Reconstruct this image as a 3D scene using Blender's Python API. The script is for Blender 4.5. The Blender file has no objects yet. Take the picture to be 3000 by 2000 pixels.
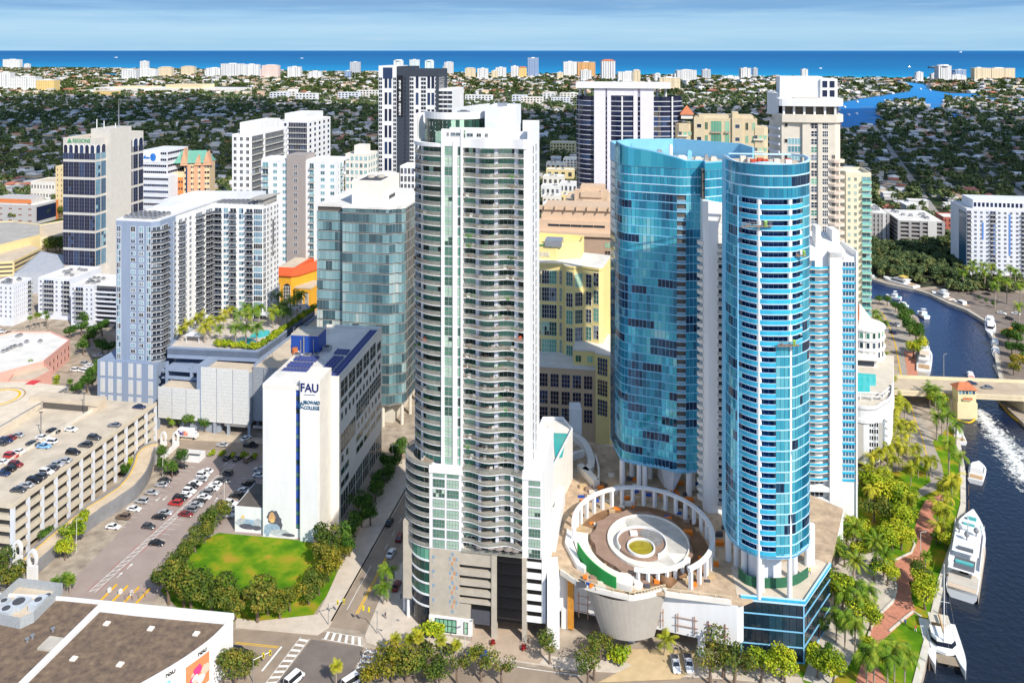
import bpy,math,random
import numpy as np
from mathutils import Vector,Matrix,geometry
random.seed(11);RNG=np.random.default_rng(11)
D=bpy.data;SC=bpy.context.scene;COL=SC.collection
R=math.radians;PI=math.pi
# ---------------------------------------------------------------- camera (level, lens shifted down: verticals stay vertical)
H=150.0;F=2400.0;YH=147.0;CX=1500.0
cam=D.cameras.new('camera');cam.sensor_width=36;cam.lens=36*F/3000
cam.shift_y=-(1000-YH)/3000;cam.clip_start=1;cam.clip_end=500000
camo=D.objects.new('camera',cam);COL.objects.link(camo)
camo.location=(0,0,H);camo.rotation_euler=(R(90),0,0);SC.camera=camo
SC.view_settings.view_transform='Standard';SC.view_settings.look='None'
SC.view_settings.exposure=0.60;SC.view_settings.gamma=1.0
# ---------------------------------------------------------------- sun and sky
SUN_EL=40.0;SUN_H=Vector((0.575,-0.818))
sl=D.lights.new('sun','SUN');sl.energy=3.7;sl.angle=R(0.5);sl.color=(1.0,0.935,0.83)
so=D.objects.new('sun',sl);COL.objects.link(so)
ce=math.cos(R(SUN_EL))
SUNDIR=Vector((SUN_H.x*ce,SUN_H.y*ce,math.sin(R(SUN_EL)))).normalized()
so.rotation_euler=(-SUNDIR).to_track_quat('-Z','Y').to_euler();so.location=SUNDIR*2000
w=D.worlds.new('World');SC.world=w;w.use_nodes=True
nt=w.node_tree;N=nt.nodes;Lk=nt.links;N.clear()
out=N.new('ShaderNodeOutputWorld');bg=N.new('ShaderNodeBackground');bg.inputs[1].default_value=0.14
sky=N.new('ShaderNodeTexSky');sky.sky_type='NISHITA';sky.sun_disc=False
sky.sun_elevation=R(SUN_EL);sky.sun_rotation=math.atan2(SUN_H.x,SUN_H.y);sky.air_density=1.0;sky.dust_density=0.3;sky.ozone_density=3.0
tc=N.new('ShaderNodeTexCoord');sep=N.new('ShaderNodeSeparateXYZ');Lk.new(tc.outputs['Generated'],sep.inputs[0])
rmp=N.new('ShaderNodeValToRGB')  # low band of the sky: blue, with a paler veil above the sea
cr=rmp.color_ramp;cr.elements[0].position=0.0;cr.elements[0].color=(1.7,3.0,4.2,1)
cr.elements[1].position=1.0;cr.elements[1].color=(0.65,1.5,2.9,1)
for p,c in((0.08,(1.5,2.8,4.0,1)),(0.36,(1.95,3.15,4.2,1)),(0.58,(1.55,2.75,4.0,1)),(0.78,(.85,1.9,3.4,1))):
 e=cr.elements.new(p);e.color=c
mr=N.new('ShaderNodeMapRange');mr.inputs[1].default_value=0.0;mr.inputs[2].default_value=0.066
mp=N.new('ShaderNodeMapping');mp.inputs['Scale'].default_value=(3.2,3.2,60)
Lk.new(tc.outputs['Generated'],mp.inputs[0])
nz=N.new('ShaderNodeTexNoise');nz.inputs['Scale'].default_value=2.2;nz.inputs['Detail'].default_value=6;Lk.new(mp.outputs[0],nz.inputs['Vector'])
ad=N.new('ShaderNodeMath');ad.operation='MULTIPLY_ADD';ad.inputs[1].default_value=0.030;Lk.new(nz.outputs[0],ad.inputs[0])
sb=N.new('ShaderNodeMath');sb.operation='SUBTRACT';sb.inputs[1].default_value=0.015;Lk.new(sep.outputs[2],sb.inputs[0]);Lk.new(sb.outputs[0],ad.inputs[2])
Lk.new(ad.outputs[0],mr.inputs[0]);Lk.new(mr.outputs[0],rmp.inputs[0])
nz2=N.new('ShaderNodeTexNoise');nz2.inputs['Scale'].default_value=4.0;nz2.inputs['Detail'].default_value=8;nz2.inputs['Roughness'].default_value=.62
mp2=N.new('ShaderNodeMapping');mp2.inputs['Scale'].default_value=(2,2,26);Lk.new(tc.outputs['Generated'],mp2.inputs[0]);Lk.new(mp2.outputs[0],nz2.inputs['Vector'])
clr=N.new('ShaderNodeMapRange');clr.inputs[1].default_value=.52;clr.inputs[2].default_value=.80;clr.inputs[4].default_value=.30;Lk.new(nz2.outputs[0],clr.inputs[0])
cmx=N.new('ShaderNodeMixRGB');cmx.inputs[2].default_value=(2.6,3.4,4.0,1);Lk.new(clr.outputs[0],cmx.inputs[0]);Lk.new(rmp.outputs[0],cmx.inputs[1])
hi=N.new('ShaderNodeMapRange');hi.inputs[1].default_value=0.05;hi.inputs[2].default_value=0.35;hi.inputs[3].default_value=0.95;hi.inputs[4].default_value=0.0
Lk.new(sep.outputs[2],hi.inputs[0])
mx=N.new('ShaderNodeMixRGB');Lk.new(hi.outputs[0],mx.inputs[0]);Lk.new(sky.outputs[0],mx.inputs[1]);Lk.new(cmx.outputs[0],mx.inputs[2])
Lk.new(mx.outputs[0],bg.inputs[0]);Lk.new(bg.outputs[0],out.inputs[0])

# ---------------------------------------------------------------- geometry of the view: points of the ground seen at a photo pixel
TH=R(9.8)
def G(px,py,z=0.0):
 Y=F*(H-z)/(py-YH);return Vector(((px-CX)*Y/F,Y,z))
def GY(px,Y,z=0.0):return Vector(((px-CX)*Y/F,Y,z))
def ZP(py,Y):return H-(py-YH)*Y/F

# ---------------------------------------------------------------- materials
MATS={}
def principled(name):
 m=D.materials.new(name);m.use_nodes=True;n=m.node_tree.nodes
 return m,n,m.node_tree.links,n['Principled BSDF']
def M(name,col,rough=.75,metal=0,var=.10,scale=.35,spec=.3,streak=False):
 if name in MATS:return MATS[name]
 m,n,l,b=principled(name)
 b.inputs['Roughness'].default_value=rough;b.inputs['Metallic'].default_value=metal;b.inputs['Specular IOR Level'].default_value=spec
 c=tuple(col)+(1,)
 if var>0:
  g=n.new('ShaderNodeNewGeometry');t=n.new('ShaderNodeTexNoise');t.inputs['Scale'].default_value=scale;t.inputs['Detail'].default_value=7;t.inputs['Roughness'].default_value=.65
  if streak:
   mp=n.new('ShaderNodeMapping');mp.inputs['Scale'].default_value=(1,1,.18);l.new(g.outputs['Position'],mp.inputs[0]);l.new(mp.outputs[0],t.inputs['Vector'])
  else:l.new(g.outputs['Position'],t.inputs['Vector'])
  r=n.new('ShaderNodeMapRange');r.inputs[1].default_value=.3;r.inputs[2].default_value=.7;r.inputs[3].default_value=1-var;r.inputs[4].default_value=1+var
  l.new(t.outputs[0],r.inputs[0])
  x=n.new('ShaderNodeVectorMath');x.operation='SCALE';x.inputs[0].default_value=col;l.new(r.outputs[0],x.inputs['Scale']);l.new(x.outputs[0],b.inputs['Base Color'])
 else:b.inputs['Base Color'].default_value=c
 MATS[name]=m;return m
def RMP(n,stops,interp='LINEAR'):
 r=n.new('ShaderNodeValToRGB');cr=r.color_ramp;cr.interpolation=interp
 while len(cr.elements)<len(stops):cr.elements.new(.5)
 for e,(p,c)in zip(cr.elements,stops):e.position=p;e.color=tuple(c)+(1,)
 return r
def GLS(name,stops,rough=.12,metal=0.0,spec=.6,attr=None):
 """glass whose panes differ one by one (blinds, rooms behind, tint, painted reflections)"""
 if name in MATS:return MATS[name]
 m,n,l,b=principled(name)
 b.inputs['Roughness'].default_value=rough;b.inputs['Metallic'].default_value=metal;b.inputs['Specular IOR Level'].default_value=spec
 r=RMP(n,stops)
 if attr:
  a=n.new('ShaderNodeAttribute');a.attribute_name=attr;l.new(a.outputs['Fac'],r.inputs[0])
 else:
  oi=n.new('ShaderNodeObjectInfo');g=n.new('ShaderNodeNewGeometry')
  a=n.new('ShaderNodeMath');a.operation='MULTIPLY_ADD';a.inputs[1].default_value=.16;l.new(g.outputs['Random Per Island'],a.inputs[0]);l.new(oi.outputs['Random'],a.inputs[2])
  f=n.new('ShaderNodeMath');f.operation='FRACT';l.new(a.outputs[0],f.inputs[0]);l.new(f.outputs[0],r.inputs[0])
 l.new(r.outputs[0],b.inputs['Base Color'])
 MATS[name]=m;return m
def LEAF(name,stops,rough=.6):
 if name in MATS:return MATS[name]
 m,n,l,b=principled(name);b.inputs['Roughness'].default_value=rough;b.inputs['Specular IOR Level'].default_value=.15
 g=n.new('ShaderNodeNewGeometry');oi=n.new('ShaderNodeObjectInfo')
 t=n.new('ShaderNodeTexNoise');t.inputs['Scale'].default_value=.22;l.new(g.outputs['Position'],t.inputs['Vector'])
 a=n.new('ShaderNodeMath');a.operation='MULTIPLY_ADD';a.inputs[1].default_value=.5;l.new(g.outputs['Random Per Island'],a.inputs[0])
 s=n.new('ShaderNodeMath');s.operation='MULTIPLY_ADD';s.inputs[1].default_value=1.3;s.inputs[2].default_value=-.42;l.new(t.outputs[0],s.inputs[0]);q=n.new('ShaderNodeMath');q.operation='MULTIPLY_ADD';q.inputs[1].default_value=.30;l.new(oi.outputs['Random'],q.inputs[0]);l.new(s.outputs[0],q.inputs[2]);q2=n.new('ShaderNodeMath');q2.operation='SUBTRACT';q2.inputs[1].default_value=.13;l.new(q.outputs[0],q2.inputs[0]);l.new(q2.outputs[0],a.inputs[2])
 r=RMP(n,stops);l.new(a.outputs[0],r.inputs[0]);l.new(r.outputs[0],b.inputs['Base Color'])
 MATS[name]=m;return m

WHITE=M('white_paint',(.74,.74,.735),var=.09,scale=.22,streak=True);WHITE2=M('cool_white_paint',(.66,.68,.73),var=.08);CREAMW=M('warm_white_paint',(.74,.70,.63),var=.07)
GREY=M('grey_stucco',(.45,.40,.325),var=.12);DGREY=M('dark_grey_paint',(.075,.078,.09));BLACK=M('black_metal',(.015,.015,.018),rough=.5,var=0)
BEIGE=M('beige_stucco',(.60,.50,.38),var=.08);CONC=M('concrete',(.50,.46,.39),var=.16,scale=.25);CONC2=M('pale_concrete',(.62,.58,.50),var=.14,scale=.3)
ROOFW=M('white_roof',(.70,.68,.64),var=.16,scale=.12);ROOFG=M('grey_roof',(.40,.38,.35),var=.18,scale=.15);ROOFT=M('tan_roof',(.56,.47,.36),var=.15,scale=.15)
BLUEG=M('blue_grey_paint',(.25,.31,.42),var=.07,streak=True);YELL=M('yellow_stucco',(.78,.56,.20),var=.07);OCHRE=M('ochre_stucco',(.70,.35,.03),var=.06)
PINK=M('pink_stucco',(.70,.38,.31),var=.06);REDT=M('red_tile',(.62,.10,.03),var=.18,scale=1.2);GREENR=M('green_metal_roof',(.14,.36,.29),var=.1);TERRA=M('terracotta_tile',(.50,.17,.08),var=.2,scale=.8)
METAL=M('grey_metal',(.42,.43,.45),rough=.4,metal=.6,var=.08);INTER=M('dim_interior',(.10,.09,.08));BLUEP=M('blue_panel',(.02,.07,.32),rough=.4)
ASPH=M('asphalt',(.31,.245,.185),var=.2,scale=.15);ASPH2=M('new_asphalt',(.185,.155,.135),var=.18,scale=.2);LINEW=M('white_road_paint',(.75,.74,.70),var=.15,scale=1.5);LINEY=M('yellow_road_paint',(.75,.45,.02),var=.12,scale=1.5)
SIDEW=M('pavement_concrete',(.58,.50,.41),var=.12,scale=.4);BRICK=M('brick_paving',(.52,.22,.14),var=.2,scale=.8);SOIL=M('bare_soil',(.22,.12,.06),var=.3,scale=.3)
G_DARK=GLS('dark_window_glass',[(0,(.012,.016,.024)),(.6,(.02,.03,.05)),(.85,(.06,.09,.13)),(1,(.22,.26,.30))])
G_NAVY=GLS('navy_window_glass',[(0,(.008,.012,.035)),(.7,(.012,.02,.06)),(1,(.03,.06,.14))],rough=.08)
G_GREEN=GLS('green_window_glass',[(0,(.012,.035,.025)),(.22,(.03,.11,.08)),(.5,(.11,.33,.23)),(.8,(.24,.50,.34)),(1,(.42,.62,.46))])
G_PALE=GLS('curtained_green_window',[(0,(.02,.07,.05)),(.3,(.08,.20,.14)),(.6,(.24,.40,.30)),(1,(.42,.56,.44))]);BFLOOR=M('balcony_tile',(.33,.29,.24),var=.15,scale=1)
G_TEAL=GLS('teal_window_glass',[(0,(.02,.05,.06)),(.4,(.05,.14,.16)),(.75,(.10,.25,.27)),(1,(.24,.40,.42))],rough=.06,metal=.35)
G_BLUEW=GLS('blue_window_glass',[(0,(.02,.06,.12)),(.5,(.06,.16,.26)),(1,(.22,.38,.46))])
RAILG=M('railing_glass',(.36,.36,.31),rough=.25,var=.25,scale=.6);RAILG.node_tree.nodes['Principled BSDF'].inputs['Alpha'].default_value=.42

# ---------------------------------------------------------------- mesh building
class MB:
 def __init__(s):s.v=[];s.f=[];s.m=[]
 def add(s,v,f,m=0):
  o=len(s.v);s.v+=[tuple(p)for p in v];s.f+=[tuple(i+o for i in q)for q in f];s.m+=[m]*len(f);return s
 def box(s,x0,x1,y0,y1,z0,z1,m=0):
  return s.add([(x0,y0,z0),(x1,y0,z0),(x1,y1,z0),(x0,y1,z0),(x0,y0,z1),(x1,y0,z1),(x1,y1,z1),(x0,y1,z1)],
     [(0,3,2,1),(4,5,6,7),(0,1,5,4),(1,2,6,5),(2,3,7,6),(3,0,4,7)],m)
 def prism(s,poly,z0,z1,m=0,mt=None):
  n=len(poly);zt=z1 if isinstance(z1,(list,tuple))else[z1]*n;zb=z0 if isinstance(z0,(list,tuple))else[z0]*n
  s.add([(p[0],p[1],zb[i])for i,p in enumerate(poly)]+[(p[0],p[1],zt[i])for i,p in enumerate(poly)],
   [(i,(i+1)%n,n+(i+1)%n,n+i)for i in range(n)]+[tuple(range(n-1,-1,-1))],m)
  o=len(s.v)-n;s.f.append(tuple(range(o,o+n)));s.m.append(m if mt is None else mt);return s
 def taper(s,pa,za,pb,zb,m=0,mt=None):
  n=len(pa);s.add([(p[0],p[1],za)for p in pa]+[(p[0],p[1],zb)for p in pb],[(i,(i+1)%n,n+(i+1)%n,n+i)for i in range(n)]+[tuple(range(n-1,-1,-1)),tuple(range(n,2*n))],m);return s
 def ribbon(s,pts,z0,z1,t=.2,m=0,closed=False):
  pts=[Vector((p[0],p[1]))for p in pts];n=len(pts);ins=[]
  for i in range(n):
   a=pts[(i-1)%n]if(i>0 or closed)else pts[0];b=pts[(i+1)%n]if(i<n-1 or closed)else pts[-1]
   d=(b-a).normalized();ins.append(pts[i]+Vector((-d.y,d.x))*t)
  za=z0 if isinstance(z0,(list,tuple))else[z0]*n;zb=z1 if isinstance(z1,(list,tuple))else[z1]*n
  v=[]
  for i in range(n):v+=[(*pts[i],za[i]),(*pts[i],zb[i]),(*ins[i],zb[i]),(*ins[i],za[i])]
  f=[]
  for i in range(n if closed else n-1):
   a=4*i;b=4*((i+1)%n)
   f+=[(a,b,b+1,a+1),(a+1,b+1,b+2,a+2),(a+2,b+2,b+3,a+3),(a+3,b+3,b,a)]
  if not closed:f+=[(0,1,2,3),(4*n-4,4*n-3,4*n-2,4*n-1)]
  return s.add(v,f,m)
 def cyl(s,x,y,r0,z0,z1,r1=None,n=12,m=0):
  r1=r0 if r1 is None else r1;a=[2*PI*i/n for i in range(n)]
  return s.add([(x+r0*math.cos(t),y+r0*math.sin(t),z0)for t in a]+[(x+r1*math.cos(t),y+r1*math.sin(t),z1)for t in a],
     [(i,(i+1)%n,n+(i+1)%n,n+i)for i in range(n)]+[tuple(range(n-1,-1,-1)),tuple(range(n,2*n))],m)
 def tube(s,p,q,r,r2=None,n=6,m=0):
  p=Vector(p);q=Vector(q);d=(q-p).normalized();a=d.orthogonal().normalized();b=d.cross(a);r2=r if r2 is None else r2;v=[]
  for c,rr in((p,r),(q,r2)):
   for i in range(n):t=2*PI*i/n;v.append(c+a*math.cos(t)*rr+b*math.sin(t)*rr)
  return s.add(v,[(i,(i+1)%n,n+(i+1)%n,n+i)for i in range(n)]+[tuple(range(n-1,-1,-1)),tuple(range(n,2*n))],m)
 def quad(s,a,b,c,d,m=0):return s.add([a,b,c,d],[(0,1,2,3)],m)
 def gable(s,x0,x1,y0,y1,z0,z1,hip=0,over=.4,m=0):
  x0-=over;x1+=over;y0-=over;y1+=over;ym=(y0+y1)/2
  return s.add([(x0,y0,z0),(x1,y0,z0),(x1,y1,z0),(x0,y1,z0),(x0+hip,ym,z1),(x1-hip,ym,z1)],[(0,1,5,4),(2,3,4,5),(1,2,5),(3,0,4),(3,2,1,0)],m)
 def mesh(s,name,mats,smooth=False):
  me=D.meshes.new(name);me.from_pydata(s.v,[],s.f)
  for a in(mats if isinstance(mats,(list,tuple))else[mats]):me.materials.append(a)
  if any(s.m):me.polygons.foreach_set('material_index',s.m)
  if smooth:me.polygons.foreach_set('use_smooth',[True]*len(s.f))
  me.update();return me
 def build(s,name,mats,parent=None,smooth=False):
  return link(name,s.mesh(name,mats,smooth),parent)
def link(name,data,parent=None):
 o=D.objects.new(name,data);COL.objects.link(o)
 if parent is not None:o.parent=parent
 return o
def tag(o,label=None,cat=None,group=None,kind=None):
 if label:o['label']=label
 if cat:o['category']=cat
 if group:o['group']=group
 if kind:o['kind']=kind
 return o
def empty(name,loc,rz=0.0,label=None,cat=None,group=None):
 o=D.objects.new(name,None);COL.objects.link(o);o.location=loc;o.rotation_euler=(0,0,rz);o.empty_display_size=.5
 return tag(o,label,cat,group)
def copy_tree(o,parent=None):
 c=o.copy();COL.objects.link(c)
 if parent is not None:c.parent=parent
 for ch in o.children:copy_tree(ch,c)
 return c
def struct(name,mb,mat):return tag(mb.build(name,mat),kind='structure')
def text_mesh(txt,size,name='lettering'):
 cu=D.curves.new('lettering','FONT');cu.body=txt;cu.size=size;cu.align_x='CENTER';cu.align_y='CENTER';cu.extrude=.06;cu.offset=size*.018
 t=D.objects.new('lettering',cu);COL.objects.link(t)
 bpy.context.view_layer.update()
 me=D.meshes.new_from_object(t.evaluated_get(bpy.context.evaluated_depsgraph_get()))
 D.objects.remove(t);me.name=name;me.materials.clear();return me
def text(txt,size,loc,ang,mat,parent,width=None,spin=0):
 """letters standing on a wall whose outward normal is -y turned by ang"""
 me=text_mesh(txt,size);me.materials.append(mat)
 if width:
  xs=[v.co.x for v in me.vertices];k=width/(max(xs)-min(xs))
  for v in me.vertices:v.co.x*=k
 o=link('lettering',me,parent);o.location=loc;o.rotation_euler=(R(90),spin,ang);return o

# ---------------------------------------------------------------- buildings
WCACHE={}
def win_mb(w,h,nx,nz,fr=.11):
 b=MB();cw=w/nx;chh=h/nz
 for i in range(nx):
  for j in range(nz):x=-w/2+i*cw;z=-h/2+j*chh;b.quad((x,-.06,z),(x+cw,-.06,z),(x+cw,-.06,z+chh),(x,-.06,z+chh))
 if fr:
  for i in range(nx+1):x=-w/2+i*cw;b.box(x-fr/2,x+fr/2,-.13,.04,-h/2,h/2,1)
  for j in range(nz+1):z=-h/2+j*chh;b.box(-w/2-fr/2,w/2+fr/2,-.115,.035,z-fr/2,z+fr/2,1)
 else:b.box(-w/2,w/2,-.05,.05,-h/2,h/2,0)
 return b
class Bld:
 def __init__(s,name,label,cat,px,py,z=0,th=TH,group=None):
  s.o=G(px,py,z);s.th=th;c,q=math.cos(th),math.sin(th);s.U=(c,-q);s.V=(q,c);s.items={}
  s.root=empty(name,s.o,-th,label,cat,group)
 def X(s,px,y=0):k=(px-CX)/F;return(k*(s.o.y+y*s.V[1])-s.o.x-y*s.V[0])/(s.U[0]-k*s.U[1])
 def Y(s,px,x):k=(px-CX)/F;return(k*(s.o.y+x*s.U[1])-s.o.x-x*s.U[0])/(s.V[0]-k*s.V[1])
 def wy(s,x,y):return s.o.y+x*s.U[1]+y*s.V[1]
 def Z(s,x,y,py):return H-(py-YH)*s.wy(x,y)/F-s.o.z
 def L(s,px,py,z):  # local point seen at a pixel at local height z
  p=G(px,py,z+s.o.z)-s.o;return(p.x*s.U[0]+p.y*s.U[1],p.x*s.V[0]+p.y*s.V[1])
 def part(s,name,mb,mat,parent=None,smooth=False):return mb.build(name,mat,parent or s.root,smooth)
 def win(s,x,y,z,w,h,ang,nx=1,nz=1,mats=(G_DARK,WHITE),fr=.11,name='window'):
  s.items.setdefault(name,[]).append((x,y,z,w,h,ang,nx,nz,mats,fr))
 def grid(s,p0,p1,z0,z1,nx,nz,w,h,pane=(1,1),mats=(G_DARK,WHITE),fr=.11,skip=None,off=0.0,name='window'):
  dx,dy=p1[0]-p0[0],p1[1]-p0[1];L=math.hypot(dx,dy);ang=math.atan2(dy,dx);n=(dy/L,-dx/L)
  for i in range(nx):
   for j in range(nz):
    if skip and skip(i,j):continue
    t=(i+.5)/nx
    s.win(p0[0]+dx*t+n[0]*off,p0[1]+dy*t+n[1]*off,z0+(z1-z0)*(j+.5)/nz,w,h,ang,pane[0],pane[1],mats,fr,name)
 def finish(s,limit=100):
  """each window a part of its own, the ones that show largest first; past the limit the rest is one part"""
  for name,its in s.items.items():
   sc=[]
   for it in its:
    x,y,z,w,h,ang=it[:6];n=(math.sin(ang),-math.cos(ang))
    wn=(n[0]*s.U[0]+n[1]*s.V[0],n[0]*s.U[1]+n[1]*s.V[1]);wp=(s.o.x+x*s.U[0]+y*s.V[0],s.o.y+x*s.U[1]+y*s.V[1])
    d=math.hypot(*wp);sc.append(-(wn[0]*wp[0]+wn[1]*wp[1])/d*w*h/d/d)
   order=sorted(range(len(its)),key=lambda i:-sc[i]);rest={}
   for k,i in enumerate(order):
    x,y,z,w,h,ang,nx,nz,mats,fr=its[i];key=(round(w,2),round(h,2),nx,nz,mats[0].name,mats[1].name,fr)
    if key not in WCACHE:b=win_mb(w,h,nx,nz,fr);WCACHE[key]=(b,b.mesh(name,list(mats)))
    if k<limit:
     o=link(name,WCACHE[key][1],s.root);o.location=(x,y,z);o.rotation_euler=(0,0,ang)
    else:rest.setdefault((mats[0].name,mats[1].name),(mats,MB()))[1].add([Matrix.Rotation(ang,3,'Z')@Vector(v)+Vector((x,y,z))for v in WCACHE[key][0].v],WCACHE[key][0].f).m.__setitem__(slice(-len(WCACHE[key][0].f),None),WCACHE[key][0].m)
   if rest:
    mm=[];big=MB()
    for mats,b in rest.values():o=len(mm);mm+=list(mats);big.add(b.v,b.f);big.m[-len(b.f):]=[q+o for q in b.m]
    tag(big.build(name,mm,s.root),kind='stuff')
  s.items={}
  return s
def ac_units(b,spots,mat=None):
 """roof-top machines: box, dark fan ring, feet"""
 for(x,y,z,w,d,h)in spots:
  m=MB();m.box(x-w/2,x+w/2,y-d/2,y+d/2,z+.15,z+h);m.cyl(x,y,min(w,d)*.36,z+h,z+h+.18,n=10,m=1);m.box(x-w/2+.1,x-w/2+.3,y-d/2,y+d/2,z,z+.15,1)
  b.part('air_conditioner',m,[mat or METAL,DGREY])
def parapet(mb,poly,z,h=.9,t=.35,m=0):mb.ribbon(poly,z,z+h,t,m,closed=True);return mb
# ================================================================ ground, water, streets
def W(pts,z=0.0):return[G(px,py,z)for px,py in pts]
def crop(pts,x0,y0,k=2.94):return[(x0+x/k,y0+y/k)for x,y in pts]
RIVER=[(2690,2040),(2740,1830),(2768,1700),(2800,1600),(2830,1480),(2829,1380),(2812,1290),(2792,1230),(2764,1190),(2745,1150),(2695,1110),(2705,1050),(2712,990),(2690,930),(2645,900),(2590,880),(2556,876),(2480,866),(2480,800),(2559,818),(2601,831),(2683,848),(2730,862),(2785,889),(2839,909),(2890,940),(2914,984),(2926,1052),(2938,1110),(2925,1169),(3010,1250),(3300,1500),(3500,2040)]
BAY=crop([(740,590),(1000,545),(1370,490),(1370,460),(1290,420),(1200,410),(1280,403),(1510,430),(1560,480),(1720,505),(1950,510),(2000,545),(2450,556),(2450,596),(2250,566),(1960,558),(1680,545),(1650,640),(1560,690),(1530,640),(1490,575),(1180,575),(1090,630),(1085,690),(1150,730),(1060,790),(980,790),(900,815),(740,830)],2200,100)
POND1=crop([(1660,690),(1720,672),(1800,690),(1790,725),(1700,715)],2200,100)
POND2=[(600,262),(640,254),(742,255),(744,261),(690,265)];POND3=[(292,222),(300,215),(352,216),(350,222)]
SHORE=[(-1500,190),(-400,195),(0,198),(150,199),(300,201),(450,203),(600,205),(750,208),(1000,211),(1300,214),(1600,218),(1900,222),(2200,226),(2400,227.5),(2550,229),(2700,231),(2850,232),(3000,232),(3600,233)]
def tess_sheet(name,outer,holes,z,mat,kind='structure',skirt=0):
 loops=[outer]+holes;vs=[Vector((p.x,p.y,z))for lp in loops for p in lp]
 tri=geometry.tessellate_polygon([[Vector((p.x,p.y,0))for p in lp]for lp in loops])
 b=MB();b.add(vs,tri)
 if skirt:
  for lp in holes:
   n=len(lp);b.add([(p.x,p.y,z)for p in lp]+[(p.x,p.y,z-skirt)for p in lp],[(i,(i+1)%n,n+(i+1)%n,n+i)for i in range(n)])
 return tag(b.build(name,mat),kind=kind)
# --- the land: pale paving in town, dark green and brown lots further out
m,n,l,b=principled('ground');g=n.new('ShaderNodeNewGeometry');sp=n.new('ShaderNodeSeparateXYZ');l.new(g.outputs['Position'],sp.inputs[0])
t1=n.new('ShaderNodeTexNoise');t1.inputs['Scale'].default_value=.02;t1.inputs['Detail'].default_value=10;l.new(g.outputs['Position'],t1.inputs['Vector'])
t2=n.new('ShaderNodeTexNoise');t2.inputs['Scale'].default_value=.25;t2.inputs['Detail'].default_value=6;l.new(g.outputs['Position'],t2.inputs['Vector'])
ct=RMP(n,[(.3,(.24,.20,.16)),(.5,(.37,.31,.245)),(.7,(.48,.41,.33))]);l.new(t2.outputs[0],ct.inputs[0])
cg=RMP(n,[(.30,(.016,.030,.014)),(.48,(.035,.055,.022)),(.58,(.09,.09,.05)),(.72,(.20,.18,.14))]);l.new(t1.outputs[0],cg.inputs[0])
my=n.new('ShaderNodeMapRange');my.inputs[1].default_value=560;my.inputs[2].default_value=720;l.new(sp.outputs[1],my.inputs[0])
mx=n.new('ShaderNodeMixRGB');l.new(my.outputs[0],mx.inputs[0]);l.new(ct.outputs[0],mx.inputs[1]);l.new(cg.outputs[0],mx.inputs[2]);l.new(mx.outputs[0],b.inputs['Base Color']);b.inputs['Roughness'].default_value=.9;b.inputs['Specular IOR Level'].default_value=.1
GROUND=m
sh=W(SHORE);land=sh+[Vector((30000,-3000,0)),Vector((-30000,-3000,0))]
tess_sheet('ground',land,[W(q)for q in(RIVER,BAY,POND1,POND2,POND3)],0,GROUND,skirt=3)
# --- the water
def water(name,stops,coord,lo,hi,bump=.25,scale=.5,rough=.25,spec=.25):
 m,n,l,b=principled(name);g=n.new('ShaderNodeNewGeometry');b.inputs['Roughness'].default_value=rough;b.inputs['Specular IOR Level'].default_value=spec
 dt=n.new('ShaderNodeVectorMath');dt.operation='DOT_PRODUCT';dt.inputs[1].default_value=coord;l.new(g.outputs['Position'],dt.inputs[0])
 t=n.new('ShaderNodeTexNoise');t.inputs['Scale'].default_value=scale;t.inputs['Detail'].default_value=8;l.new(g.outputs['Position'],t.inputs['Vector'])
 mr=n.new('ShaderNodeMapRange');mr.inputs[1].default_value=lo;mr.inputs[2].default_value=hi;l.new(dt.outputs['Value'],mr.inputs[0])
 if name=='sea_water':  # depth grows with distance from the beach: log scale, ragged by sand banks; colours turn paler again at the far end
  mr.inputs[3].default_value=0;mr.inputs[4].default_value=1
  pw=n.new('ShaderNodeMath');pw.operation='POWER';pw.inputs[1].default_value=.28;l.new(mr.outputs[0],pw.inputs[0])
  t3=n.new('ShaderNodeTexNoise');t3.inputs['Scale'].default_value=.0006;t3.inputs['Detail'].default_value=5;l.new(g.outputs['Position'],t3.inputs['Vector'])
  a=n.new('ShaderNodeMath');a.operation='MULTIPLY_ADD';a.inputs[1].default_value=.12;l.new(t3.outputs[0],a.inputs[0]);
  s2=n.new('ShaderNodeMath');s2.operation='SUBTRACT';s2.inputs[1].default_value=.06;l.new(pw.outputs[0],s2.inputs[0]);l.new(s2.outputs[0],a.inputs[2]);src=a.outputs[0]
 else:
  a=n.new('ShaderNodeMath');a.operation='MULTIPLY_ADD';a.inputs[1].default_value=.25;l.new(t.outputs[0],a.inputs[0]);l.new(mr.outputs[0],a.inputs[2]);src=a.outputs[0]
 r=RMP(n,stops);l.new(src,r.inputs[0]);l.new(r.outputs[0],b.inputs['Base Color'])
 bp=n.new('ShaderNodeBump');bp.inputs['Strength'].default_value=bump;bp.inputs['Distance'].default_value=.6;l.new(t.outputs[0],bp.inputs['Height']);l.new(bp.outputs[0],b.inputs['Normal'])
 return m
SEA=water('sea_water',[(0,(.03,.48,.50)),(.12,(.012,.32,.48)),(.22,(.005,.22,.44)),(.34,(.003,.145,.33)),(.55,(.002,.10,.27)),(.75,(.003,.115,.30)),(.9,(.008,.15,.35)),(1,(.05,.24,.46))],(.364,.931,0),4930,160000,scale=.02,rough=.6,spec=.1)
RIVW=water('river_water',[(0,(.014,.017,.020)),(.45,(.008,.016,.035)),(1,(.008,.028,.105))],(0,1,0),150,560,bump=.4,scale=.55,rough=.14,spec=.3)
BAYW=water('bay_water',[(0,(.015,.16,.44)),(1,(.03,.26,.56))],(0,1,0),1500,4000,scale=.05,rough=.6,spec=.1)
def sheet(name,pts,z,mat,kind='structure'):
 b=MB();b.add([(p.x,p.y,z)for p in pts],[tuple(range(len(pts)))]);return tag(b.build(name,mat),kind=kind)
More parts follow.
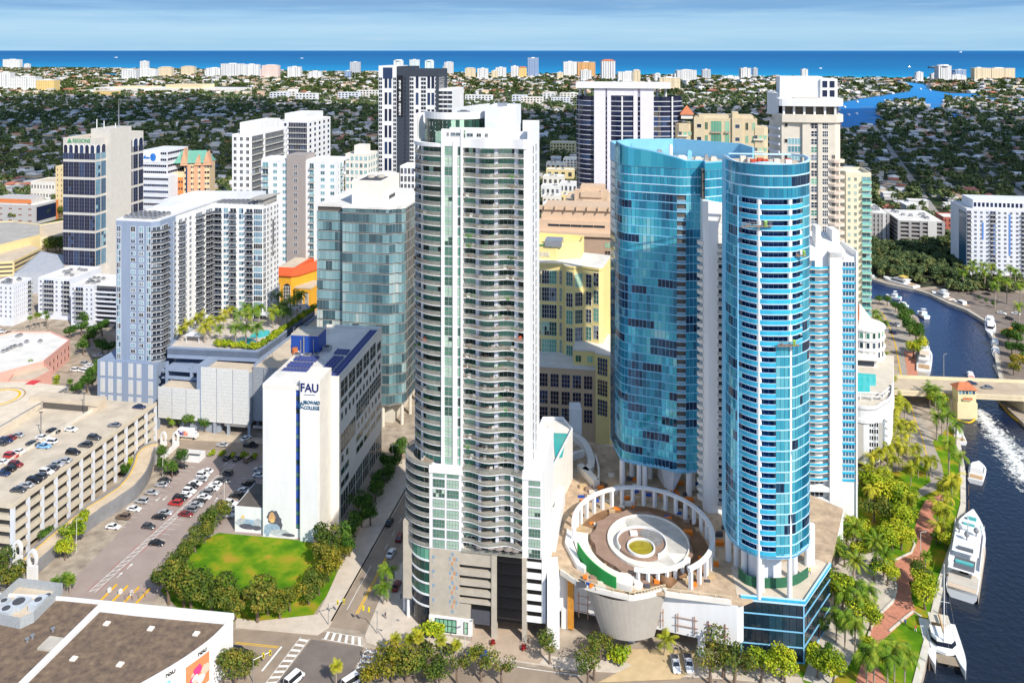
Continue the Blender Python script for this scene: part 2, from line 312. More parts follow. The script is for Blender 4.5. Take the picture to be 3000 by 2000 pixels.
off=[Vector((p.x*.999,p.y*.985,0))for p in sh]
sheet('sea',[Vector((-260000,9000,0))]+off+[Vector((260000,3000,0)),Vector((260000,240000,0)),Vector((-260000,240000,0))],-2.4,SEA)
sheet('river',[Vector(q+(0,))for q in((40,100),(900,100),(900,700),(40,700))],-1.5,RIVW)
sheet('bay',[Vector(q+(0,))for q in((-3500,1200),(3500,1200),(3500,3900),(-3500,6500))],-1.8,BAYW)
SAND=M('sand',(.62,.52,.36),var=.15,scale=.01)
sheet('beach',[p+Vector((0,12,0))for p in sh[11:18]]+[Vector((p.x,p.y-70,0))for p in reversed(sh[11:18])],.06,SAND)
# --- foam churned up below the bridge
m,n,l,b=principled('foam');b.inputs['Base Color'].default_value=(.72,.74,.72,1);g=n.new('ShaderNodeNewGeometry')
t=n.new('ShaderNodeTexNoise');t.inputs['Scale'].default_value=.55;t.inputs['Detail'].default_value=9;t.inputs['Roughness'].default_value=.72;t.inputs['Distortion'].default_value=.8;l.new(g.outputs['Position'],t.inputs['Vector'])
at=n.new('ShaderNodeAttribute');at.attribute_name='edge';s=n.new('ShaderNodeMath');s.operation='MULTIPLY_ADD';s.inputs[1].default_value=.30;l.new(at.outputs['Fac'],s.inputs[0]);l.new(t.outputs[0],s.inputs[2])
r=n.new('ShaderNodeMapRange');r.inputs[1].default_value=.67;r.inputs[2].default_value=.80;l.new(s.outputs[0],r.inputs[0]);l.new(r.outputs[0],b.inputs['Alpha'])
ctr=[(2862,1190,8),(2875,1210,34),(2895,1240,45),(2925,1280,55),(2965,1330,66),(3000,1390,70),(3050,1470,60)]
mb=MB();ed=[]
for px,py,wd in ctr:
 for t_ in(-1,-.55,0,.55,1):mb.v.append(tuple(G(px+t_*wd,py-t_*wd*.12,-1.44)));ed.append((1-abs(t_))*(1 if py>1200 and py<1400 else .45)+.15)
for i in range(len(ctr)-1):
 for j in range(4):a=i*5+j;mb.f.append((a,a+1,a+6,a+5));mb.m.append(0)
fo=mb.build('wake_foam',MATS.setdefault('foam',m));at=fo.data.attributes.new('edge','FLOAT','POINT');at.data.foreach_set('value',ed);tag(fo,kind='stuff')

# --- streets (all sheets a few millimetres to centimetres apart)
Uw=Vector((math.cos(TH),-math.sin(TH),0));Vw=Vector((math.sin(TH),math.cos(TH),0))
def strip(name,a,b_,wl,wr,z,mat,kind='structure'):
 d=(b_-a).normalized();nrm=Vector((d.y,-d.x,0));return sheet(name,[a-nrm*wl,a+nrm*wr,b_+nrm*wr,b_-nrm*wl],z,mat,kind)
def pave(name,pxs,z,mat,kind='structure',h=.0):
 pts=W(pxs)
 if h:b=MB();b.prism([(p.x,p.y)for p in pts],z-.3,z+h);return tag(b.build(name,mat),kind=kind)
 return sheet(name,pts,z,mat,kind)
pave('road',[(640,1842),(760,1846),(975,1852),(1066,1897),(1250,1910),(1550,1952),(2150,1990),(2350,2030),(2300,2150),(600,2150),(610,1990)],.012,ASPH)
A=G(1015,1842);Bf=A+Vw*330
strip('road',A,Bf,4.7,4.9,.016,ASPH)
strip('kerb',A-Uw*5.0+Vw*2,Bf-Uw*5.0,.2,.25,.14,CONC2)
strip('yellow_centre_line',A+Vw*6+Uw*.35,A+Vw*34+Uw*.35,.14,.14,.028,LINEY);strip('yellow_centre_line',A+Vw*6+Uw*.85,A+Vw*34+Uw*.85,.14,.14,.028,LINEY)
strip('white_lane_line',A+Vw*7-Uw*2.6,A+Vw*26-Uw*2.6,.08,.08,.028,LINEW)
for i in range(8):strip('white_lane_line',A+Vw*(34+i*7)-Uw*1.2,A+Vw*(37+i*7)-Uw*1.2,.07,.07,.028,LINEW)
pave('road',[(430,1290),(520,1285),(780,1300),(1400,1325),(1400,1345),(770,1327),(500,1312)],.014,ASPH)
pave('road',[(150,960),(345,985),(345,1012),(100,985)],.014,ASPH);pave('road',[(0,985),(100,985),(60,1010),(0,1020)],.013,ASPH)
# junction: newer tarmac, zebra crossings, stop lines
pave('tarmac_patch',[(913,1872),(1066,1895),(1035,1966),(1000,2020),(790,2020),(845,1958)],.024,ASPH2)
def zebra(a,b_,c,d,n,z=.034):
 a,b_,c,d=[G(*q)for q in(a,b_,c,d)];mb=MB()
 def bar(p,q,r,s):mb.add([(v.x,v.y,z)for v in(p,q,r,s)],[(0,1,2,3)])
 e=.06
 bar(a,b_,b_.lerp(d,e),a.lerp(c,e));bar(a.lerp(c,1-e),b_.lerp(d,1-e),d,c)
 for i in range(n):
  t0=(i+.28)/n;t1=(i+.70)/n
  bar(a.lerp(b_,t0).lerp(c.lerp(d,t0),e+.01),a.lerp(b_,t1).lerp(c.lerp(d,t1),e+.01),a.lerp(b_,t1).lerp(c.lerp(d,t1),.99-e),a.lerp(b_,t0).lerp(c.lerp(d,t0),.99-e))
 return tag(mb.build('zebra_crossing',LINEW),kind='structure')
zebra((955,1848),(1062,1866),(942,1871),(1064,1893),6);zebra((880,1865),(770,2010),(908,1870),(806,2006),9);zebra((1073,1897),(1040,1962),(1108,1904),(1084,1960),4)
def line(pa,pb,w_,mat,z=.034,name='road_marking'):return strip(name,G(*pa),G(*pb),w_/2,w_/2,z,mat)
line((825,1893),(767,1965),.5,LINEW);line((690,1880),(818,1893),.22,LINEY);line((690,1884),(815,1897),.22,LINEY)
line((1410,1935),(1550,1958),.25,LINEW);line((1550,1958),(1700,1978),.2,LINEW)
# pavements and plazas
pave('pavement',[(964,1836),(1018,1740),(1172,1472),(1240,1350),(1180,1345),(1110,1450),(1000,1650),(960,1740),(930,1800),(750,1820),(690,1810),(690,1838),(750,1843),(930,1860)],.02,SIDEW,h=.12)
pave('pavement',[(1069,1862),(1110,1760),(1150,1690),(1183,1640),(1260,1640),(1262,1850),(1420,1890),(1640,1925),(1640,1955),(1420,1925),(1200,1902),(1100,1890),(1072,1880)],.02,SIDEW,h=.12)
pave('driveway',[(1395,1800),(1530,1820),(1600,1915),(1580,1945),(1340,1910),(1380,1880)],.15,M('tan_driveway',(.46,.36,.27),var=.12,scale=.3))
pave('driveway',[(1780,1900),(2060,1905),(2060,1945),(1990,1990),(1750,2000),(1850,1950)],.15,M('ochre_driveway',(.56,.42,.24),var=.14,scale=.3))
pave('pavement',[(1640,1925),(2100,1950),(2350,1985),(2350,2005),(2150,1990),(1640,1960)],.02,SIDEW,h=.1)
LOT=M('car_park_asphalt',(.34,.275,.245),var=.13,scale=.12)
pave('car_park',[(175,1735),(330,1580),(480,1400),(560,1330),(610,1322),(775,1338),(775,1560),(640,1585),(520,1640),(450,1760),(300,1768)],.03,LOT)
pave('forecourt',[(452,1240),(560,1262),(780,1285),(780,1300),(520,1287),(430,1292)],.026,M('tan_forecourt',(.52,.43,.32),var=.14,scale=.3))
# the hatched strip that splits the car park
a=G(270,1733);b_=G(700,1342);dd=(b_-a).normalized();nn=Vector((dd.y,-dd.x,0));mb=MB()
def bar(p,q,w_):d=(q-p).normalized();n_=Vector((d.y,-d.x,0))*w_/2;mb.add([(v.x,v.y,.044)for v in(p-n_,p+n_,q+n_,q-n_)],[(0,1,2,3)])
bar(a-nn*.9,b_-nn*.9,.16);bar(a+nn*.9,b_+nn*.9,.16)
for i in range(int((b_-a).length/2.2)):p=a+dd*(i*2.2);bar(p-nn*.8,p+nn*.8+dd*1.6,.22)
tag(mb.build('hatched_markings',LINEW),kind='structure')
for k,(o_,c_)in enumerate(((-1.6,M('red_road_paint',(.45,.08,.07),var=.2,scale=2)),(1.6,MATS['red_road_paint']))):
 mb=MB()
 for i in range(int((b_-a).length/9)):bar(a+dd*(i*9)+nn*o_,a+dd*(i*9+4.5)+nn*o_,.16)
 tag(mb.build('red_kerb_paint',c_),kind='structure')
mb=MB()
for(px,py,s_)in((372,1666,1),(342,1692,1),(470,1455,-1),(490,1453,-1),(640,1410,1),(655,1365,1),(628,1468,1),(1225,1862,1)):
 p=G(px,py);mb.add([(v.x,v.y,.046)for v in(p-Uw*.12,p+Uw*.12,p+Uw*.12+Vw*1.6*s_,p-Uw*.12+Vw*1.6*s_)],[(0,1,2,3)]);mb.add([(v.x,v.y,.046)for v in(p-Uw*.5+Vw*1.6*s_,p+Uw*.5+Vw*1.6*s_,p+Vw*2.7*s_)],[(0,1,2)])
tag(mb.build('white_arrows',LINEW),kind='structure')
# bay lines of the car park
mb=MB()
for(x0,y0,x1,y1)in((330,1540,560,1345),):
 p=G(x0,y0);q=G(x1,y1);L_=(q-p).length;d=(q-p)/L_
 for i in range(int(L_/2.7)):bar(p+d*i*2.7,p+d*i*2.7+Uw*4.6,.1)
p=G(500,1600);q=G(700,1380);L_=(q-p).length;d=(q-p)/L_
for i in range(int(L_/2.7)):bar(p+d*i*2.7-Uw*3.3,p+d*i*2.7-Uw*7.6,.1);bar(p+d*i*2.7+Uw*2.8,p+d*i*2.7+Uw*7,.1)
tag(mb.build('bay_lines',LINEW),kind='structure')
# the lawn
m,n,l,b=principled('lawn');g=n.new('ShaderNodeNewGeometry');t=n.new('ShaderNodeTexNoise');t.inputs['Scale'].default_value=.16;t.inputs['Detail'].default_value=8;l.new(g.outputs['Position'],t.inputs['Vector'])
r=RMP(n,[(.32,(.055,.15,.008)),(.46,(.10,.22,.010)),(.55,(.19,.26,.014)),(.66,(.34,.25,.03))]);l.new(t.outputs[0],r.inputs[0]);l.new(r.outputs[0],b.inputs['Base Color']);b.inputs['Roughness'].default_value=.95;LAWN=m;b.inputs['Specular IOR Level'].default_value=.05
pave('lawn',[(560,1600),(640,1560),(775,1572),(960,1590),(1000,1660),(960,1740),(915,1805),(700,1822),(540,1800),(470,1730)],.05,LAWN)
# right bank: brick walk, lawns, riverside roads, plaza
pave('lawn',[(2330,1960),(2420,1800),(2500,1560),(2520,1380),(2640,1380),(2790,1240),(2828,1400),(2825,1480),(2795,1600),(2764,1700),(2735,1830),(2690,2030),(2400,2060)],.03,LAWN)
pave('plaza',[(2352,1990),(2390,1880),(2430,1690),(2500,1560),(2600,1640),(2660,1740),(2622,1800),(2560,1810),(2480,1960),(2420,2010)],.045,M('pale_plaza',(.55,.49,.41),var=.14,scale=.4))
brick=crop([(900,1567),(960,1370),(1010,1160),(1110,990),(1230,880),(1260,760),(1240,520),(1400,440),(1440,330),(1400,290),(1440,120),(1500,0),(1640,-60),(1720,0),(1560,130),(1700,290),(1560,330),(1530,420),(1470,540),(1400,680),(1380,820),(1420,960),(1300,1050),(1180,1160),(1010,1300),(1180,1567)],2200,1467)
pave('brick_walk',brick,.06,BRICK)
kerbs=[crop([(960,1370),(1050,1080),(1110,990),(1240,860),(1265,740),(1220,620)],2200,1467),crop([(1240,520),(1390,450),(1420,380),(1390,310)],2200,1467),crop([(1200,1130),(1340,1010),(1400,960),(1460,1000)],2200,1467)]
for kb in kerbs:
 mb=MB();mb.ribbon([(p.x,p.y)for p in W(kb)],0,.35,.5);tag(mb.build('kerb',CONC2),kind='structure')
quay=W([(2690,2030),(2740,1830),(2768,1700),(2800,1600),(2830,1480),(2829,1380),(2812,1290),(2792,1230)])
mb=MB();mb.ribbon([(p.x,p.y)for p in quay],-2.5,.25,1.6);tag(mb.build('quay_edge',CONC2),kind='structure')
rd=W(crop([(1370,380),(1500,560),(1580,760),(1640,900),(1660,1010),(1600,1130),(1420,1210)],2200,1050));rl=W(crop([(1250,380),(1340,560),(1400,740),(1420,880),(1520,960),(1550,1060),(1390,1165)],2200,1050))
sheet('riverside_road',rl+list(reversed(rd)),.05,M('pale_road',(.36,.32,.27),var=.15,scale=.2))
c1=W(crop([(1375,390),(1400,500),(1470,680),(1500,800),(1520,860)],2200,1050));mb=MB();mb.ribbon([(p.x,p.y)for p in c1],.058,.064,.35);tag(mb.build('yellow_centre_line',LINEY),kind='structure')
r1=W([(2575,905),(2600,950),(2622,1000),(2640,1108),(2720,1108),(2700,1050),(2660,960),(2620,905)]);sheet('riverside_road',r1,.05,MATS['pale_road'])
mb=MB();mb.ribbon([(p.x,p.y)for p in W([(2582,912),(2606,960),(2622,1010),(2640,1108)])],.058,.064,.5);tag(mb.build('yellow_centre_line',LINEY),kind='structure')
sheet('brick_walk',W([(2648,1028),(2680,1030),(2690,1108),(2660,1108)]),.07,BRICK)
tess_sheet('far_quay_paving',W([(2705,850),(2790,838),(3000,860),(3100,1110),(2945,1112),(2932,1050),(2918,984),(2894,938),(2842,906),(2786,885)]),[],.05,M('brown_paving',(.22,.18,.15),var=.2,scale=.2))
mb=MB();fq=W([(2480,800),(2559,818),(2601,831),(2683,848),(2730,862),(2785,889),(2839,909),(2890,940),(2914,984),(2926,1052),(2938,1110)]);mb.ribbon([(p.x,p.y)for p in fq],-2.5,.3,-1.5);tag(mb.build('quay_edge',CONC),kind='structure')
# ================================================================ white curved tower in the centre
def arc(cx,cy,rx,ry,a0,a1,n):return[(cx+rx*math.cos(R(a0+(a1-a0)*i/n)),cy+ry*math.sin(R(a0+(a1-a0)*i/n)))for i in range(n+1)]
def scale_arc(pts,c,k):return[(c[0]+(p[0]-c[0])*k,c[1]+(p[1]-c[1])*k)for p in pts]
def balcony(b,outer,inner,z,rail=True,t=.22,mat=None,rmat=None,h=1.05):
 m=MB();m.prism(list(outer)+list(reversed(inner)),z-t,z,0,1);o=b.part('balcony',m,[mat or WHITE,BFLOOR])
 if rail:
  r=MB();r.ribbon(outer,z+.02,z+h-.08,.05,0);r.ribbon(outer,z+h-.08,z+h,.09,1)
  r.build('railing',[rmat or RAILG,METAL],o)
 return o
def panels(pts,z0,z1,w,seam=.04,back=False):
 """one storey of glass panes along a line of plan points; each pane an island"""
 m=MB();L=[0]
 for a,c in zip(pts,pts[1:]):L.append(L[-1]+math.hypot(c[0]-a[0],c[1]-a[1]))
 n=max(1,round(L[-1]/w))
 def at(s):
  for i in range(len(L)-1):
   if s<=L[i+1]+1e-6:
    t=(s-L[i])/max(1e-6,L[i+1]-L[i]);return(pts[i][0]+(pts[i+1][0]-pts[i][0])*t,pts[i][1]+(pts[i+1][1]-pts[i][1])*t)
  return pts[-1]
 for i in range(n):
  if back:p=at(L[-1]*i/n);q=at(L[-1]*(i+1)/n);m.quad((p[0],p[1]+.12,z0),(q[0],q[1]+.12,z0),(q[0],q[1]+.12,z1),(p[0],p[1]+.12,z1),1)
  p=at(L[-1]*i/n+seam);q=at(L[-1]*(i+1)/n-seam);a_,c_,e_=(random.uniform(-.03,.03)for _ in range(3));m.quad((p[0],p[1]+a_,z0),(q[0],q[1]+c_,z0),(q[0],q[1]+c_+e_,z1),(p[0],p[1]+a_+e_,z1))
 return m
FURN=[M('pale_cushion',(.62,.58,.52),var=0),M('wicker',(.22,.15,.10),var=0),M('orange_cushion',(.75,.13,.03),var=0),M('plant_green',(.07,.22,.02),var=0)]
def furniture(b,spots):
 """chairs and tables left out on the balconies: seat, back, low table"""
 for(x,y,z,k)in spots:
  m=MB();m.box(x-.4,x+.4,y-.35,y+.35,z,z+.42);m.box(x-.4,x+.4,y+.2,y+.38,z+.42,z+.95);m.box(x+.7,x+1.2,y-.3,y+.25,z+.1,z+.5,1);m.cyl(x-.9,y,.22,z,z+.7,.35,6,1 if k<3 else 0)
  o=m.build('balcony_chair',[FURN[k],FURN[1]]);o.parent=b.root
rh=Bld('apartment_tower','tall white apartment tower with wavy balconies and green glass, above a grey garage base','apartment tower',1257,1845)
X=rh.X;zP=rh.Z(0,0,1603);zB=rh.Z(X(1300),0,1371);yt=1.2;zT=rh.Z(X(1400,yt),yt,416);D1=26
xA,xB,xC,xD,xE=X(1258),X(1355),X(1530),X(1545),X(1586)
# garage base
g=MB();zo=[rh.Z(X(1390),0,q)for q in(1671,1657,1702,1688,1730,1717,1759,1746)];z6=rh.Z(0,0,1798)
g.box(xA,X(1345),0,1.0,z6,zP)
zs=[z6+3.2]+sorted(zo)+[zP]
g.box(X(1345),X(1440),0,.9,rh.Z(X(1400),0,1770),zs[1])
for i in range(2,len(zs)-1,2):g.box(X(1345),X(1440),0,.9,zs[i],zs[i+1])
g.box(X(1440),X(1456),-.25,1.2,0,zP);g.box(X(1530),X(1543),-.3,1.2,0,zP);g.box(X(1345),X(1378),0,.9,z6,rh.Z(X(1360),0,1770))
g.box(X(1380),X(1386),.1,1.2,0,z6)
g.box(X(1181,3),X(1208,3),3.0,12,5.5,rh.Z(X(1190,3),3,1525));rh.part('garage_wall',g,GREY)
m=MB();m.box(X(1440),X(1456),-.6,-.25,rh.Z(0,0,1820),zP)
for i in range(9):x=X(1345)+(X(1440)-X(1345))*(i+.5)/9;m.box(x-.05,x+.05,-.08,.1,rh.Z(x,0,1647),rh.Z(x,0,1628))
for(pa,pb)in((1316,1342),(1267,1275)):
 for i in range(13):
  z=z6+1+(zP-z6-2.5)*i/12;x0=X(pa);x1=X(pb);n_=4 if pb-pa>10 else 1
  for j in range(n_):
   if(i+j)%3:q=MB();q.box(x0+(x1-x0)*j/n_,x0+(x1-x0)*(j+.8)/n_,-.06,.05,z,z+.9);rh.part('coloured_panel',q,M(('orange_panel','blue_grey_panel','grey_panel')[(i*2+j)%3],((.55,.27,.13),(.22,.32,.42),(.42,.40,.37))[(i*2+j)%3],var=.1))
m=MB();m.box(X(1378),X(1440),.25,.6,rh.Z(0,0,1812),rh.Z(0,0,1773));rh.part('dark_panel',m,DGREY)  # dark grey sheet stands in for the shade inside an opening
m=MB();m.box(xA,X(1378),-.5,3,0,z6);m.box(X(1378),X(1384),-.4,6,0,z6);rh.part('shop_front',m,WHITE)
rh.win((X(1277)+X(1338))/2,-.5,z6*.5,X(1338)-X(1277),z6*.78,0,5,2,(G_GREEN,BLACK),.14);rh.win(X(1366),-.5,z6*.5,1.0,z6*.7,0,1,2,(G_GREEN,BLACK))
m=MB();zb0=rh.Z(X(1490),0,1822);zb1=rh.Z(X(1490),0,1622)
for i in range(26):x=X(1457)+(X(1529)-X(1457))*i/25;m.box(x-.05,x+.05,-.15,.15,zb0,zb1+.6)
for i in range(7):z=zb0+(zb1-zb0)*i/6;m.box(X(1457),X(1529),.15,.5,z-.12,z+.12)
rh.part('black_louvre',m,BLACK)
m=MB()
for i in range(7):z=zb0+(zb1-zb0)*i/6;m.box(X(1345),X(1586),1.4,24,z-.15,z+.1)
m.box(X(1345),X(1588),24,24.5,0,zP);m.box(xA+1,X(1345),8,24,0,zP-.5);rh.part('garage_deck',m,CONC)
m=MB();nb=6;zq0=rh.Z(X(1560),0,1822);zq1=rh.Z(X(1560),0,1632);fl=(zq1-zq0)/nb
for i in range(nb):z=zq0+i*fl;o=MB();o.box(X(1543),X(1586),0,.35,z,z+fl*.52);rh.part('parking_parapet',o,WHITE)
m.box(X(1587),X(1598),.1,D1-4,zq0,zP+1);m.box(X(1543),X(1586),0,.4,zq1,zP+.4);rh.part('white_wall',m,WHITE)
# curved glass corner of the base
cA=(xA+.2,7.5);rA=xA+.2-X(1206,7.5)
arcL=list(reversed(arc(cA[0],cA[1],rA,7.5,268,150,14)))
zc0=rh.Z(xA-2,1,1700);zc1=rh.Z(xA-2,1,1570)
for i in range(5):
 z=6+(zP-6.6)*i/5;z2=6+(zP-6.6)*(i+1)/5
 rh.part('curved_glass',panels(scale_arc(arcL,cA,.97),z+.25,z2,1.3),G_GREEN if i else G_DARK)
 r=MB();r.ribbon(arcL,z-.15,z+.22,.5);rh.part('ring_slab',r,WHITE)
rh.part('curved_glass',panels(scale_arc(arcL,cA,.93),0,5.6,1.3),G_DARK)
for(px,y)in((1186,6),(1196,4),(1204,8)):c_=MB();c_.cyl(X(px,y),y,.45,0,5.6);rh.part('column',c_,WHITE)
# lower block
nL=8;fL=(zB-zP)/nL
m=MB();m.box(xA,xB,0,D1,zP,zB-.4);m.box(xB-.01,xC,1.75,D1,zP+3.2,zB-.3);m.box(xC,xE,0,D1,zP,zB+.5);m.box(xE,X(1628,14),14,D1+12,0,20);rh.part('wall',m,WHITE)
m=MB();m.box(xA-.05,xB+.05,-.25,1,zB-1.3,zB+.6);rh.part('cornice',m,WHITE);m=MB();m.box(xC-.05,xE+.05,-.2,1,zB-1.0,zB+.9);rh.part('cornice',m,WHITE)
for i in range(nL):
 z=zP+fL*(i+.5)
 for(pa,pb)in((1269,1303),(1310,1344)):rh.win((X(pa)+X(pb))/2,0,z,X(pb)-X(pa),fL*.78,0,4,2,(G_PALE,METAL),.09)
 rh.win((X(1550)+X(1583))/2,0,z,X(1583)-X(1550),fL*.78,0,4,2,(G_PALE,METAL),.09)
cl=(xA+.6,8.0);aL=list(reversed(arc(cl[0],cl[1],cl[0]-X(1191,8),8.0,270,150,14)));aLi=scale_arc(aL,cl,.76)
def wave(x0,x1,y0,amp,n=22,ph=.15):return[(x0+(x1-x0)*i/n,y0+amp*math.sin(2*PI*(1.45*i/n+ph)))for i in range(n+1)]
rh.part('curved_glass',panels(aLi,zP+.3,zB,1.4),G_GREEN)
for i in range(nL+1):
 z=zP+fL*i
 balcony(rh,aL,aLi,z);
 if 0<i<=nL:balcony(rh,wave(xB,xC,-.9,.75),[(xB,1.8),(xC,1.8)],z)
 if i<nL:rh.part('glass_band',panels([(xB+.3,1.7),(X(1400),1.7)],z+.1,z+fL-.3,1.0),G_GREEN);rh.part('glass_band',panels([(X(1412),1.7),(X(1462),1.7)],z+.1,z+fL-.3,1.0),G_GREEN);rh.part('glass_band',panels([(X(1474),1.7),(xC-.3,1.7)],z+.1,z+fL-.3,1.0),G_GREEN)
for px in(1405,1456,1500):c_=MB();c_.box(X(px)-.35,X(px)+.35,-.1,1.65,zP+3,zB);rh.part('column',c_,WHITE2)
# tower
nT=32;fT=(zT-1.2-zB)/nT
tA,tB,tC,tE=X(1294,yt),X(1357,yt),X(1535,yt),X(1551,yt);DT=rh.Y(1580,tE)-yt
ct=(tA,yt+9);rT=tA-X(1219,yt+9);aT=list(reversed(arc(ct[0],ct[1],rT,9,270,150,16)));aTi=scale_arc(aT,ct,.82)
m=MB();m.prism([(tA,yt),(tB,yt),(tB,yt+1.7),(tC,yt+1.7),(tC,yt),(tE,yt),(tE,yt+DT),(tA-rT*.9,yt+DT),(tA-rT*.95,yt+12),(tA-rT*.2,yt+10)],zB-2,zT-1.2);rh.part('wall',m,WHITE)
m=MB();m.box(tA-.05,tA+.8,yt-.35,yt,zB,zT+3);m.box(X(1327,yt),X(1340,yt),yt-.35,yt,zB,zT);m.box(tB-.6,tB,yt-.45,yt,zB,zT+3.5);m.box(tC,tE,yt-.35,yt,zB,zT+.8);rh.part('pier',m,WHITE)
rh.part('curved_wall',MB().add([],[])if False else(lambda q:(q.ribbon(aT[:6],zB,zT+5,.4),q)[1])(MB()),WHITE)
for i in range(nT):
 z=zB+fT*i
 rh.part('curved_glass',panels(aTi,z+.1,z+fT-.3,1.5),G_GREEN)
 for(pa,pb)in((1363,1397),(1409,1452),(1463,1512),(1520,1534)):rh.part('glass_band',panels([(X(pa,yt+1.7),yt+1.63),(X(pb,yt+1.7),yt+1.63)],z+.1,z+fT-.35,1.05),G_GREEN)
 if i:balcony(rh,aT,aTi,z)
 balcony(rh,wave(tB,tC,yt-1.0,.75),[(tB,yt+1.7),(tC,yt+1.7)],z)
 rh.win((X(1302,yt)+X(1326,yt))/2,yt,z+fT*.5,X(1326,yt)-X(1302,yt),fT*.86,0,2,2,(G_PALE,METAL),.08)
 rh.win(X(1346,yt),yt,z+fT*.5,.75,fT*.8,0,1,1,(G_GREEN,METAL),.08)
 for k in(0.35,.62):rh.win(tE,yt+DT*k,z+fT*.5,.9,fT*.72,PI/2,1,1,(G_DARK,METAL),.08)
for px in(1403,1457,1516):c_=MB();c_.box(X(px,yt+2)-.45,X(px,yt+2)+.45,yt+.1,yt+1.6,zB,zT-1);rh.part('column',c_,WHITE2)
for(a_)in(5,10):c_=MB();c_.cyl(*scale_arc(aT,ct,.91)[a_],.35,zB,zT-1,n=8);rh.part('column',c_,WHITE2)
fs=[]
for i in range(110):
 f_=random.randrange(nT);k=random.random();x=tB+1+(tC-tB-3)*random.random();fs.append((x,yt-.1,zB+fT*f_+.02,0 if k<.5 else 1 if k<.85 else 3))
fs+=[(X(1515,yt),yt+.2,zB+fT*13+.02,2),(X(1532,yt)-.6,yt+.2,zB+fT*13+.02,2)]
for i in range(26):p=scale_arc(aT,ct,.91)[random.choice((7,8,9,11,12))];fs.append((p[0],p[1],zB+fT*random.randrange(1,nT)+.02,random.choice((0,1,1,3))))
p=scale_arc(aT,ct,.91);fs+=[(p[9][0],p[9][1],zB+fT*12+.02,2),(p[11][0],p[11][1],zB+fT*12+.02,2)]
furniture(rh,fs)
# roof terrace, parapet, glass drum and crown
m=MB();m.ribbon(wave(tB,tC,yt-.9,.5)+[(tE,yt)],zT-1.5,zT+.9,.6);m.box(tB,tE,yt+2.4,yt+2.8,zT+.6,zT+2.6);m.box(tA,tB,yt-.2,yt+.6,zT-1.2,zT+3.2);m.box(X(1310,yt),tE-5,yt+2.6,yt+3.0,zT+2.6,zT+3.4);m.box(tE-.5,tE,yt,yt+DT,zT-1.2,zT+4.2);m.box(tE-4.5,tE-.5,yt+DT-1,yt+DT,zT,zT+4.2);rh.part('parapet',m,WHITE)
for(pa,pb)in((1310,1316),(1321,1350),(1362,1380),(1391,1404),(1416,1424)):rh.win((X(pa,yt)+X(pb,yt))/2,yt-.22 if pb<1355 else yt+2.4,zT+(1.9 if pb<1355 else 1.5),X(pb,yt)-X(pa,yt),.9,0,2,1,(G_DARK,WHITE),.06,'slot_window')
m=MB();m.ribbon(scale_arc(aT,ct,1.02),zT-1.5,zT-.6,1.4);m.ribbon(aT[:7],zT-.6,zT+6.5,.5);rh.part('curved_parapet',m,WHITE)
yd=yt+11;xl_,xr_=X(1246,yd),X(1425,yd);cd=((xl_+xr_)/2,yd+1);rd_=(xr_-xl_)/2
aD=list(reversed(arc(cd[0],cd[1],rd_,8.5,352,188,22)));zD0=zT-1;zD1=rh.Z(cd[0],yd-7,350);zD2=rh.Z(cd[0],yd-7,330)
rh.part('glass_drum',panels(aD,zD0,(zD0+zD1)/2-.05,1.15),G_GREEN);rh.part('glass_drum',panels(aD,(zD0+zD1)/2+.05,zD1,1.15),G_GREEN)
m=MB();m.ribbon(scale_arc(aD,cd,1.02),zD1,zD2,.5);m.prism(scale_arc(aD,cd,.97),zD1-.3,zD1+.2);rh.part('drum_parapet',m,WHITE)
m=MB();xq0,xq1=X(1425,yt+8),X(1507,yt+8);zq=rh.Z(xq1,yt+8,321);m.prism([(xq0,yt+6),(xq1-3,yt+6),(xq1,yt+10),(xq1,yt+19),(xq0,yt+19)],zT-1,zq);parapet(m,[(xq0,yt+6),(xq1-3,yt+6),(xq1,yt+10),(xq1,yt+19),(xq0,yt+19)],zq,.8);rh.part('lift_tower',m,WHITE2)
m=MB();x0=X(1325,yt+19);x1=X(1434,yt+19);m.prism([(x0,yt+18.5),(x1,yt+18.5),(x1,yt+19.4),(x0,yt+19.4)],zq-2,[rh.Z(x0,yt+19,316),rh.Z(x1,yt+19,303),rh.Z(x1,yt+19,303),rh.Z(x0,yt+19,316)]);rh.part('roof_fin',m,WHITE)
m=MB();m.box(tA-2,tE-.6,yt+3,yt+DT-.6,zT-1.3,zT-1.15);rh.part('roof',m,ROOFW)
ac_units(rh,[(xq1-4,yt+12,zq,2.4,2,1.5),(cd[0]+2,yd+1,zD1+.2,3,2.5,1.5)])
# restaurant terrace over the base
for k,px in enumerate((1408,1440,1463,1490,1512)):
 m=MB();x=X(px);m.cyl(x,-.4,.05,zP,zP+2.2,n=5);m.cyl(x,-.4,1.25,zP+2.0,zP+2.6,.06,10,1);rh.part('parasol',m,[METAL,M('grey_canvas',(.22,.19,.17),var=.1)])
m=MB();m.box(xB,xC,-.3,3,zP-.02,zP+.1);m.box(xB,xC,-.4,-.3,zP,zP+1.1,1);rh.part('terrace',m,[CONC2,RAILG])
for i in range(4):rh.win(xB+(xC-xB)*(i+.5)/4,1.75,zP+1.8,2.4,2.6,0,2,1,(G_DARK,WHITE))
rh.finish()
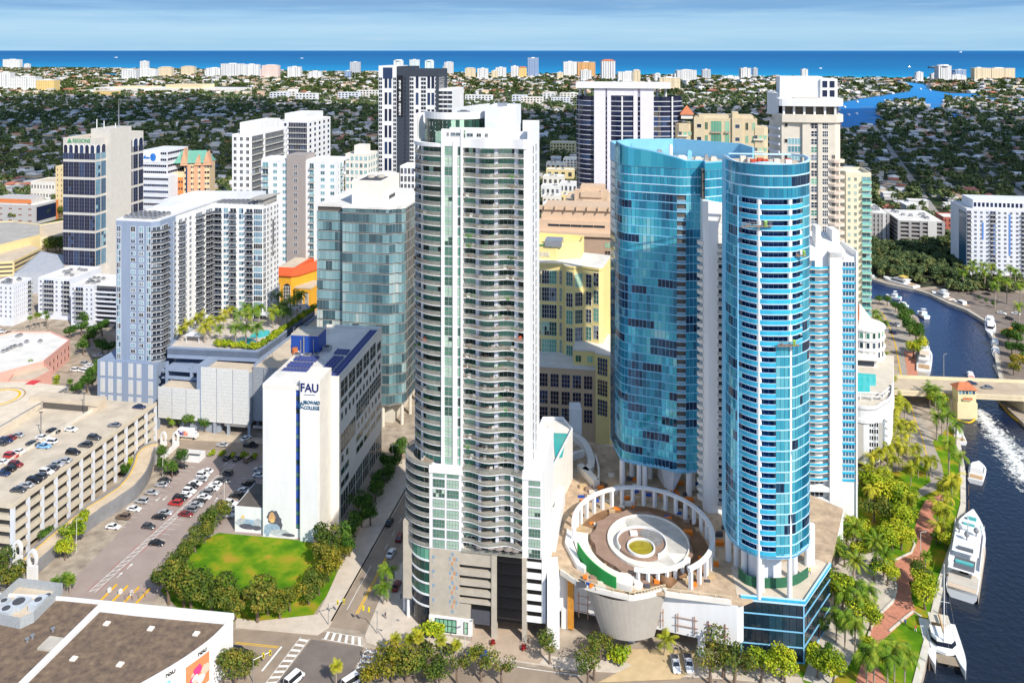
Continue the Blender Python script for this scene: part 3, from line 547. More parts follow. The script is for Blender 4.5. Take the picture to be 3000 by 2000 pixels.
# terrace with a pool at the side
ps=Bld('pool_terrace','white raised terrace with a narrow turquoise pool, squeezed beside the tall white tower','terrace',1600,1400,30)
zz=-8
def L2(px,py,z):p=G(px,py,ps.o.z+z)-ps.o;return(p.x*ps.U[0]+p.y*ps.U[1],p.x*ps.V[0]+p.y*ps.V[1])
POOL=M('pool_water',(.03,.36,.36),rough=.1,var=.12,scale=.3,spec=.6)
pts=[L2(*q,0)for q in((1560,1372),(1622,1372),(1678,1262),(1650,1228),(1590,1228),(1562,1290))]
m=MB();m.prism(pts,-29.9,0);ps.part('wall',m,CREAMW);m=MB();parapet(m,pts,0,.9,.35);ps.part('parapet',m,WHITE)
m=MB();m.prism([L2(*q,0)for q in((1627,1340),(1647,1340),(1662,1272),(1620,1270))],.02,.3);ps.part('pool',m,POOL)
m=MB();m.prism([L2(*q,0)for q in((1585,1330),(1612,1330),(1618,1290),(1585,1290))],.0,3.4);ps.part('pavilion',m,CREAMW)
for(px,py)in((1590,1345),(1603,1362),(1596,1270),(1612,1262)):q=L2(px,py,0);m=MB();m.box(q[0]-.9,q[0]+.9,q[1]-.35,q[1]+.35,.3,.55);m.box(q[0]-.9,q[0]-.7,q[1]-.35,q[1]+.35,.5,1.1);ps.part('sun_lounger',m,M('red_brown_fabric',(.25,.08,.05),var=.1))
# ================================================================ podium with the ring, and the two blue glass towers
ZD=15.0
BSTOPS=[(0,(.004,.012,.035)),(.22,(.008,.03,.085)),(.34,(.015,.13,.24)),(.52,(.022,.26,.43)),(.70,(.05,.41,.56)),(.86,(.16,.56,.66)),(1,(.46,.70,.74))]
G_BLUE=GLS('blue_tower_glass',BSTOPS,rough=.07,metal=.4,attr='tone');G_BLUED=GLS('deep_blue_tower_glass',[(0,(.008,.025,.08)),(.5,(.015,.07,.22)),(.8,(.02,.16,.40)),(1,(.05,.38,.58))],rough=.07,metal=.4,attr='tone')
BLUEF=M('sky_blue_frame',(.22,.52,.74),rough=.35,var=.06);BLUER=M('blue_railing_glass',(.04,.41,.62),rough=.15,var=.18,scale=.5);PALEB=M('pale_blue_slab',(.48,.68,.84),rough=.5,var=.05)
def tone(o,seed,base=.5,spread=.35,run=3):
 """tint of each pane: slow streaks painted in for reflections, some runs of dark open rooms"""
 rg=random.Random(seed);n=len(o.data.polygons);v=[];fl=seed%50;ph=seed//50
 while len(v)<n:
  dark=rg.random()<spread*.50
  for _ in range(rg.randint(2,run+1)):
   j=len(v)/2;t=base+spread*(.42*math.sin(j*.33+fl*.16+ph)+.30*math.sin(j*.87-fl*.37+ph)+.22*math.sin(fl*.9+j*.12))+rg.uniform(-.09,.09);t=rg.uniform(.10,.30)if dark else t;v+=[min(1,max(.1,t))]*2  # sine streaks put the look of reflections into the tint
 n=n
 a=o.data.attributes.new('tone','FLOAT','FACE');a.data.foreach_set('value',v[:n]);return o
def smooth_line(pts,n=3):
 """Catmull-Rom through the plan points"""
 P=[Vector(p)for p in pts];P=[P[0]*2-P[1]]+P+[P[-1]*2-P[-2]];o=[]
 for i in range(1,len(P)-2):
  for k in range(n):t=k/n;a,b_,c,d=P[i-1:i+3];o.append(.5*((2*b_)+(c-a)*t+(2*a-5*b_+4*c-d)*t*t+(3*b_-a-3*c+d)*t**3))
 o.append(P[-2]);return[tuple(p)for p in o]
def rel(root,pts):return[(p.x-root.x,p.y-root.y)for p in pts]
# ---- podium
pr=G(1867,1920);PD=empty('podium_building',pr,0,'white parking podium with a round construction deck and grey drum front','podium')
def PL(px,py,z):p=G(px,py,z)-pr;return(p.x,p.y)
deck=[PL(*q,ZD)for q in((1640,1668),(1690,1700),(1760,1722),(1867,1731),(1945,1736),(2143,1761),(2175,1766),(2432,1657),(2470,1490),(2100,1330),(1810,1310),(1682,1285),(1626,1492),(1605,1640))]
m=MB();m.prism(deck,ZD-.8,ZD);m.build('deck',M('dusty_deck',(.46,.34,.23),var=.38,scale=.30),PD)
m=MB();a=PL(1640,1668,ZD);b_=PL(2160,1764,ZD);back=[PL(2470,1490,ZD),PL(2100,1330,ZD),PL(1682,1285,ZD),PL(1626,1492,ZD)]
m.prism([a,(a[0]+2,a[1]+.6),b_]+back,4.2,ZD-.8);m.build('wall',WHITE,PD)
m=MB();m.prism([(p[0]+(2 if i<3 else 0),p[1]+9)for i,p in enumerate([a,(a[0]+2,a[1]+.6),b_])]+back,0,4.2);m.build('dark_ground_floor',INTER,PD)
fd=Vector((b_[0]-a[0],b_[1]-a[1]));fl_=fd.length;fd/=fl_;fa=math.atan2(fd.y,fd.x)
def FX(px,off=0):  # metres along the front, from the pixel column
 for i in range(1000):
  s=fl_*i/999;x=a[0]+fd.x*s+pr.x;y=a[1]+fd.y*s+pr.y
  if CX+F*x/y>=px:return s
 return fl_
def FP(s,off=0):return(a[0]+fd.x*s+fd.y*off,a[1]+fd.y*s-fd.x*off)
for px in(1850,2055,1655):s=FX(px);p=FP(s+.9,.15);m=MB();p2=FP(s-.9,.15);m.prism([p2,p,FP(s+.9,-1.2),FP(s-.9,-1.2)],0,5.2);m.build('column',WHITE,PD)
m=MB();s0,s1=FX(1690),FX(1725)
RUST=M('brown_frame_paint',(.35,.20,.14),var=.2)
for(x0,x1,zz_)in((1690,1728,(5.2,7.2,9.2)),(1925,1945,(7,9,)),(1975,2045,(6.6,8.6)),(2065,2135,(6.2,8.2))):
 m=MB();s0,s1=FX(x0),FX(x1)
 for z in zz_:m.prism([FP(s0,.12),FP(s1,.12),FP(s1,.01),FP(s0,.01)],z,z+.14)
 for k in(.15,.85):s=s0+(s1-s0)*k;m.prism([FP(s-.12,.14),FP(s+.12,.14),FP(s+.12,.01),FP(s-.12,.01)],zz_[0]-1.5,zz_[-1]+1)
 m.build('wall_grid',RUST,PD)
dr_t=[PL(*q,ZD-1)for q in((1713,1719),(1745,1729),(1790,1737),(1840,1741),(1895,1741),(1949,1738))];dr_b=[PL(*q,4.6)for q in((1762,1851),(1785,1858),(1815,1864),(1850,1867),(1885,1866),(1917,1863))]
def bulge(p,k,n):return[(q[0],q[1]-k*math.sin(PI*i/(n-1)))for i,q in enumerate(p)]
dt=smooth_line(bulge(dr_t,2.6,6));db=smooth_line(bulge(dr_b,1.2,6));n_=len(dt)
m=MB();m.add([(*p,4.6)for p in db]+[(*p,ZD-.9)for p in dt]+[(p[0],p[1]+4,4.6)for p in db]+[(p[0],p[1]+4,ZD-.9)for p in dt],[(i,i+1,n_+i+1,n_+i)for i in range(n_-1)]+[tuple(range(0,n_))+tuple(range(3*n_-1,2*n_-1,-1))]+[(0,n_,3*n_,2*n_),(n_-1,2*n_-1,4*n_-1,3*n_-1)]);m.build('drum',M('ribbed_grey_metal',(.35,.32,.28),rough=.5,var=.06,scale=.7),PD)
rim=smooth_line([(p[0],p[1]-.5)for p in[PL(*q,ZD)for q in((1640,1668),(1690,1702),(1745,1722))]]+bulge(dt[6:],0,2)[3:]+[PL(*q,ZD)for q in((1949,1737),(2050,1750),(2143,1762))],2)
m=MB();m.ribbon(rim,ZD-.9,ZD+.35,.5);m.build('rim',CREAMW,PD)
m=MB();m.ribbon(rim,ZD+1.25,ZD+1.35,.08)
for i in range(0,len(rim),1):m.box(rim[i][0]-.05,rim[i][0]+.05,rim[i][1],rim[i][1]+.1,ZD+.3,ZD+1.25)
m.build('deck_railing',M('cream_railing',(.70,.62,.42),var=0),PD)
# ring, pool and earth on the deck
rc=G(1886,1569,17);rc=(rc.x-pr.x-.6,rc.y-pr.y-1.2)
def ringpts(r,a0,a1,n,sx=.96,sy=1.05):return[(rc[0]+sx*r*math.cos(R(a0+(a1-a0)*i/n)),rc[1]+sy*r*math.sin(R(a0+(a1-a0)*i/n)))for i in range(n+1)]
def prism_ring(r0,r1,a0,a1,z0,z1,n,name,mat):
 m=MB();m.prism(ringpts(r1,a0,a1,n)+list(reversed(ringpts(r0,a0,a1,n))),z0,z1);return m.build(name,mat,PD)
RZ=ZD+5.4
prism_ring(18.9,20.0,-62,178,RZ-.7,RZ,56,'ring_beam',WHITE)
for i in range(25):p=ringpts(19.45,-60+238*i/24,200,1)[0];m=MB();m.cyl(*p,.62,ZD,RZ-.7,n=4);m.build('ring_column',WHITE,PD)
prism_ring(15.4,19.3,168,252,ZD+.02,ZD+1.5,20,'curved_ramp',CREAMW)
prism_ring(14.4,15.2,252,318,ZD+2.6,ZD+3.4,18,'small_ring_beam',WHITE)
for i in range(7):p=ringpts(14.8,256+60*i/6,300,1)[0];m=MB();m.cyl(*p,.5,ZD,ZD+2.6,n=4);m.build('small_ring_column',WHITE,PD)
PCON=M('pool_shell_concrete',(.50,.48,.44),var=.22,scale=.35);BRN=M('brown_primer',(.30,.20,.15),var=.18,scale=.4)
m=MB();m.prism([(rc[0]-.3+(p[0]-rc[0])*(1+.05*math.sin(i*1.7)),rc[1]+(p[1]-rc[1])*(1+.05*math.cos(i*2.3)))for i,p in enumerate(ringpts(13.9,0,354,40))],ZD,ZD+1.4);m.build('pool_base',BRN,PD)
pc=(rc[0]+1.5,rc[1]-.5);m=MB();m.prism(arc(*pc,10.8,12.2,0,354,40),ZD+1.41,ZD+1.5);m.build('pool_floor',PCON,PD);m=MB();m.prism(arc(*pc,10.7,12.1,118,292,24)+list(reversed(arc(pc[0]-.5,pc[1]-2,6.4,7,130,285,18))),ZD+1.505,ZD+1.56);m.build('white_shell',CREAMW,PD);m=MB();m.prism(arc(*pc,10.6,12,-58,-28,8)+[(pc[0]+4,pc[1]-5)],ZD+1.51,ZD+1.57);m.build('white_shell',CREAMW,PD)
m=MB();m.ribbon(arc(*pc,11,12.4,0,354,40),ZD+1.4,ZD+1.95,.3,closed=True);m.build('pool_rim',CREAMW,PD)
ic=(rc[0]-.5,rc[1]-2.4)
m=MB();m.prism(arc(ic[0],ic[1],6.6,6.9,0,352,32),ZD+1.51,ZD+2.3);m.build('island',BRN,PD)
m=MB();m.prism(arc(ic[0]+2.6,ic[1]+2.2,3.4,4.0,-70,150,18),ZD+2.31,ZD+2.36);m.build('island_basin',M('basin_grey',(.22,.22,.22),var=.3,scale=.8),PD)
m=MB();m.ribbon(arc(ic[0],ic[1],6.7,7.0,-60,200,26),ZD+1.5,ZD+2.9,.3);m.ribbon(arc(ic[0]-.6,ic[1]-2.6,3.7,4.0,0,354,26),ZD+2.2,ZD+2.95,.35,closed=True);m.build('spiral_wall',WHITE,PD)
m=MB();m.prism(arc(ic[0]-.6,ic[1]-2.6,3.35,3.6,0,354,26),ZD+2.31,ZD+2.42);m.build('green_pool',M('green_pool_water',(.33,.27,.02),rough=.15,var=.3,scale=.7,spec=.5),PD)
m=MB();m.box(ic[0]-2.6,ic[0]-.6,ic[1]+3.0,ic[1]+4.8,ZD+2.3,ZD+2.9);m.build('white_block',WHITE,PD)
gp=ringpts(19.7,196,240,14);m=MB();m.ribbon(gp,[ZD+.1]*len(gp),[ZD+4.4-1.6*i/(len(gp)-1)for i in range(len(gp))],.3);m.build('green_wall',M('green_turf_wall',(.02,.28,.06),var=.12),PD)
m=MB();m.prism([PL(*q,ZD)for q in((1662,1560),(1680,1575),(1678,1600),(1700,1660),(1720,1668),(1712,1680),(1690,1668),(1655,1600))],ZD+.01,ZD+1.3);m.build('white_parapet',WHITE,PD)
m=MB();m.prism([PL(*q,ZD)for q in((1880,1655),(1950,1632),(2030,1620),(2045,1640),(2000,1690),(1945,1712),(1880,1722))],ZD+.01,ZD+.12);m.build('earth_bed',SOIL,PD);m=MB();m.prism(ringpts(18.6,-58,150,40)+list(reversed(ringpts(14.0,-58,150,40))),ZD+.005,ZD+.06);m.build('earth_bed',SOIL,PD)
for(px,py,r_,h_)in((1905,1690,3.4,1.1),(1950,1700,3.0,1.3),(1990,1680,3.4,1.0),(1920,1672,2.6,1.0),(2040,1530,2.5,.9),(2000,1480,2.2,.8),(1760,1420,2.6,.9)):
 q=PL(px,py,ZD);m=MB();k=[(q[0]+r_*math.cos(t)*random.uniform(.7,1.1),q[1]+r_*math.sin(t)*random.uniform(.7,1.1))for t in[2*PI*i/9 for i in range(9)]];m.taper(k,ZD,[(q[0]+(p[0]-q[0])*.3,q[1]+(p[1]-q[1])*.3)for p in k],ZD+h_);m.build('earth_mound',SOIL,PD,True)
for(px,py,r_)in((1830,1700,3.4),(1790,1706,1.3),(1866,1716,1.5),(1868,1668,1.4)):
 q=PL(px,py,ZD);m=MB();m.cyl(q[0],q[1],r_,ZD,ZD+.6,n=20);m.cyl(q[0],q[1],r_*.55,ZD+.6,ZD+1.1,n=16);m.build('round_planter',CREAMW,PD)
for i in range(190):  # builders' clutter: pallets, boards, drums
 px=random.uniform(1700,2120);py=random.choice((random.uniform(1380,1480),random.uniform(1420,1470),random.uniform(1640,1725),random.uniform(1480,1600)));q=PL(px,py,ZD)
 if math.hypot(q[0]-rc[0],q[1]-rc[1])<13.6:continue
 m=MB();w_=random.uniform(.4,1.3);m.box(q[0]-w_,q[0]+w_,q[1]-w_*.6,q[1]+w_*.6,ZD,ZD+random.uniform(.2,1.1));m.build('site_clutter',random.choice((CONC2,BRN,M('pale_timber',(.50,.36,.20),var=.1),DGREY,M('safety_orange',(.75,.20,.02),var=0),BLUEP)),PD)
for(pts_,w_)in((((1668,1285),(1700,1310),(1718,1345),(1722,1375),(1705,1392)),2.2),(((1668,1360),(1690,1345),(1712,1340)),1.2),(((1742,1350),(1752,1390),(1750,1425)),.5),(((1690,1380),(1712,1400),(1740,1430)),2.0)):
 c_=smooth_line([PL(*q,ZD)for q in pts_]);m=MB();m.ribbon(c_,ZD,ZD+2.2,w_);m.build('curved_white_wall',CREAMW,PD)
m=MB();q=PL(1690,1275,ZD);m.box(q[0]-2.4,q[0]+1.6,q[1]-1,q[1]+5,ZD,ZD+9.5);m.build('stair_tower',WHITE,PD)
m=MB();q=PL(1628,1690,ZD+2);m.box(q[0]-2.2,q[0]+.9,q[1]-1.5,q[1]+8,0,ZD+2.2);m.build('white_pylon',WHITE,PD)
m=MB();m.prism([FP(FX(1664),.6),FP(FX(1681),.6),FP(FX(1681),.02),FP(FX(1664),.02)],.5,ZD-.4);m.build('orange_hoist',M('rusty_orange',(.50,.22,.03),var=.25,scale=1.2),PD)
# glass office corner of the podium
OF=Bld('glass_office_corner','dark blue glass office corner under a sandy deck below the round blue tower','office block',2172,1925,th=R(8))
wO=OF.X(2354);zO=ZD-.2;fr_=OF.L(2431,1657,zO);bk_=OF.L(2395,1640,zO)
m=MB();m.prism([(.3,.3),(wO-.3,.3),(fr_[0]-.4,fr_[1]),bk_,(.3,12)],0,zO-.5);OF.part('core',m,INTER);m=MB();m.prism([(-1,0),(wO,0),fr_,bk_,(-1,12)],zO-.5,zO+.25);OF.part('deck',m,M('sandy_deck',(.62,.53,.42),var=.12))
for i in range(4):
 z0=zO*i/4;z1=zO*(i+1)/4
 tone(OF.part('glass_band',panels([(0,0),(wO,0)],z0+.3,z1-.1,1.6),GLS('office_glass',[(0,(.006,.010,.016)),(.6,(.012,.03,.05)),(1,(.03,.12,.18))],rough=.06,attr='tone')),i,.4,.3);tone(OF.part('glass_band',panels([(wO,0),fr_],z0+.3,z1-.1,1.6),MATS['office_glass']),i+9,.3,.3)
 r=MB();r.ribbon([(-.05,-.12),(wO+.12,-.12),(fr_[0]+.12,fr_[1])],z0+.02,z0+.3,.25);OF.part('frame_band',r,BLUEF)
r=MB();r.box(wO-.1,wO+.2,-.2,.1,0,zO);r.box(-.2,.15,-.2,.1,0,zO);OF.part('frame_post',r,BLUEF)
r=MB();r.ribbon([(-.2,-.35),(wO+.3,-.35),(fr_[0]+.3,fr_[1])],zO-.5,zO+.9,.4);OF.part('parapet',r,PALEB);r=MB();r.ribbon([(-.2,-.45),(wO+.4,-.45),(fr_[0]+.4,fr_[1])],zO+.1,zO+.7,.08);OF.part('parapet_glass',r,BLUER)
# ---- left blue tower
br=G(1889,1428,ZD);B1=empty('blue_glass_tower',br,0,'wide wavy blue glass tower on white stilts, without balcony bands, its roof rim sloping','glass tower')
zb=23.0;pts=[((px),(py))for px,py in((1804,1319),(1816,1336),(1840,1349),(1895,1360),(1925,1365),(1952,1371),(1983,1378),(2003,1380),(2024,1378),(2061,1378))]
PP=[G(px,py,zb)for px,py in pts]
PP[0].y+=2
PP+=[G(2068,474,117)+Vector((0,1,0)),G(2121,469,117),G(2209,460,117)]
front=smooth_line(rel(br,PP[:10]),3);fr2=front+rel(br,PP[10:])
plan=fr2+[(fr2[-1][0]-1,fr2[-1][1]+11),(fr2[0][0]+22,fr2[0][1]+17),(fr2[0][0]+6,fr2[0][1]+15),(fr2[0][0]-.6,fr2[0][1]+8)]
side=[fr2[0],plan[-1],plan[-2]]
zl=zb-ZD;nf=35;ztop=114.2-ZD;fb=(ztop-zl)/nf
cen=(sum(p[0]for p in plan)/len(plan),sum(p[1]for p in plan)/len(plan));inn=[(cen[0]+(p[0]-cen[0])*.93,cen[1]+(p[1]-cen[1])*.93)for p in plan]
m=MB();m.prism(inn,zl,ztop);m.build('core',INTER,B1)
m=MB();m.prism(plan,zl-.6,zl-.05);m.ribbon(fr2,zl-.3,zl+.4,.3);m.build('base_rim',BLUEF,B1)
def pxs(p,root):return CX+F*(p[0]+root.x)/(p[1]+root.y)
segA=[p for p in fr2 if pxs(p,br)<1983];segC=[p for p in fr2 if pxs(p,br)>2008];ia=len(segA);ic_=len(fr2)-len(segC)
rec=[(segA[-1][0],segA[-1][1]+1.6),(segC[0][0],segC[0][1]+1.6)]
for i in range(nf):
 z0=zl+fb*i;z1=z0+fb;tp=i>=nf-3
 if tp:tone(panels(fr2,z0+.12,z1-.14,1.15,.075,True).build('glass_band',[G_BLUE,BLUEF],B1),i,.62,.12,6)
 else:
  base=.57+.12*math.sin(i*.55)
  tone(panels(segA,z0+.12,z1-.14,1.15,.075,True).build('glass_band',[G_BLUE,BLUEF],B1),i,base,.34,7)
  tone(panels(segC,z0+.12,z1-.14,1.15,.075,True).build('glass_band',[G_BLUE,BLUEF],B1),i+50,.55 if i<28 else .78,.22,5);tone(panels(rec,z0+.1,z1-.5,1.2,.075,True).build('glass_band',[G_BLUE,BLUEF],B1),i+200,.12,.1,2)
  bm=MB();bm.prism([segA[-1],segC[0],rec[1],rec[0]],z0-.3,z0);o=bm.build('balcony',PALEB,B1);rm=MB();rm.ribbon([segA[-1],segC[0]],z0+.02,z0+1.0,.06);rm.build('railing',M('clear_railing',(.20,.34,.44),rough=.2,var=.2),o)
 tone(panels([plan[-2],plan[-1],fr2[0]],z0+.12,z1-.14,1.3,.075,True).build('glass_band',[G_BLUE,BLUEF],B1),i+300,.3,.2)
 r=MB();r.ribbon([(p[0],p[1]-.10)for p in(fr2)],z0-.13,z0+.12,.22);r.build('floor_edge',BLUEF if i<nf-3 else PALEB,B1)
 if not tp:
  r=MB();
  for k in range(4,6):pass
topz=[ZP(408,258)-ZD-2.2*(1-abs(0))if i==0 else(121.5-ZD)-(121.5-116.8)*min(1,i/(len(front)*.8))for i in range(len(fr2))]
m=MB();m.ribbon([(p[0],p[1]-.12)for p in fr2],ztop,topz,.4);m.build('roof_rim',BLUEF,B1)
n_=len(fr2);m=MB()
for i in range(n_-1):m.quad((fr2[i][0],fr2[i][1]-.16,ztop+.1),(fr2[i+1][0],fr2[i+1][1]-.16,ztop+.1),(fr2[i+1][0],fr2[i+1][1]-.16,topz[i+1]-.35),(fr2[i][0],fr2[i][1]-.16,topz[i]-.35))
tone(m.build('rim_glass',G_BLUE,B1),7,.66,.1,6)
m=MB();m.ribbon([fr2[-1],plan[n_],plan[n_+1],plan[n_+2],plan[n_+3],fr2[0]],ztop,topz[0]+.2,.5);m.build('roof_rim',BLUEF,B1)
m=MB();m.prism(inn,ztop,ztop+.25);m.build('roof',ROOFT,B1)
for(dx,dy,w_,h_,mt)in((2,7,1.5,5,BLUEF),(7,9,1.2,4.5,BLUEF),(12,8,2.5,2,WHITE),(15,6,1.6,3,METAL),(18,5,2,1.4,CONC2),(22,6,3,1.2,WHITE),(27,5,2.4,1,CONC2),(19,8,1,4.5,WHITE),(25,8.5,1.4,2.6,BLUEF),(32,6,2,1,CONC2),(10,6.5,1,.7,M('safety_orange',(.75,.20,.02))),(30,7,1,1.6,METAL)):
 q=(front[0][0]+dx,front[0][1]+dy-dx*.12);m=MB();m.box(q[0]-w_/2,q[0]+w_/2,q[1]-w_/2,q[1]+w_/2,ztop+.2,ztop+.2+h_);m.box(q[0]-w_*.35,q[0]+w_*.35,q[1]-w_*.35,q[1]+w_*.35,ztop+.2+h_,ztop+.5+h_);m.build('roof_machine',mt,B1)
for(px,py,r_)in((1823,1417,.85),(1889,1428,.85),(1852,1400,.8),(1872,1428,.7),(2019,1450,.95),(2030,1432,.7),(2055,1440,.8),(1905,1400,.7)):q=G(px,py,ZD)-br;m=MB();m.cyl(q.x,q.y,r_,0,zl-.5,n=14);m.build('column',WHITE,B1,False)
q0=G(1938,1430,ZD)-br;q1=G(1975,1443,ZD)-br;m=MB();bz=[(q0.x,q0.y),(q1.x,q1.y),(q1.x+3.5,q1.y+1),(q1.x+5.2,q1.y+3.5),(q1.x+5.2,q1.y+8),(q0.x,q0.y+8)];m.taper([(q0.x+1,q0.y+1),(q1.x-.5,q1.y),(q1.x,q1.y+1),(q1.x+.5,q1.y+3),(q1.x+.5,q1.y+7),(q0.x,q0.y+7)],0,bz,zl-.5);m.build('lobby_cone',WHITE2,B1)
# ---- right blue tower
rr=G(2230,1729,ZD);B2=empty('round_blue_tower',rr,0,'round blue glass tower with cyan balcony bands, standing furthest forward by the river','glass tower')
zb2=26.0;PP=[G(px,py,zb2)for px,py in((2124,1540),(2126,1549),(2139,1572),(2163,1596),(2201,1617),(2235,1627),(2273,1629),(2319,1627),(2353,1613),(2373,1580))]
PP[0].y+=3;PP.append(PP[-1]+Vector((1.2,7,0)))
fr=smooth_line(rel(rr,PP),3)
for i,p in enumerate(fr):  # a shallow wave where the balconies end
 x=pxs(p,rr)
 if 2330<x<2368:fr[i]=(p[0],p[1]+.5*math.sin((x-2330)/38*PI))
plan=fr+[(fr[-1][0]-2,fr[-1][1]+4),(fr[0][0]+3,fr[0][1]+5)];zl=zb2-ZD;nf=34;ztop=113.6-ZD;fb=(ztop-zl)/nf
cen=(sum(p[0]for p in plan)/len(plan),sum(p[1]for p in plan)/len(plan)+3)
def sc_(P_,k):return[(cen[0]+(p[0]-cen[0])*k,cen[1]+(p[1]-cen[1])*k)for p in P_]
m=MB();m.prism(sc_(plan,.80),zl-.5,ztop);m.prism(sc_(plan,.42),0,zl);m.build('core',WHITE2,B2)
m=MB();m.prism(plan,zl-.7,zl-.1);m.ribbon(fr,zl-.6,zl+.5,.4);m.build('base_rim',BLUEF,B2)
SL=[p for p in fr if pxs(p,rr)<=2168];SM=[p for p in fr if 2160<pxs(p,rr)<2352];SRr=[p for p in fr[len(fr)//2:]if pxs(p,rr)>=2345]
SL.append(SM[1]);SMi=sc_(SM,.86);SM1=[p for p in SM if pxs(p,rr)<2276];SMg=[p for p in SM if pxs(p,rr)>=2268];SM1i=sc_(SM1,.86)
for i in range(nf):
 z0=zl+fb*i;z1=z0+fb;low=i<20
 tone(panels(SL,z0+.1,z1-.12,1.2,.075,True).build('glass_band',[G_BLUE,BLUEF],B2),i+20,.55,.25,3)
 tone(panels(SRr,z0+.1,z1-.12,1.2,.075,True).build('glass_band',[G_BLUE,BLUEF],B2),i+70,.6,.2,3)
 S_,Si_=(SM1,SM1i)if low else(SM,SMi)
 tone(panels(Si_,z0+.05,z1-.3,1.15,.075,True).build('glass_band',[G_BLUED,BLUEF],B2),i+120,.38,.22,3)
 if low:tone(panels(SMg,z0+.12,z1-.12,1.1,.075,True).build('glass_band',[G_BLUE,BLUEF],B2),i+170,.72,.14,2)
 bm=MB();bm.prism(S_+list(reversed(Si_)),z0-.28,z0);o=bm.build('balcony',PALEB,B2);rm=MB();rm.ribbon([(p[0],p[1]-.03)for p in S_],z0+.0,z0+1.02,.07);rm.ribbon([(p[0],p[1]-.06)for p in S_],z0+1.02,z0+1.12,.12,1);rm.build('railing',[BLUER,PALEB],o)
 for sg in([SL,SRr]+([SMg]if low else[])):r=MB();r.ribbon([(p[0],p[1]-.1)for p in sg],z0-.14,z0+.1,.22);r.build('floor_edge',BLUEF if sg is SL else PALEB,B2)
for px in(2222,2320):
 p=min(fr,key=lambda q:abs(pxs(q,rr)-px));p=sc_([p],.94)[0];m=MB();m.cyl(p[0],p[1],.62,0,ztop,n=12);m.build('column',WHITE,B2)
p=min(fr,key=lambda q:abs(pxs(q,rr)-2165));m=MB();m.box(p[0]-.2,p[0]+.2,p[1]-.15,p[1]+.6,zl,ztop);m.build('post',BLUEF,B2)
zt2=122.0-ZD;nb=3
for i in range(nb):z0=ztop+(zt2-ztop)*i/nb;z1=ztop+(zt2-ztop)*(i+1)/nb;tone(panels(fr,z0+.12,z1-.1,1.15,.075,True).build('glass_band',[G_BLUE,BLUEF],B2),i+400,.50,.05,9);r=MB();r.ribbon([(p[0],p[1]-.12)for p in fr],z0-.2,z0+.12,.3);r.build('floor_edge',PALEB if i else BLUEF,B2)
m=MB();m.ribbon([(p[0],p[1]-.12)for p in fr]+plan[-2:],zt2-.1,[zt2+.3+.35*math.sin(i*.5)for i in range(len(plan))],.4);m.build('roof_rim',PALEB,B2);m=MB();m.prism(sc_(plan,.96),zt2-1.4,zt2-1.2);m.build('roof',ROOFT,B2)
for k in range(9):q=sc_([fr[2+3*k%len(fr)]],random.uniform(.3,.8))[0];m=MB();m.box(q[0]-.7,q[0]+.7,q[1]-.5,q[1]+.5,zt2-1.2,zt2+random.uniform(.1,1.0));m.build('roof_clutter',random.choice((WHITE,CONC2,M('red_tarp',(.5,.08,.04)))),B2)
for(px,py)in((2134,1640),(2158,1655),(2180,1690),(2230,1729),(2327,1698),(2280,1690),(2365,1655),(2378,1650)):q=G(px,py,ZD)-rr;m=MB();m.cyl(q.x,q.y,.8,0,zl-.6,n=12);m.build('column',WHITE,B2)
gf=smooth_line([(p.x-rr.x,p.y-rr.y)for p in[G(*q,ZD)for q in((2163,1690),(2185,1712),(2225,1722),(2290,1722),(2335,1712),(2368,1690))]]);m=MB();m.ribbon(gf,.02,2.6,.1);o=m.build('netting_fence',M('green_netting',(.03,.13,.07),var=.2,scale=1.5));o.location=rr;tag(o,'dark green netting fence curved round the stilts of the round blue tower','fence')
# builders' cradles hung on the front
def cradle(px,py,w_,lab):
 p=min(fr,key=lambda q:abs(pxs(q,rr)-px));Yw=p[1]+rr.y-1.0;e=empty('suspended_platform',(p[0]+rr.x,Yw,ZP(py,Yw)),0,lab,'work platform','work platforms hung on the blue tower')
 m=MB();m.box(-w_/2,w_/2,-.6,.4,0,.14);m.build('platform_floor',M('rusty_steel',(.30,.17,.11),var=.3,scale=2),e)
 m=MB()
 for k in range(int(w_)+1):m.box(-w_/2+k,-w_/2+k+.08,-.6,-.52,.14,1.2)
 m.box(-w_/2,w_/2,-.62,-.54,1.1,1.2);m.box(-w_/2,w_/2,-.62,-.54,.6,.68);m.build('platform_rail',METAL,e)
 for k in(-1,1):m=MB();m.box(k*w_*.3-.3,k*w_*.3+.3,-.4,.1,.14,1.0+.4*k);m.build('tool_box',M('lime_vest',(.35,.65,.03))if k>0 else BRN,e)
cradle(2208,664,7.5,'rusty work platform hung near the top of the round blue tower');cradle(2300,1012,5,'rusty work platform half way up the round blue tower');cradle(2346,750,2.6,'short work platform with orange load at the right edge of the blue tower')
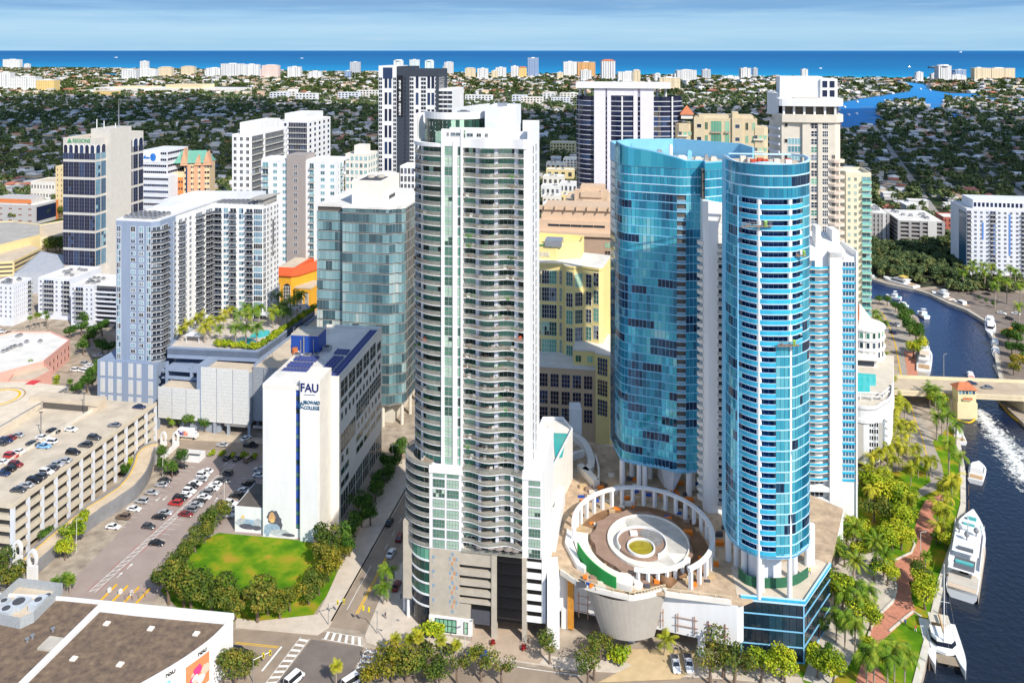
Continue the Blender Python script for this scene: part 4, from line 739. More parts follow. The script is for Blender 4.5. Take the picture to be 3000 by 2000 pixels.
# ---- white slab between the towers, white building behind on the right
s1=Bld('white_slab','blank white slab rising between the two blue towers','apartment tower',2075,1502,ZD,th=R(6))
w0=s1.X(2062);w1=w0+11;zt=s1.Z(0,0,605);m=MB();m.prism([(w0,1.5),(0,0),(s1.X(2105),0),(w1,1),(w1,9),(w0,9)],-1,[zt+1.2,zt+1.5,zt-.5,zt-1,zt-1,zt+1.2]);s1.part('wall',m,WHITE)
for i in range(32):
 z=3+(zt-12)*i/32
 bm=MB();bm.prism([(w0-1.6,3),(w0-1.2,1.6),(w0,1.3),(w0,5)],z-.2,z+.9);s1.part('balcony',bm,CREAMW)
 x0=s1.X(2100);bm=MB();bm.prism([(x0,-1.2),(x0+3.4,-1.5),(x0+3.4,.5),(x0,.5)],z-.2,z);o=s1.part('balcony',bm,WHITE);rm=MB();rm.ribbon([(x0,-1.2),(x0+3.4,-1.5)],z,z+1,.06);rm.build('railing',M('grey_railing',(.33,.33,.32),var=.1),o)
 s1.win(x0+1.7,.04,z+1.2,2.6,2.0,0,2,1,(G_DARK,WHITE))
for k in range(4):m=MB();z=zt-2-3.4*k;x0=s1.X(2102);m.box(x0,x0+1.6,-.06,.1,z-2.6,z);s1.part('recessed_panel',m,CREAMW)
s1.finish()
s2=Bld('white_riverside_block','white block with blue balconies and a blank pier, right of the round blue tower','apartment tower',2438,1557,0,th=R(4))
x0,x1,x2,x3,xr=s2.X(2340),s2.X(2430),s2.X(2466),s2.X(2470),s2.X(2507);zf=s2.Z(0,0,748);zbk=s2.Z(0,12,680)
m=MB();m.box(x0,x1-.02,1.6,15,0,zf-.6);m.box(x1,x2,-.4,15,0,zf+1);m.box(x2,xr,.2,14,0,zf-.4);s2.part('wall',m,WHITE)
m=MB();m.prism([(x0,1.6),(x1,1.6),(x1,-.4),(x2+1,-.4),(x2+1,14),(x0,14)],zf-.6,[zf,zf+.6,zf+1,zf+1.5,zf+4.2,zf+4.8]);m.box(x0,x0+3,3,9,zf-1,zf+6);m.box(x1-3,x1-1.4,4,8,zf,zf+8);m.box(x2-1,x2+1.2,6,12,zf,zf+6.5);s2.part('roof_fins',m,WHITE)
nf=30;z00=16;fh=(zf-2-z00)/nf
for i in range(nf):
 z=z00+fh*i
 bm=MB();bm.prism([(x0,-.2),(s2.X(2400),-.6),(x1,.3),(x1,1.6),(x0,1.6)],z-.22,z);o=s2.part('balcony',bm,CREAMW);rm=MB();rm.ribbon([(x0,-.2),(s2.X(2400),-.6),(x1,.3)],z+.1,z+.75,.07);rm.build('railing',BLUER,o)
 s2.win((x0+s2.X(2395))/2,1.56,z+1.2,s2.X(2395)-x0-.6,2.0,0,4,1,(G_BLUEW,CREAMW),.09)
 m=MB();m.box(x2+.1,xr-.1,-.06,.25,z-.1,z+.5);s2.part('blue_spandrel',m,BLUER);s2.win((x2+xr)/2,.18,z+1.55,xr-x2-.6,1.5,0,4,1,(G_BLUEW,WHITE),.12)
for z in(4,8.5,12.6):m=MB();m.box(x0,x1,-.3,1.6,z-.2,z+1.2);s2.part('parapet',m,WHITE);s2.win((x0+x1)/2,1.55,z+2.2,(x1-x0)*.7,1.6,0,5,1,(G_DARK,WHITE))
m=MB();m.box(xr,xr+.5,-.3,14,0,zf+1.4);s2.part('edge_wall',m,WHITE)
s2.finish()
# ================================================================ left half: campus block, glass office, blue-grey towers, garage, museum
def gen(name,label,cat,pL,pR,pS,yT,yB,nf,fc,sc,wall=None,glass=None,frame=None,bF=(),bS=(),ph=(),ww=.5,wh=.55,depth=25,th=TH,z0=4.0,pane=(2,1),roof=None,group=None,base=None,rail=None,cap=.9,limit=100,fr=.11):
 """a block with a front and, where it shows, a right side: wall, roof, windows, balcony stacks, roof boxes"""
 wall=wall or WHITE;glass=glass or G_DARK;frame=frame or wall
 b=Bld(name,label,cat,pR,yB,0,th,group);x0=b.X(pL);dp=b.Y(pS,0)if pS and pS>pR else depth;zt=b.Z(0,0,yT);b.x0,b.dp,b.zt=x0,dp,zt
 m=MB();m.prism([(x0,0),(0,0),(0,dp),(x0,dp)],0,zt);b.part('wall',m,wall)
 m=MB();parapet(m,[(x0-.05,-.05),(.05,-.05),(.05,dp+.05),(x0-.05,dp+.05)],zt,cap);b.part('parapet',m,wall)
 m=MB();m.box(x0+.35,-.35,.35,dp-.35,zt,zt+.12);b.part('roof',m,roof or ROOFW)
 fh=(zt-z0)/nf;b.fh=fh;wF=-x0/fc if fc else 0;wS=dp/sc if sc else 0
 inF=lambda i:any(t0<=(i+.5)/fc<=t1 for t0,t1 in bF);inS=lambda i:any(t0<=(i+.5)/sc<=t1 for t0,t1 in bS)
 if fc:b.grid((x0,0),(0,0),z0,zt,fc,nf,wF*ww,fh*wh,pane,(glass,frame),fr,lambda i,j:inF(i))
 if sc:b.grid((0,0),(0,dp),z0,zt,sc,nf,wS*ww,fh*wh,pane,(glass,frame),fr,lambda i,j:inS(i))
 for k,(lst,p0,p1)in enumerate(((bF,(x0,0),(0,0)),(bS,(0,0),(0,dp)))):
  for t0,t1 in lst:
   a=Vector(p0).lerp(Vector(p1),t0);c=Vector(p0).lerp(Vector(p1),t1);d=(c-a).normalized();n=Vector((d.y,-d.x));L_=(c-a).length;ang=math.atan2(d.y,d.x)
   for j in range(nf):
    z=z0+fh*j;mid=(a+c)/2;b.win(mid.x+n.x*.02,mid.y+n.y*.02,z+fh*.46,L_-.3,fh*.84,ang,max(2,int(L_/1.5)),1,(glass,frame),fr)
    o=MB();o.prism([tuple(a+n*1.3),tuple(c+n*1.3),tuple(c),tuple(a)],z-.2,z);q=b.part('balcony',o,wall);r=MB();r.ribbon([tuple(a),tuple(a+n*1.3),tuple(c+n*1.3),tuple(c)],z,z+1.0,.06);r.build('railing',rail or RAILG,q)
 for(t0,t1,u0,u1,h)in ph:m=MB();xa,xb=x0*(1-t0),x0*(1-t1);m.box(min(xa,xb),max(xa,xb),dp*u0,dp*u1,zt,zt+h);b.part('penthouse',m,wall)
 if base:m=MB();m.box(x0-.1,.1,-.15,dp+.1,0,z0);b.part('base',m,base)
 b.limit=limit;return b
# ---- campus block with the two signs
fa=Bld('campus_building','white campus building with a blue window stripe, large signs and solar panels on its roof','office building',770,1570,th=R(7.5))
xb0,xb1,xp0,xp1=fa.X(866),fa.X(882),fa.X(884),fa.X(941);zt=fa.Z(0,0,1123);yb=9.0;xr=fa.X(993,yb);dr=fa.Y(1118,xr)
m=MB();m.box(0,xb0,0,yb+1,0,zt);m.box(xb0,xb1,.5,yb+1,0,zt-.4);fa.part('wall',m,WHITE)
m=MB();m.box(xb1,xp1,-.9,yb,0,zt+2.4);fa.part('sign_tower',m,CREAMW);m=MB();m.box(xb1+.15,xp1-.6,-1.0,-.9,0,zt+2.2);fa.part('sign_panel',m,WHITE)
m=MB();m.box(0,xr,yb,dr,0,zt-1.4);fa.part('wall',m,M('brightened_side_wall',(.80,.76,.68),var=.06,streak=True));m=MB();parapet(m,[(-.05,-.05),(xb1,-.05),(xb1,yb-.05),(xr+.05,yb-.05),(xr+.05,dr),(-.05,dr)],zt-1.4,1.2);fa.part('parapet',m,CREAMW)  # side wall coloured lighter, standing in for fill light on its shaded face
m=MB();m.box(.3,xr-.3,yb+1,dr-.3,zt-1.35,zt-1.2);m.box(.3,xb1,.4,yb+1,zt,zt+.1);fa.part('roof',m,ROOFW)
for i in range(11):
 z0=3+(zt-4)*i/11;z1=z0+(zt-4)/11;m=MB();m.box(xb0,xb1,.35,.5,z0+1.5,z1);fa.part('blue_panel',m,BLUEP);fa.win((xb0+xb1)/2,.5,z0+.75,xb1-xb0,1.4,0,1,1,(G_TEAL,BLACK))
SOLAR=M('solar_cell',(.05,.07,.22),rough=.3,metal=.1,var=.2,scale=3)
def solar(x0,x1,y0,y1):
 n=0
 y=y0
 while y<y1-1.5:
  m=MB();z=zt-1.2;m.add([(x0,y,z+.25),(x1,y,z+.25),(x1,y+1.7,z+.75),(x0,y+1.7,z+.75)],[(0,1,2,3)])
  k=int((x1-x0)/1.1)
  for i in range(k+1):x=x0+(x1-x0)*i/k;m.add([(x-.03,y,z+.27),(x+.03,y,z+.27),(x+.03,y+1.7,z+.77),(x-.03,y+1.7,z+.77)],[(0,1,2,3)],1)
  fa.part('solar_panel',m,[SOLAR,METAL]);y+=1.95
def rl(px,py):return fa.L(px,py,zt-1.2)
solar(.8,xp0-.3,yb+1.6,yb+5.5)
solar(.8,xr*.42,yb+7,yb+11);solar(.8,xr*.42,yb+12.5,yb+16.5)
solar(xp0+.6,xr-4.2,yb+2,yb+18);solar(xr-3.6,xr-.6,yb+1,dr-3);solar(xr-9,xr-4.2,yb+20,yb+24);
q0=fa.L(895,1030,zt-1.2);m=MB();m.box(q0[0]-4.4,q0[0]+5.2,q0[1]-2,q0[1]+6,zt-1.2,zt+5.0);o=fa.part('lift_house',m,BLUEP);m=MB();parapet(m,[(q0[0]-4.4,q0[1]-2),(q0[0]+5.2,q0[1]-2),(q0[0]+5.2,q0[1]+6),(q0[0]-4.4,q0[1]+6)],zt+5,.5);m.box(q0[0]-4,q0[0]+5,q0[1]-1.6,q0[1]+5.6,zt+5,zt+5.1);m.build('roof',CONC,o)
m=MB();m.cyl(q0[0]-2.6,q0[1]-3,1.0,zt-1.2,zt+1.0,n=12);fa.part('orange_tank',m,M('rust_tank',(.55,.17,.05),var=.15))
m=MB();m.tube((q0[0]+.3,q0[1]-2.3,zt-1),(q0[0]+.3,q0[1]-2.3,zt+4.6),.25);m.tube((q0[0]-.8,q0[1]-2.3,zt-1),(q0[0]-.8,q0[1]-2.3,zt+3.6),.15);m.tube((q0[0]+3.8,q0[1]-2.3,zt-1),(q0[0]+3.8,q0[1]-2.3,zt+4),.15);fa.part('white_pipe',m,METAL)
ac_units(fa,[(q0[0]+dx,q0[1]+dy,zt-1.2,w_,w_,h_)for dx,dy,w_,h_ in((-1,-5,2,1.2),(2.5,-4.5,2.4,1),(7,2,2.6,1.5),(5,-3,1.5,1),(-5.5,3,1.6,1.1))])
Lr=dr-yb;Hh=zt-1.4
def RW(t0,t1,f0,f1,nx=1,nz=1):fa.win(xr,yb+Lr*(t0+t1)/2,Hh*(f0+f1)/2,Lr*(t1-t0),Hh*(f1-f0),PI/2,nx,nz,(GLS('campus_glass',[(0,(.006,.02,.016)),(.7,(.012,.04,.032)),(1,(.05,.11,.09))],rough=.07),CREAMW),.14)
for i in range(5):RW(.03+i*.165,.03+i*.165+.145,.855,.965 if i else .97,2,2)
RW(.87,.97,.86,.93)
for(t0,t1)in((.03,.17),(.19,.34),(.36,.49),(.53,.64),(.70,.83),(.88,.97)):RW(t0,t1,.785,.83,2,1)
for i in range(12):RW(.035+i*.08,.035+i*.08+.045,.70,.75)
RW(.03,.345,.47,.605,6,3);RW(.36,.67,.545,.675,6,3);RW(.68,.97,.56,.675,6,3)
for i in range(7):RW(.39+i*.085,.39+i*.085+.045,.47,.52)
for i in range(2):RW(.04+i*.1,.04+i*.1+.05,.40,.45)
for(t0,t1)in((.36,.52),(.54,.68),(.70,.82),(.85,.97)):RW(t0,t1,.385,.435,2,1);RW(t0,t1,.30,.35,2,1)
for f0 in(.31,.22):RW(.03,.20,f0,f0+.05,2,1)
for i in range(6):RW(.03+i*.16,.03+i*.16+.15,.01,.185,3,2)
# signs
text('FAU',3.6,((xp0+xp1)/2-.2,-1.12,zt-.2),0,M('navy_letters',(.01,.02,.12),var=0),fa.root,width=5.6);m=MB();m.box(xb1+1.3,xp1-1.5,-1.1,-1.0,zt-2.3,zt-2.18);fa.part('sign_rule',m,MATS['navy_letters'])
text('BROWARD',1.5,((xp0+xp1)/2+.5,-1.12,zt-4.6),0,M('blue_green_letters',(.01,.09,.18),var=0),fa.root,width=5.2);text('COLLEGE',1.5,((xp0+xp1)/2+.5,-1.12,zt-6.2),0,MATS['blue_green_letters'],fa.root,width=4.9)
m=MB();xe=xb1+.4;m.ribbon([(xe+.9*math.cos(t),-1.1)for t in(0,.5)],zt-6,zt-6)if False else None
ring=[(xe+.75*math.cos(t),zt-5.6+.75*math.sin(t))for t in[2*PI*i/14 for i in range(12)]]
for(p,q)in zip(ring,ring[1:]):m.tube((p[0],-1.1,p[1]),(q[0],-1.1,q[1]),.14,n=4)
m.tube((xe,-1.1,zt-5.4),(xe+.3,-1.1,zt-4.2),.2,.05,5);m.tube((xe-.9,-1.1,zt-5.2),(xe+1,-1.1,zt-6.5),.12,n=4);fa.part('sign_emblem',m,MATS['blue_green_letters'])
# mural at the foot: head of dark curls over pale blue-grey shapes
def blob(x,z,rx,rz,y,mat,seed,n=18,name='mural_patch'):
 rg=random.Random(seed);p=[(x+rx*math.cos(t)*rg.uniform(.82,1.12),z+rz*math.sin(t)*rg.uniform(.82,1.12))for t in[2*PI*i/n for i in range(n)]]
 m=MB();m.add([(a,y,c)for a,c in p],[tuple(range(n))]);return m
MUR=[M('mural_ink',(.10,.10,.13),var=.3,scale=1.5),M('mural_blue',(.30,.40,.52),var=.3,scale=1.2),M('mural_grey',(.45,.48,.52),var=.3,scale=1),M('mural_skin',(.62,.36,.17),var=.2,scale=1.2),M('mural_gold',(.75,.50,.20),var=.2,scale=1.5)]
mk=fa.L
def mu(px,py,rx,rz,k,mi,seed):x=fa.X(px);z=fa.Z(x,0,py);fa.part('mural_patch',blob(x,z,rx,rz,-.006-.006*k,MUR[mi],seed),MUR[mi])
[m for m in()];[fa.part('panel_joint',(lambda q:(q.box(.2,xb0-.1,-.012,0,z,z+.06),q)[1])(MB()),M('joint_grey',(.60,.60,.60),var=0))for z in(9,17,25,33,41)];mu(800,1515,2.0,2.4,0,0,1);mu(815,1535,1.3,2.6,1,0,2);mu(800,1548,2.6,1.7,2,1,3);mu(822,1560,3.2,1.2,3,2,4);mu(782,1552,1.0,2.0,4,1,5);mu(797,1516,1.1,1.7,5,3,6);mu(799,1524,.7,.7,6,4,7);mu(845,1566,2.4,.5,7,0,8)
fa.finish()
lw=Bld('mural_wall_annex','low annex with grey and white mural wall beside the campus building','annex',688,1556,th=R(7.5))
x1=lw.X(768);zt=lw.Z(0,0,1482);m=MB();m.box(0,x1,0,14,0,zt);lw.part('wall',m,WHITE);m=MB();m.box(.3,x1,.3,13.7,zt,zt+.1);lw.part('roof',m,M('stained_dark_roof',(.12,.105,.09),var=.3))
for(fx,fz,rx,rz,mi,s_)in((.28,.32,2.2,2.0,2,1),(.6,.3,2.4,1.9,1,2),(.85,.35,1.4,2.0,2,3),(.45,.18,2.6,1.1,0,4),(.8,.15,1.6,1.0,0,5),(.3,.55,.6,.7,4,6)):lw.part('mural_patch',blob(x1*fx,zt*fz+.4,rx,rz*.8,-.008-.006*s_,MUR[mi],s_+20),MUR[mi])
# ---- glass office tower
go=Bld('glass_office_tower','teal glass office tower with silver floor lines, partly behind the white curved tower','office tower',1170,1257)
xa,xl,xm=go.X(1140),go.X(1003),go.X(928,2);zt=go.Z(xa,0,612);zt2=go.Z(0,4,598)
ft=[(xl,0),(xa,0),(xa+2.4,2.2),(0,2.2),(1.2,4.2),(1.2,46)];lf=[(xm,2),(xl,2)]
m=MB();m.prism([(xm+.3,2.4),(xl+.3,2.4),(xl+.3,.4),(xa,.4),(xa+2.2,2.6),(.8,4.6),(.8,46),(xm+.3,46)],9,zt-.3);go.part('core',m,INTER)
m=MB();[m.cyl(x,y,.7,0,9,n=10)for x,y in((xl+3,1.5),(xa-3,1.5),(-.3,4.5),(.2,14),(.2,26))];m.box(xm+4,-4,5,40,0,9);go.part('ground_columns',m,CONC2)
nf=19;z0=9;fh=(zt-2.2-z0)/nf
G_OFF=GLS('office_tower_glass',[(0,(.03,.06,.08)),(.22,(.07,.14,.17)),(.45,(.16,.31,.35)),(.7,(.30,.47,.50)),(1,(.74,.72,.64))],rough=.06,metal=.22,attr='tone')  # ramp raised so its pale end paints in bright reflections
for i in range(nf+1):
 z=z0+fh*i;top=zt if i==nf else z+fh
 tone(go.part('glass_band',panels(ft[:2],z+.45,top-.1,1.35,.06,True),[G_OFF,M('silver_line',(.42,.42,.40),rough=.45,metal=.3,var=.05)]),i,.50,.40,4);tone(go.part('glass_band',panels(ft[1:],z+.45,top-.1,1.35,.06,True),[G_OFF,M('silver_line',(.42,.42,.40),rough=.45,metal=.3,var=.05)]),i+40,.40,.45,3)
 if i<nf-0:tone(go.part('glass_band',panels(lf,z+.45,top-.1,1.35,.06,True),[G_OFF,M('silver_line',(.42,.42,.40),rough=.45,metal=.3,var=.05)]),i+80,.52+.3*(i in(7,8)),.22,3)  # two floors of the left part set paler, a painted reflection
 r=MB();r.ribbon([(p[0],p[1]-.12)for p in ft],z-.1,z+.12,.3);r.ribbon([(p[0],p[1]-.12)for p in ft],z+.42,z+.5,.2);r.ribbon([(p[0],p[1]-.12)for p in lf],z-.1,z+.12,.3);go.part('floor_line',r,M('silver_line',(.42,.42,.40),rough=.45,metal=.3,var=.05))
m=MB();m.prism([(xl-.2,-.3),(xa,-.3),(xa+2.6,2),(0,2),(1.5,4),(1.5,46),(xm-.1,46),(xm-.1,1.8),(xl-.2,1.8)],zt-.3,zt+.5);go.part('roof',m,ROOFW)
m=MB();p0=go.L(1031,602,zt);p1=go.L(1100,606,zt);x0=p0[0];y0=p0[1];zz2=zt+go.Z(x0,y0,531)-zt;m.box(x0,x0+13,y0,y0+22,zt+.5,zz2);parapet(m,[(x0,y0),(x0+13,y0),(x0+13,y0+22),(x0,y0+22)],zz2,.5);o=go.part('penthouse',m,CREAMW)
m=MB();m.box(x0+2,x0+11,y0+2,y0+13,zz2,zz2+.2);m.cyl(x0+4.5,y0+10,1.6,zz2+.2,zz2+1.1,n=12,m=1);m.cyl(x0+8.5,y0+11,1.6,zz2+.2,zz2+1.1,n=12,m=1);m.build('cooling_fan',[DGREY,CONC],o)
m=MB();m.box(x0+13,x0+13.1,y0+8,y0+16,zt+1.5,zt+3);m.build('louvre',DGREY,o)
# ---- blue-grey tower and its white wings
bg=Bld('blue_grey_tower','blue-grey apartment tower with white side wings and balconies, left of the garage terrace','apartment tower',340,1200)
X=bg.X;zt=bg.Z(0,0,646);zpl=bg.Z(0,0,1055);x1=X(442);x2=X(470,3);dw=bg.Y(622,x2)
m=MB();m.box(X(289),X(462),-.8,12,0,zpl);bg.part('plinth',m,BLUEG);m=MB();m.box(0,x1,0,14,zpl,zt);m.prism([(x1,0),(x2,3),(x2,14),(x1,14)],zpl,zt);bg.part('front_wall',m,BLUEG)
m=MB();m.box(1,x2-.02,13.9,dw+10,zpl,zt-.5);bg.part('wing_wall',m,WHITE);m=MB();parapet(m,[(0,0),(x1,0),(x2,3),(x2,dw+10),(0,dw+10)],zt,.7);bg.part('parapet',m,WHITE2);m=MB();m.box(.4,x2-.4,3.2,dw+9.6,zt-.4,zt+.1);bg.part('roof',m,ROOFW)
nf=22;z0=zpl+.5;fh=(zt-2-z0)/nf;W4=[(X(348.5),12/7.*1.05,2.2),(X(390),2.0,1.5),(X(414),2.0,1.5),(X(449)-1.0,1.8,2.2)]
for i in range(nf):
 for j,(x,w_,h_)in enumerate(W4):bg.win(x if j<3 else x1-.9,0,z0+fh*(i+.5),w_,h_ if i<nf-2 else fh*.9,0,2,1,(G_BLUEW if(i*7+j*3)%5 else G_DARK,WHITE),.12)
 p=(x2,3);q=(x2,13.6);z=z0+fh*i
 o=MB();o.prism([(x1+.4,-.3),(x2+1.4,2.4),(x2+1.5,8),(x2,8.6),(x1+.4,.1)],z-.2,z);oo=bg.part('balcony',o,WHITE);r=MB();r.ribbon([(x1+.4,-.3),(x2+1.4,2.4),(x2+1.5,8),(x2,8.6)],z,z+1,.06);r.build('railing',M('dark_railing',(.10,.11,.13),rough=.3,var=.2),oo)
 bg.win((x1+x2)/2+.3,1.5,z+fh*.48,3.2,fh*.84,math.atan2(3,x2-x1),2,1,(G_DARK,WHITE));bg.win(x2+.02,6,z+fh*.48,4.5,fh*.84,PI/2,3,1,(G_DARK,WHITE))
Lw=dw-9
for i in range(nf):
 z=z0+fh*i
 for t in(.10,.33,.44,.22):bg.win(x2,10+Lw*t,z+fh*.5,1.7 if t!=.22 else 2.6,1.6 if t!=.22 else 2.4,PI/2,2,1,(G_NAVY,WHITE))
 for(t0,t1)in((.17,.27),(.56,.72),(.80,.98)):
  y0,y1=10+Lw*t0,10+Lw*t1;o=MB();o.box(x2,x2+1.5,y0,y1,z-.2,z);oo=bg.part('balcony',o,WHITE);r=MB();r.ribbon([(x2,y0),(x2+1.5,y0),(x2+1.5,y1),(x2,y1)],z,z+1,.06);r.build('railing',MATS['dark_railing'],oo);bg.win(x2+.02,(y0+y1)/2,z+fh*.48,y1-y0-.4,fh*.82,PI/2,3,1,(G_DARK,WHITE))
for i in range(3):
 for px in(305,328,353,387,411,445):bg.win(X(px),-.8,zpl*(i+.5)/3,1.9,zpl*.27,0,3,6,(M('slate_louvre',(.46,.47,.47)),WHITE),.13,'louvre_window')
# wing facing the terrace
yw=dw;xw0=x2+.2;xw1=X(770,yw);dww=bg.Y(816,xw1)
m=MB();m.box(xw0-4,xw1,yw,dww,20,zt-1);parapet(m,[(xw0-4,yw),(xw1,yw),(xw1,dww),(xw0-4,dww)],zt-1,.7);bg.part('wing_wall',m,WHITE);m=MB();m.box(xw0-3,xw1-.4,yw+.4,dww-.4,zt-1,zt-.85);bg.part('roof',m,ROOFG)
def wx(px):return X(px,yw)
for i in range(19):
 fh2=(zt-2-26)/19;z=26+fh2*i
 for px in(662,707):bg.win(wx(px),yw,z+fh2*.5,2.2,1.6 if i<17 else 2.4,0,2,1,(G_BLUEW,WHITE))
 for(a_,c_)in((629,650),(674,693),(721,741)):
  o=MB();o.box(wx(a_),wx(c_),yw-1.4,yw,z-.2,z);oo=bg.part('balcony',o,WHITE);r=MB();r.ribbon([(wx(a_),yw),(wx(a_),yw-1.4),(wx(c_),yw-1.4),(wx(c_),yw)],z,z+1,.06);r.build('railing',MATS['dark_railing'],oo);bg.win((wx(a_)+wx(c_))/2,yw,z+fh2*.48,wx(c_)-wx(a_)-.2,fh2*.84,0,2,1,(G_DARK,WHITE))
 bg.win((wx(743)+wx(769))/2,yw,z+fh2*.5,wx(768)-wx(743),fh2*.86,0,4,1,(G_BLUEW if i%3 else G_DARK,WHITE))
 bg.win(xw1,yw+1.6,z+fh2*.5,2.6,fh2*.86,PI/2,2,1,(G_DARK,WHITE))
 for t in(.30,.52,.75,.92):bg.win(xw1,yw+(dww-yw)*t,z+fh2*.5,1.7,1.6,PI/2,2,1,(G_NAVY,WHITE))
m=MB();m.box(xw1+.02,xw1+.3,yw+(dww-yw)*.60,yw+(dww-yw)*.66,zt-26,zt-9);bg.part('dark_banner',m,DGREY);text('NOW',1.3,(xw1+.42,yw+(dww-yw)*.63,zt-22.5),PI/2,WHITE,bg.root,spin=-PI/2)
m=MB();m.prism([(wx(735),yw-.6),(xw1+1,yw-.6),(xw1+1,dww),(wx(735),yw+8)],zt+2.2,zt+2.7);m.box(xw1-3,xw1,yw+1,dww-2,zt-1,zt+2.2);bg.part('roof_canopy',m,ROOFG)
m=MB();m.ribbon([(2,30),(4,dw+9),(xw1-6,dww-1)],zt-.4,zt+3.5,.3);bg.part('screen_wall',m,M('pale_screen',(.58,.60,.64),var=.08))
ac_units(bg,[(1.5+2.2*(i%7),5+3.2*(i//7)+random.uniform(-.3,.3),zt+.1,1.5,1.5,1.2)for i in range(28)]+[(xw0+2+2.4*(i%9),yw+2+2.5*(i//9),zt-.85,1.5,1.5,1.1)for i in range(27)]);m=MB();m.box(4,12,20,32,zt,zt+2.6);bg.part('penthouse',m,WHITE2)
bg.finish()
# ---- parking building with the palm terrace
pk=Bld('parking_terrace_building','parking building with white perforated screens and a palm terrace with pool on top','parking garage',462,1256)
X=pk.X;ZT=26.0;xs0,xs1,xs2,xs3=0,X(588),X(731),X(860);yt_=9
tl=[pk.L(*q,ZT)for q in((490,1020),(757,1032),(922,914),(900,890),(700,905),(640,925),(520,985))]
m=MB();m.prism(tl,0 if False else 22,ZT);pk.part('terrace_deck',m,BLUEG);m=MB();m.ribbon(tl[:3],ZT-2.5,ZT+.8,.4);pk.part('parapet',m,BLUEG)
m=MB();
for i in range(6):
 z=3.4+3.2*i;m.box(X(488,yt_),X(600,yt_),yt_,yt_+.5,z,z+1.25);m.box(X(470,yt_),X(760,yt_),yt_+.5,50,z-.2,z)
for px in(488,560,598,640,700,755):m.box(X(px,yt_)-.5,X(px,yt_)+.5,yt_-.05,yt_+.9,0,ZT-3)
m.box(X(470,yt_),X(760,yt_),24,50,0,22);pk.part('parking_deck',m,BLUEG)
PERF=M('perforated_screen',(.62,.62,.60),var=.12,scale=1.4);PERFG=M('grey_perforated_screen',(.27,.29,.32),var=.22,scale=1.6)
zA,zBt=pk.Z(0,0,1131),pk.Z(X(650),0,1078)
def screen(x0,x1,y,z0,z1,n,mt):
 for i in range(n):
  a_=x0+(x1-x0)*i/n;c_=x0+(x1-x0)*(i+1)/n-.35;m=MB();m.box(a_,c_,y-.2,y,z0,z1)
  for k in range(1,int((z1-z0)/1.3)):m.box(a_+.2,c_-.2,y-.225,y-.2,z0+k*1.3,z0+k*1.3+.06,1)
  pk.part('perforated_screen',m,[mt,M('screen_shadow_gap',(.40,.40,.39),var=0)])
screen(.3,xs1,0,4.6,zA,3,PERF);screen(xs1+.2,xs2,0,4.6,zBt,3,PERF);screen(xs2+.3,xs3,2.5,5.5,zBt+.4,4,PERFG)
m=MB();m.box(0,xs1,.02,8.5,4.4,zA-1);m.box(xs1,xs2,.02,9,4.4,zBt-1.2);m.box(xs2,xs3+8,2.6,64,5.2,zBt+.2);pk.part('wall',m,M('blue_grey_concrete',(.30,.34,.40),var=.12));m=MB();m.box(xs2+.3,xs3+8,3,64,zBt+.2,zBt+.32);m.box(xs1+.3,xs2,.3,8.8,zBt-1.2,zBt-1.1);m.box(.3,xs1,.3,8.4,zA-1,zA-.9);pk.part('roof',m,ROOFT)
m=MB();m.box(xs1-1.6,xs1+1.8,-.1,9,4,ZT+.4);m.box(xs2+.3,xs2+.8,3,64,zBt+.3,zBt+1.3);pk.part('wall',m,BLUEG)
m=MB()
for px in(462,535,560,628,668,729,775):m.box(X(px)-.5,X(px)+.5,.1,.9,0,4.5)
m.box(X(520),X(640),1.5,8,0,4.4);m.box(0,xs3,14,15,0,4.4);pk.part('ground_floor',m,M('blue_grey_concrete',(.3,.34,.4)))
for(pa,pb)in((657,728),(740,775)):m=MB();m.box(X(pa),X(pb),.2,.6,3.4,4.4);pk.part('lintel',m,METAL)
m=MB();TD=M('terrace_tiles',(.56,.50,.45),var=.1);m.prism([pk.L(*q,ZT)for q in((500,1015),(752,1025),(905,915),(895,895),(700,908),(640,928),(530,985))],ZT+.01,ZT+.06);pk.part('terrace_floor',m,TD)
TQ=M('turquoise_pool',(.02,.50,.52),rough=.15,var=.06,spec=.5)
for q in(((682,1003),(700,992),(725,990),(745,996),(755,1004),(742,1011),(700,1011)),((730,988),(745,975),(770,968),(790,970),(785,982),(760,990))):m=MB();m.prism(smooth_line([pk.L(*p,ZT)for p in q]+[pk.L(*q[0],ZT)],3)[:-1],ZT+.07,ZT+.2);pk.part('pool',m,TQ)
for(pa,py,w_,d_)in((572,998,7,5),(840,915,12,7),(780,938,6,4),(585,945,9,4)):q=pk.L(pa,py,ZT);m=MB();m.box(q[0]-w_/2,q[0]+w_/2,q[1]-d_/2,q[1]+d_/2,ZT+2.7,ZT+3.0);[m.box(q[0]+sx*w_*.42-.12,q[0]+sx*w_*.42+.12,q[1]+sy*d_*.42-.12,q[1]+sy*d_*.42+.12,ZT,ZT+2.7)for sx in(-1,1)for sy in(-1,1)];pk.part('cabana',m,WHITE2)
PKROOT=pk;PKZ=ZT
for i in range(5):q=pk.L(770+i*32,1050-i*30,zBt+.3);m=MB();m.tube((q[0]+4,q[1],zBt+.3),(q[0]+4,q[1],zBt+5),.09,n=5);m.tube((q[0]+4,q[1],zBt+5),(q[0]+5.2,q[1],zBt+5.1),.08,n=5);pk.part('lamp_post',m,METAL)
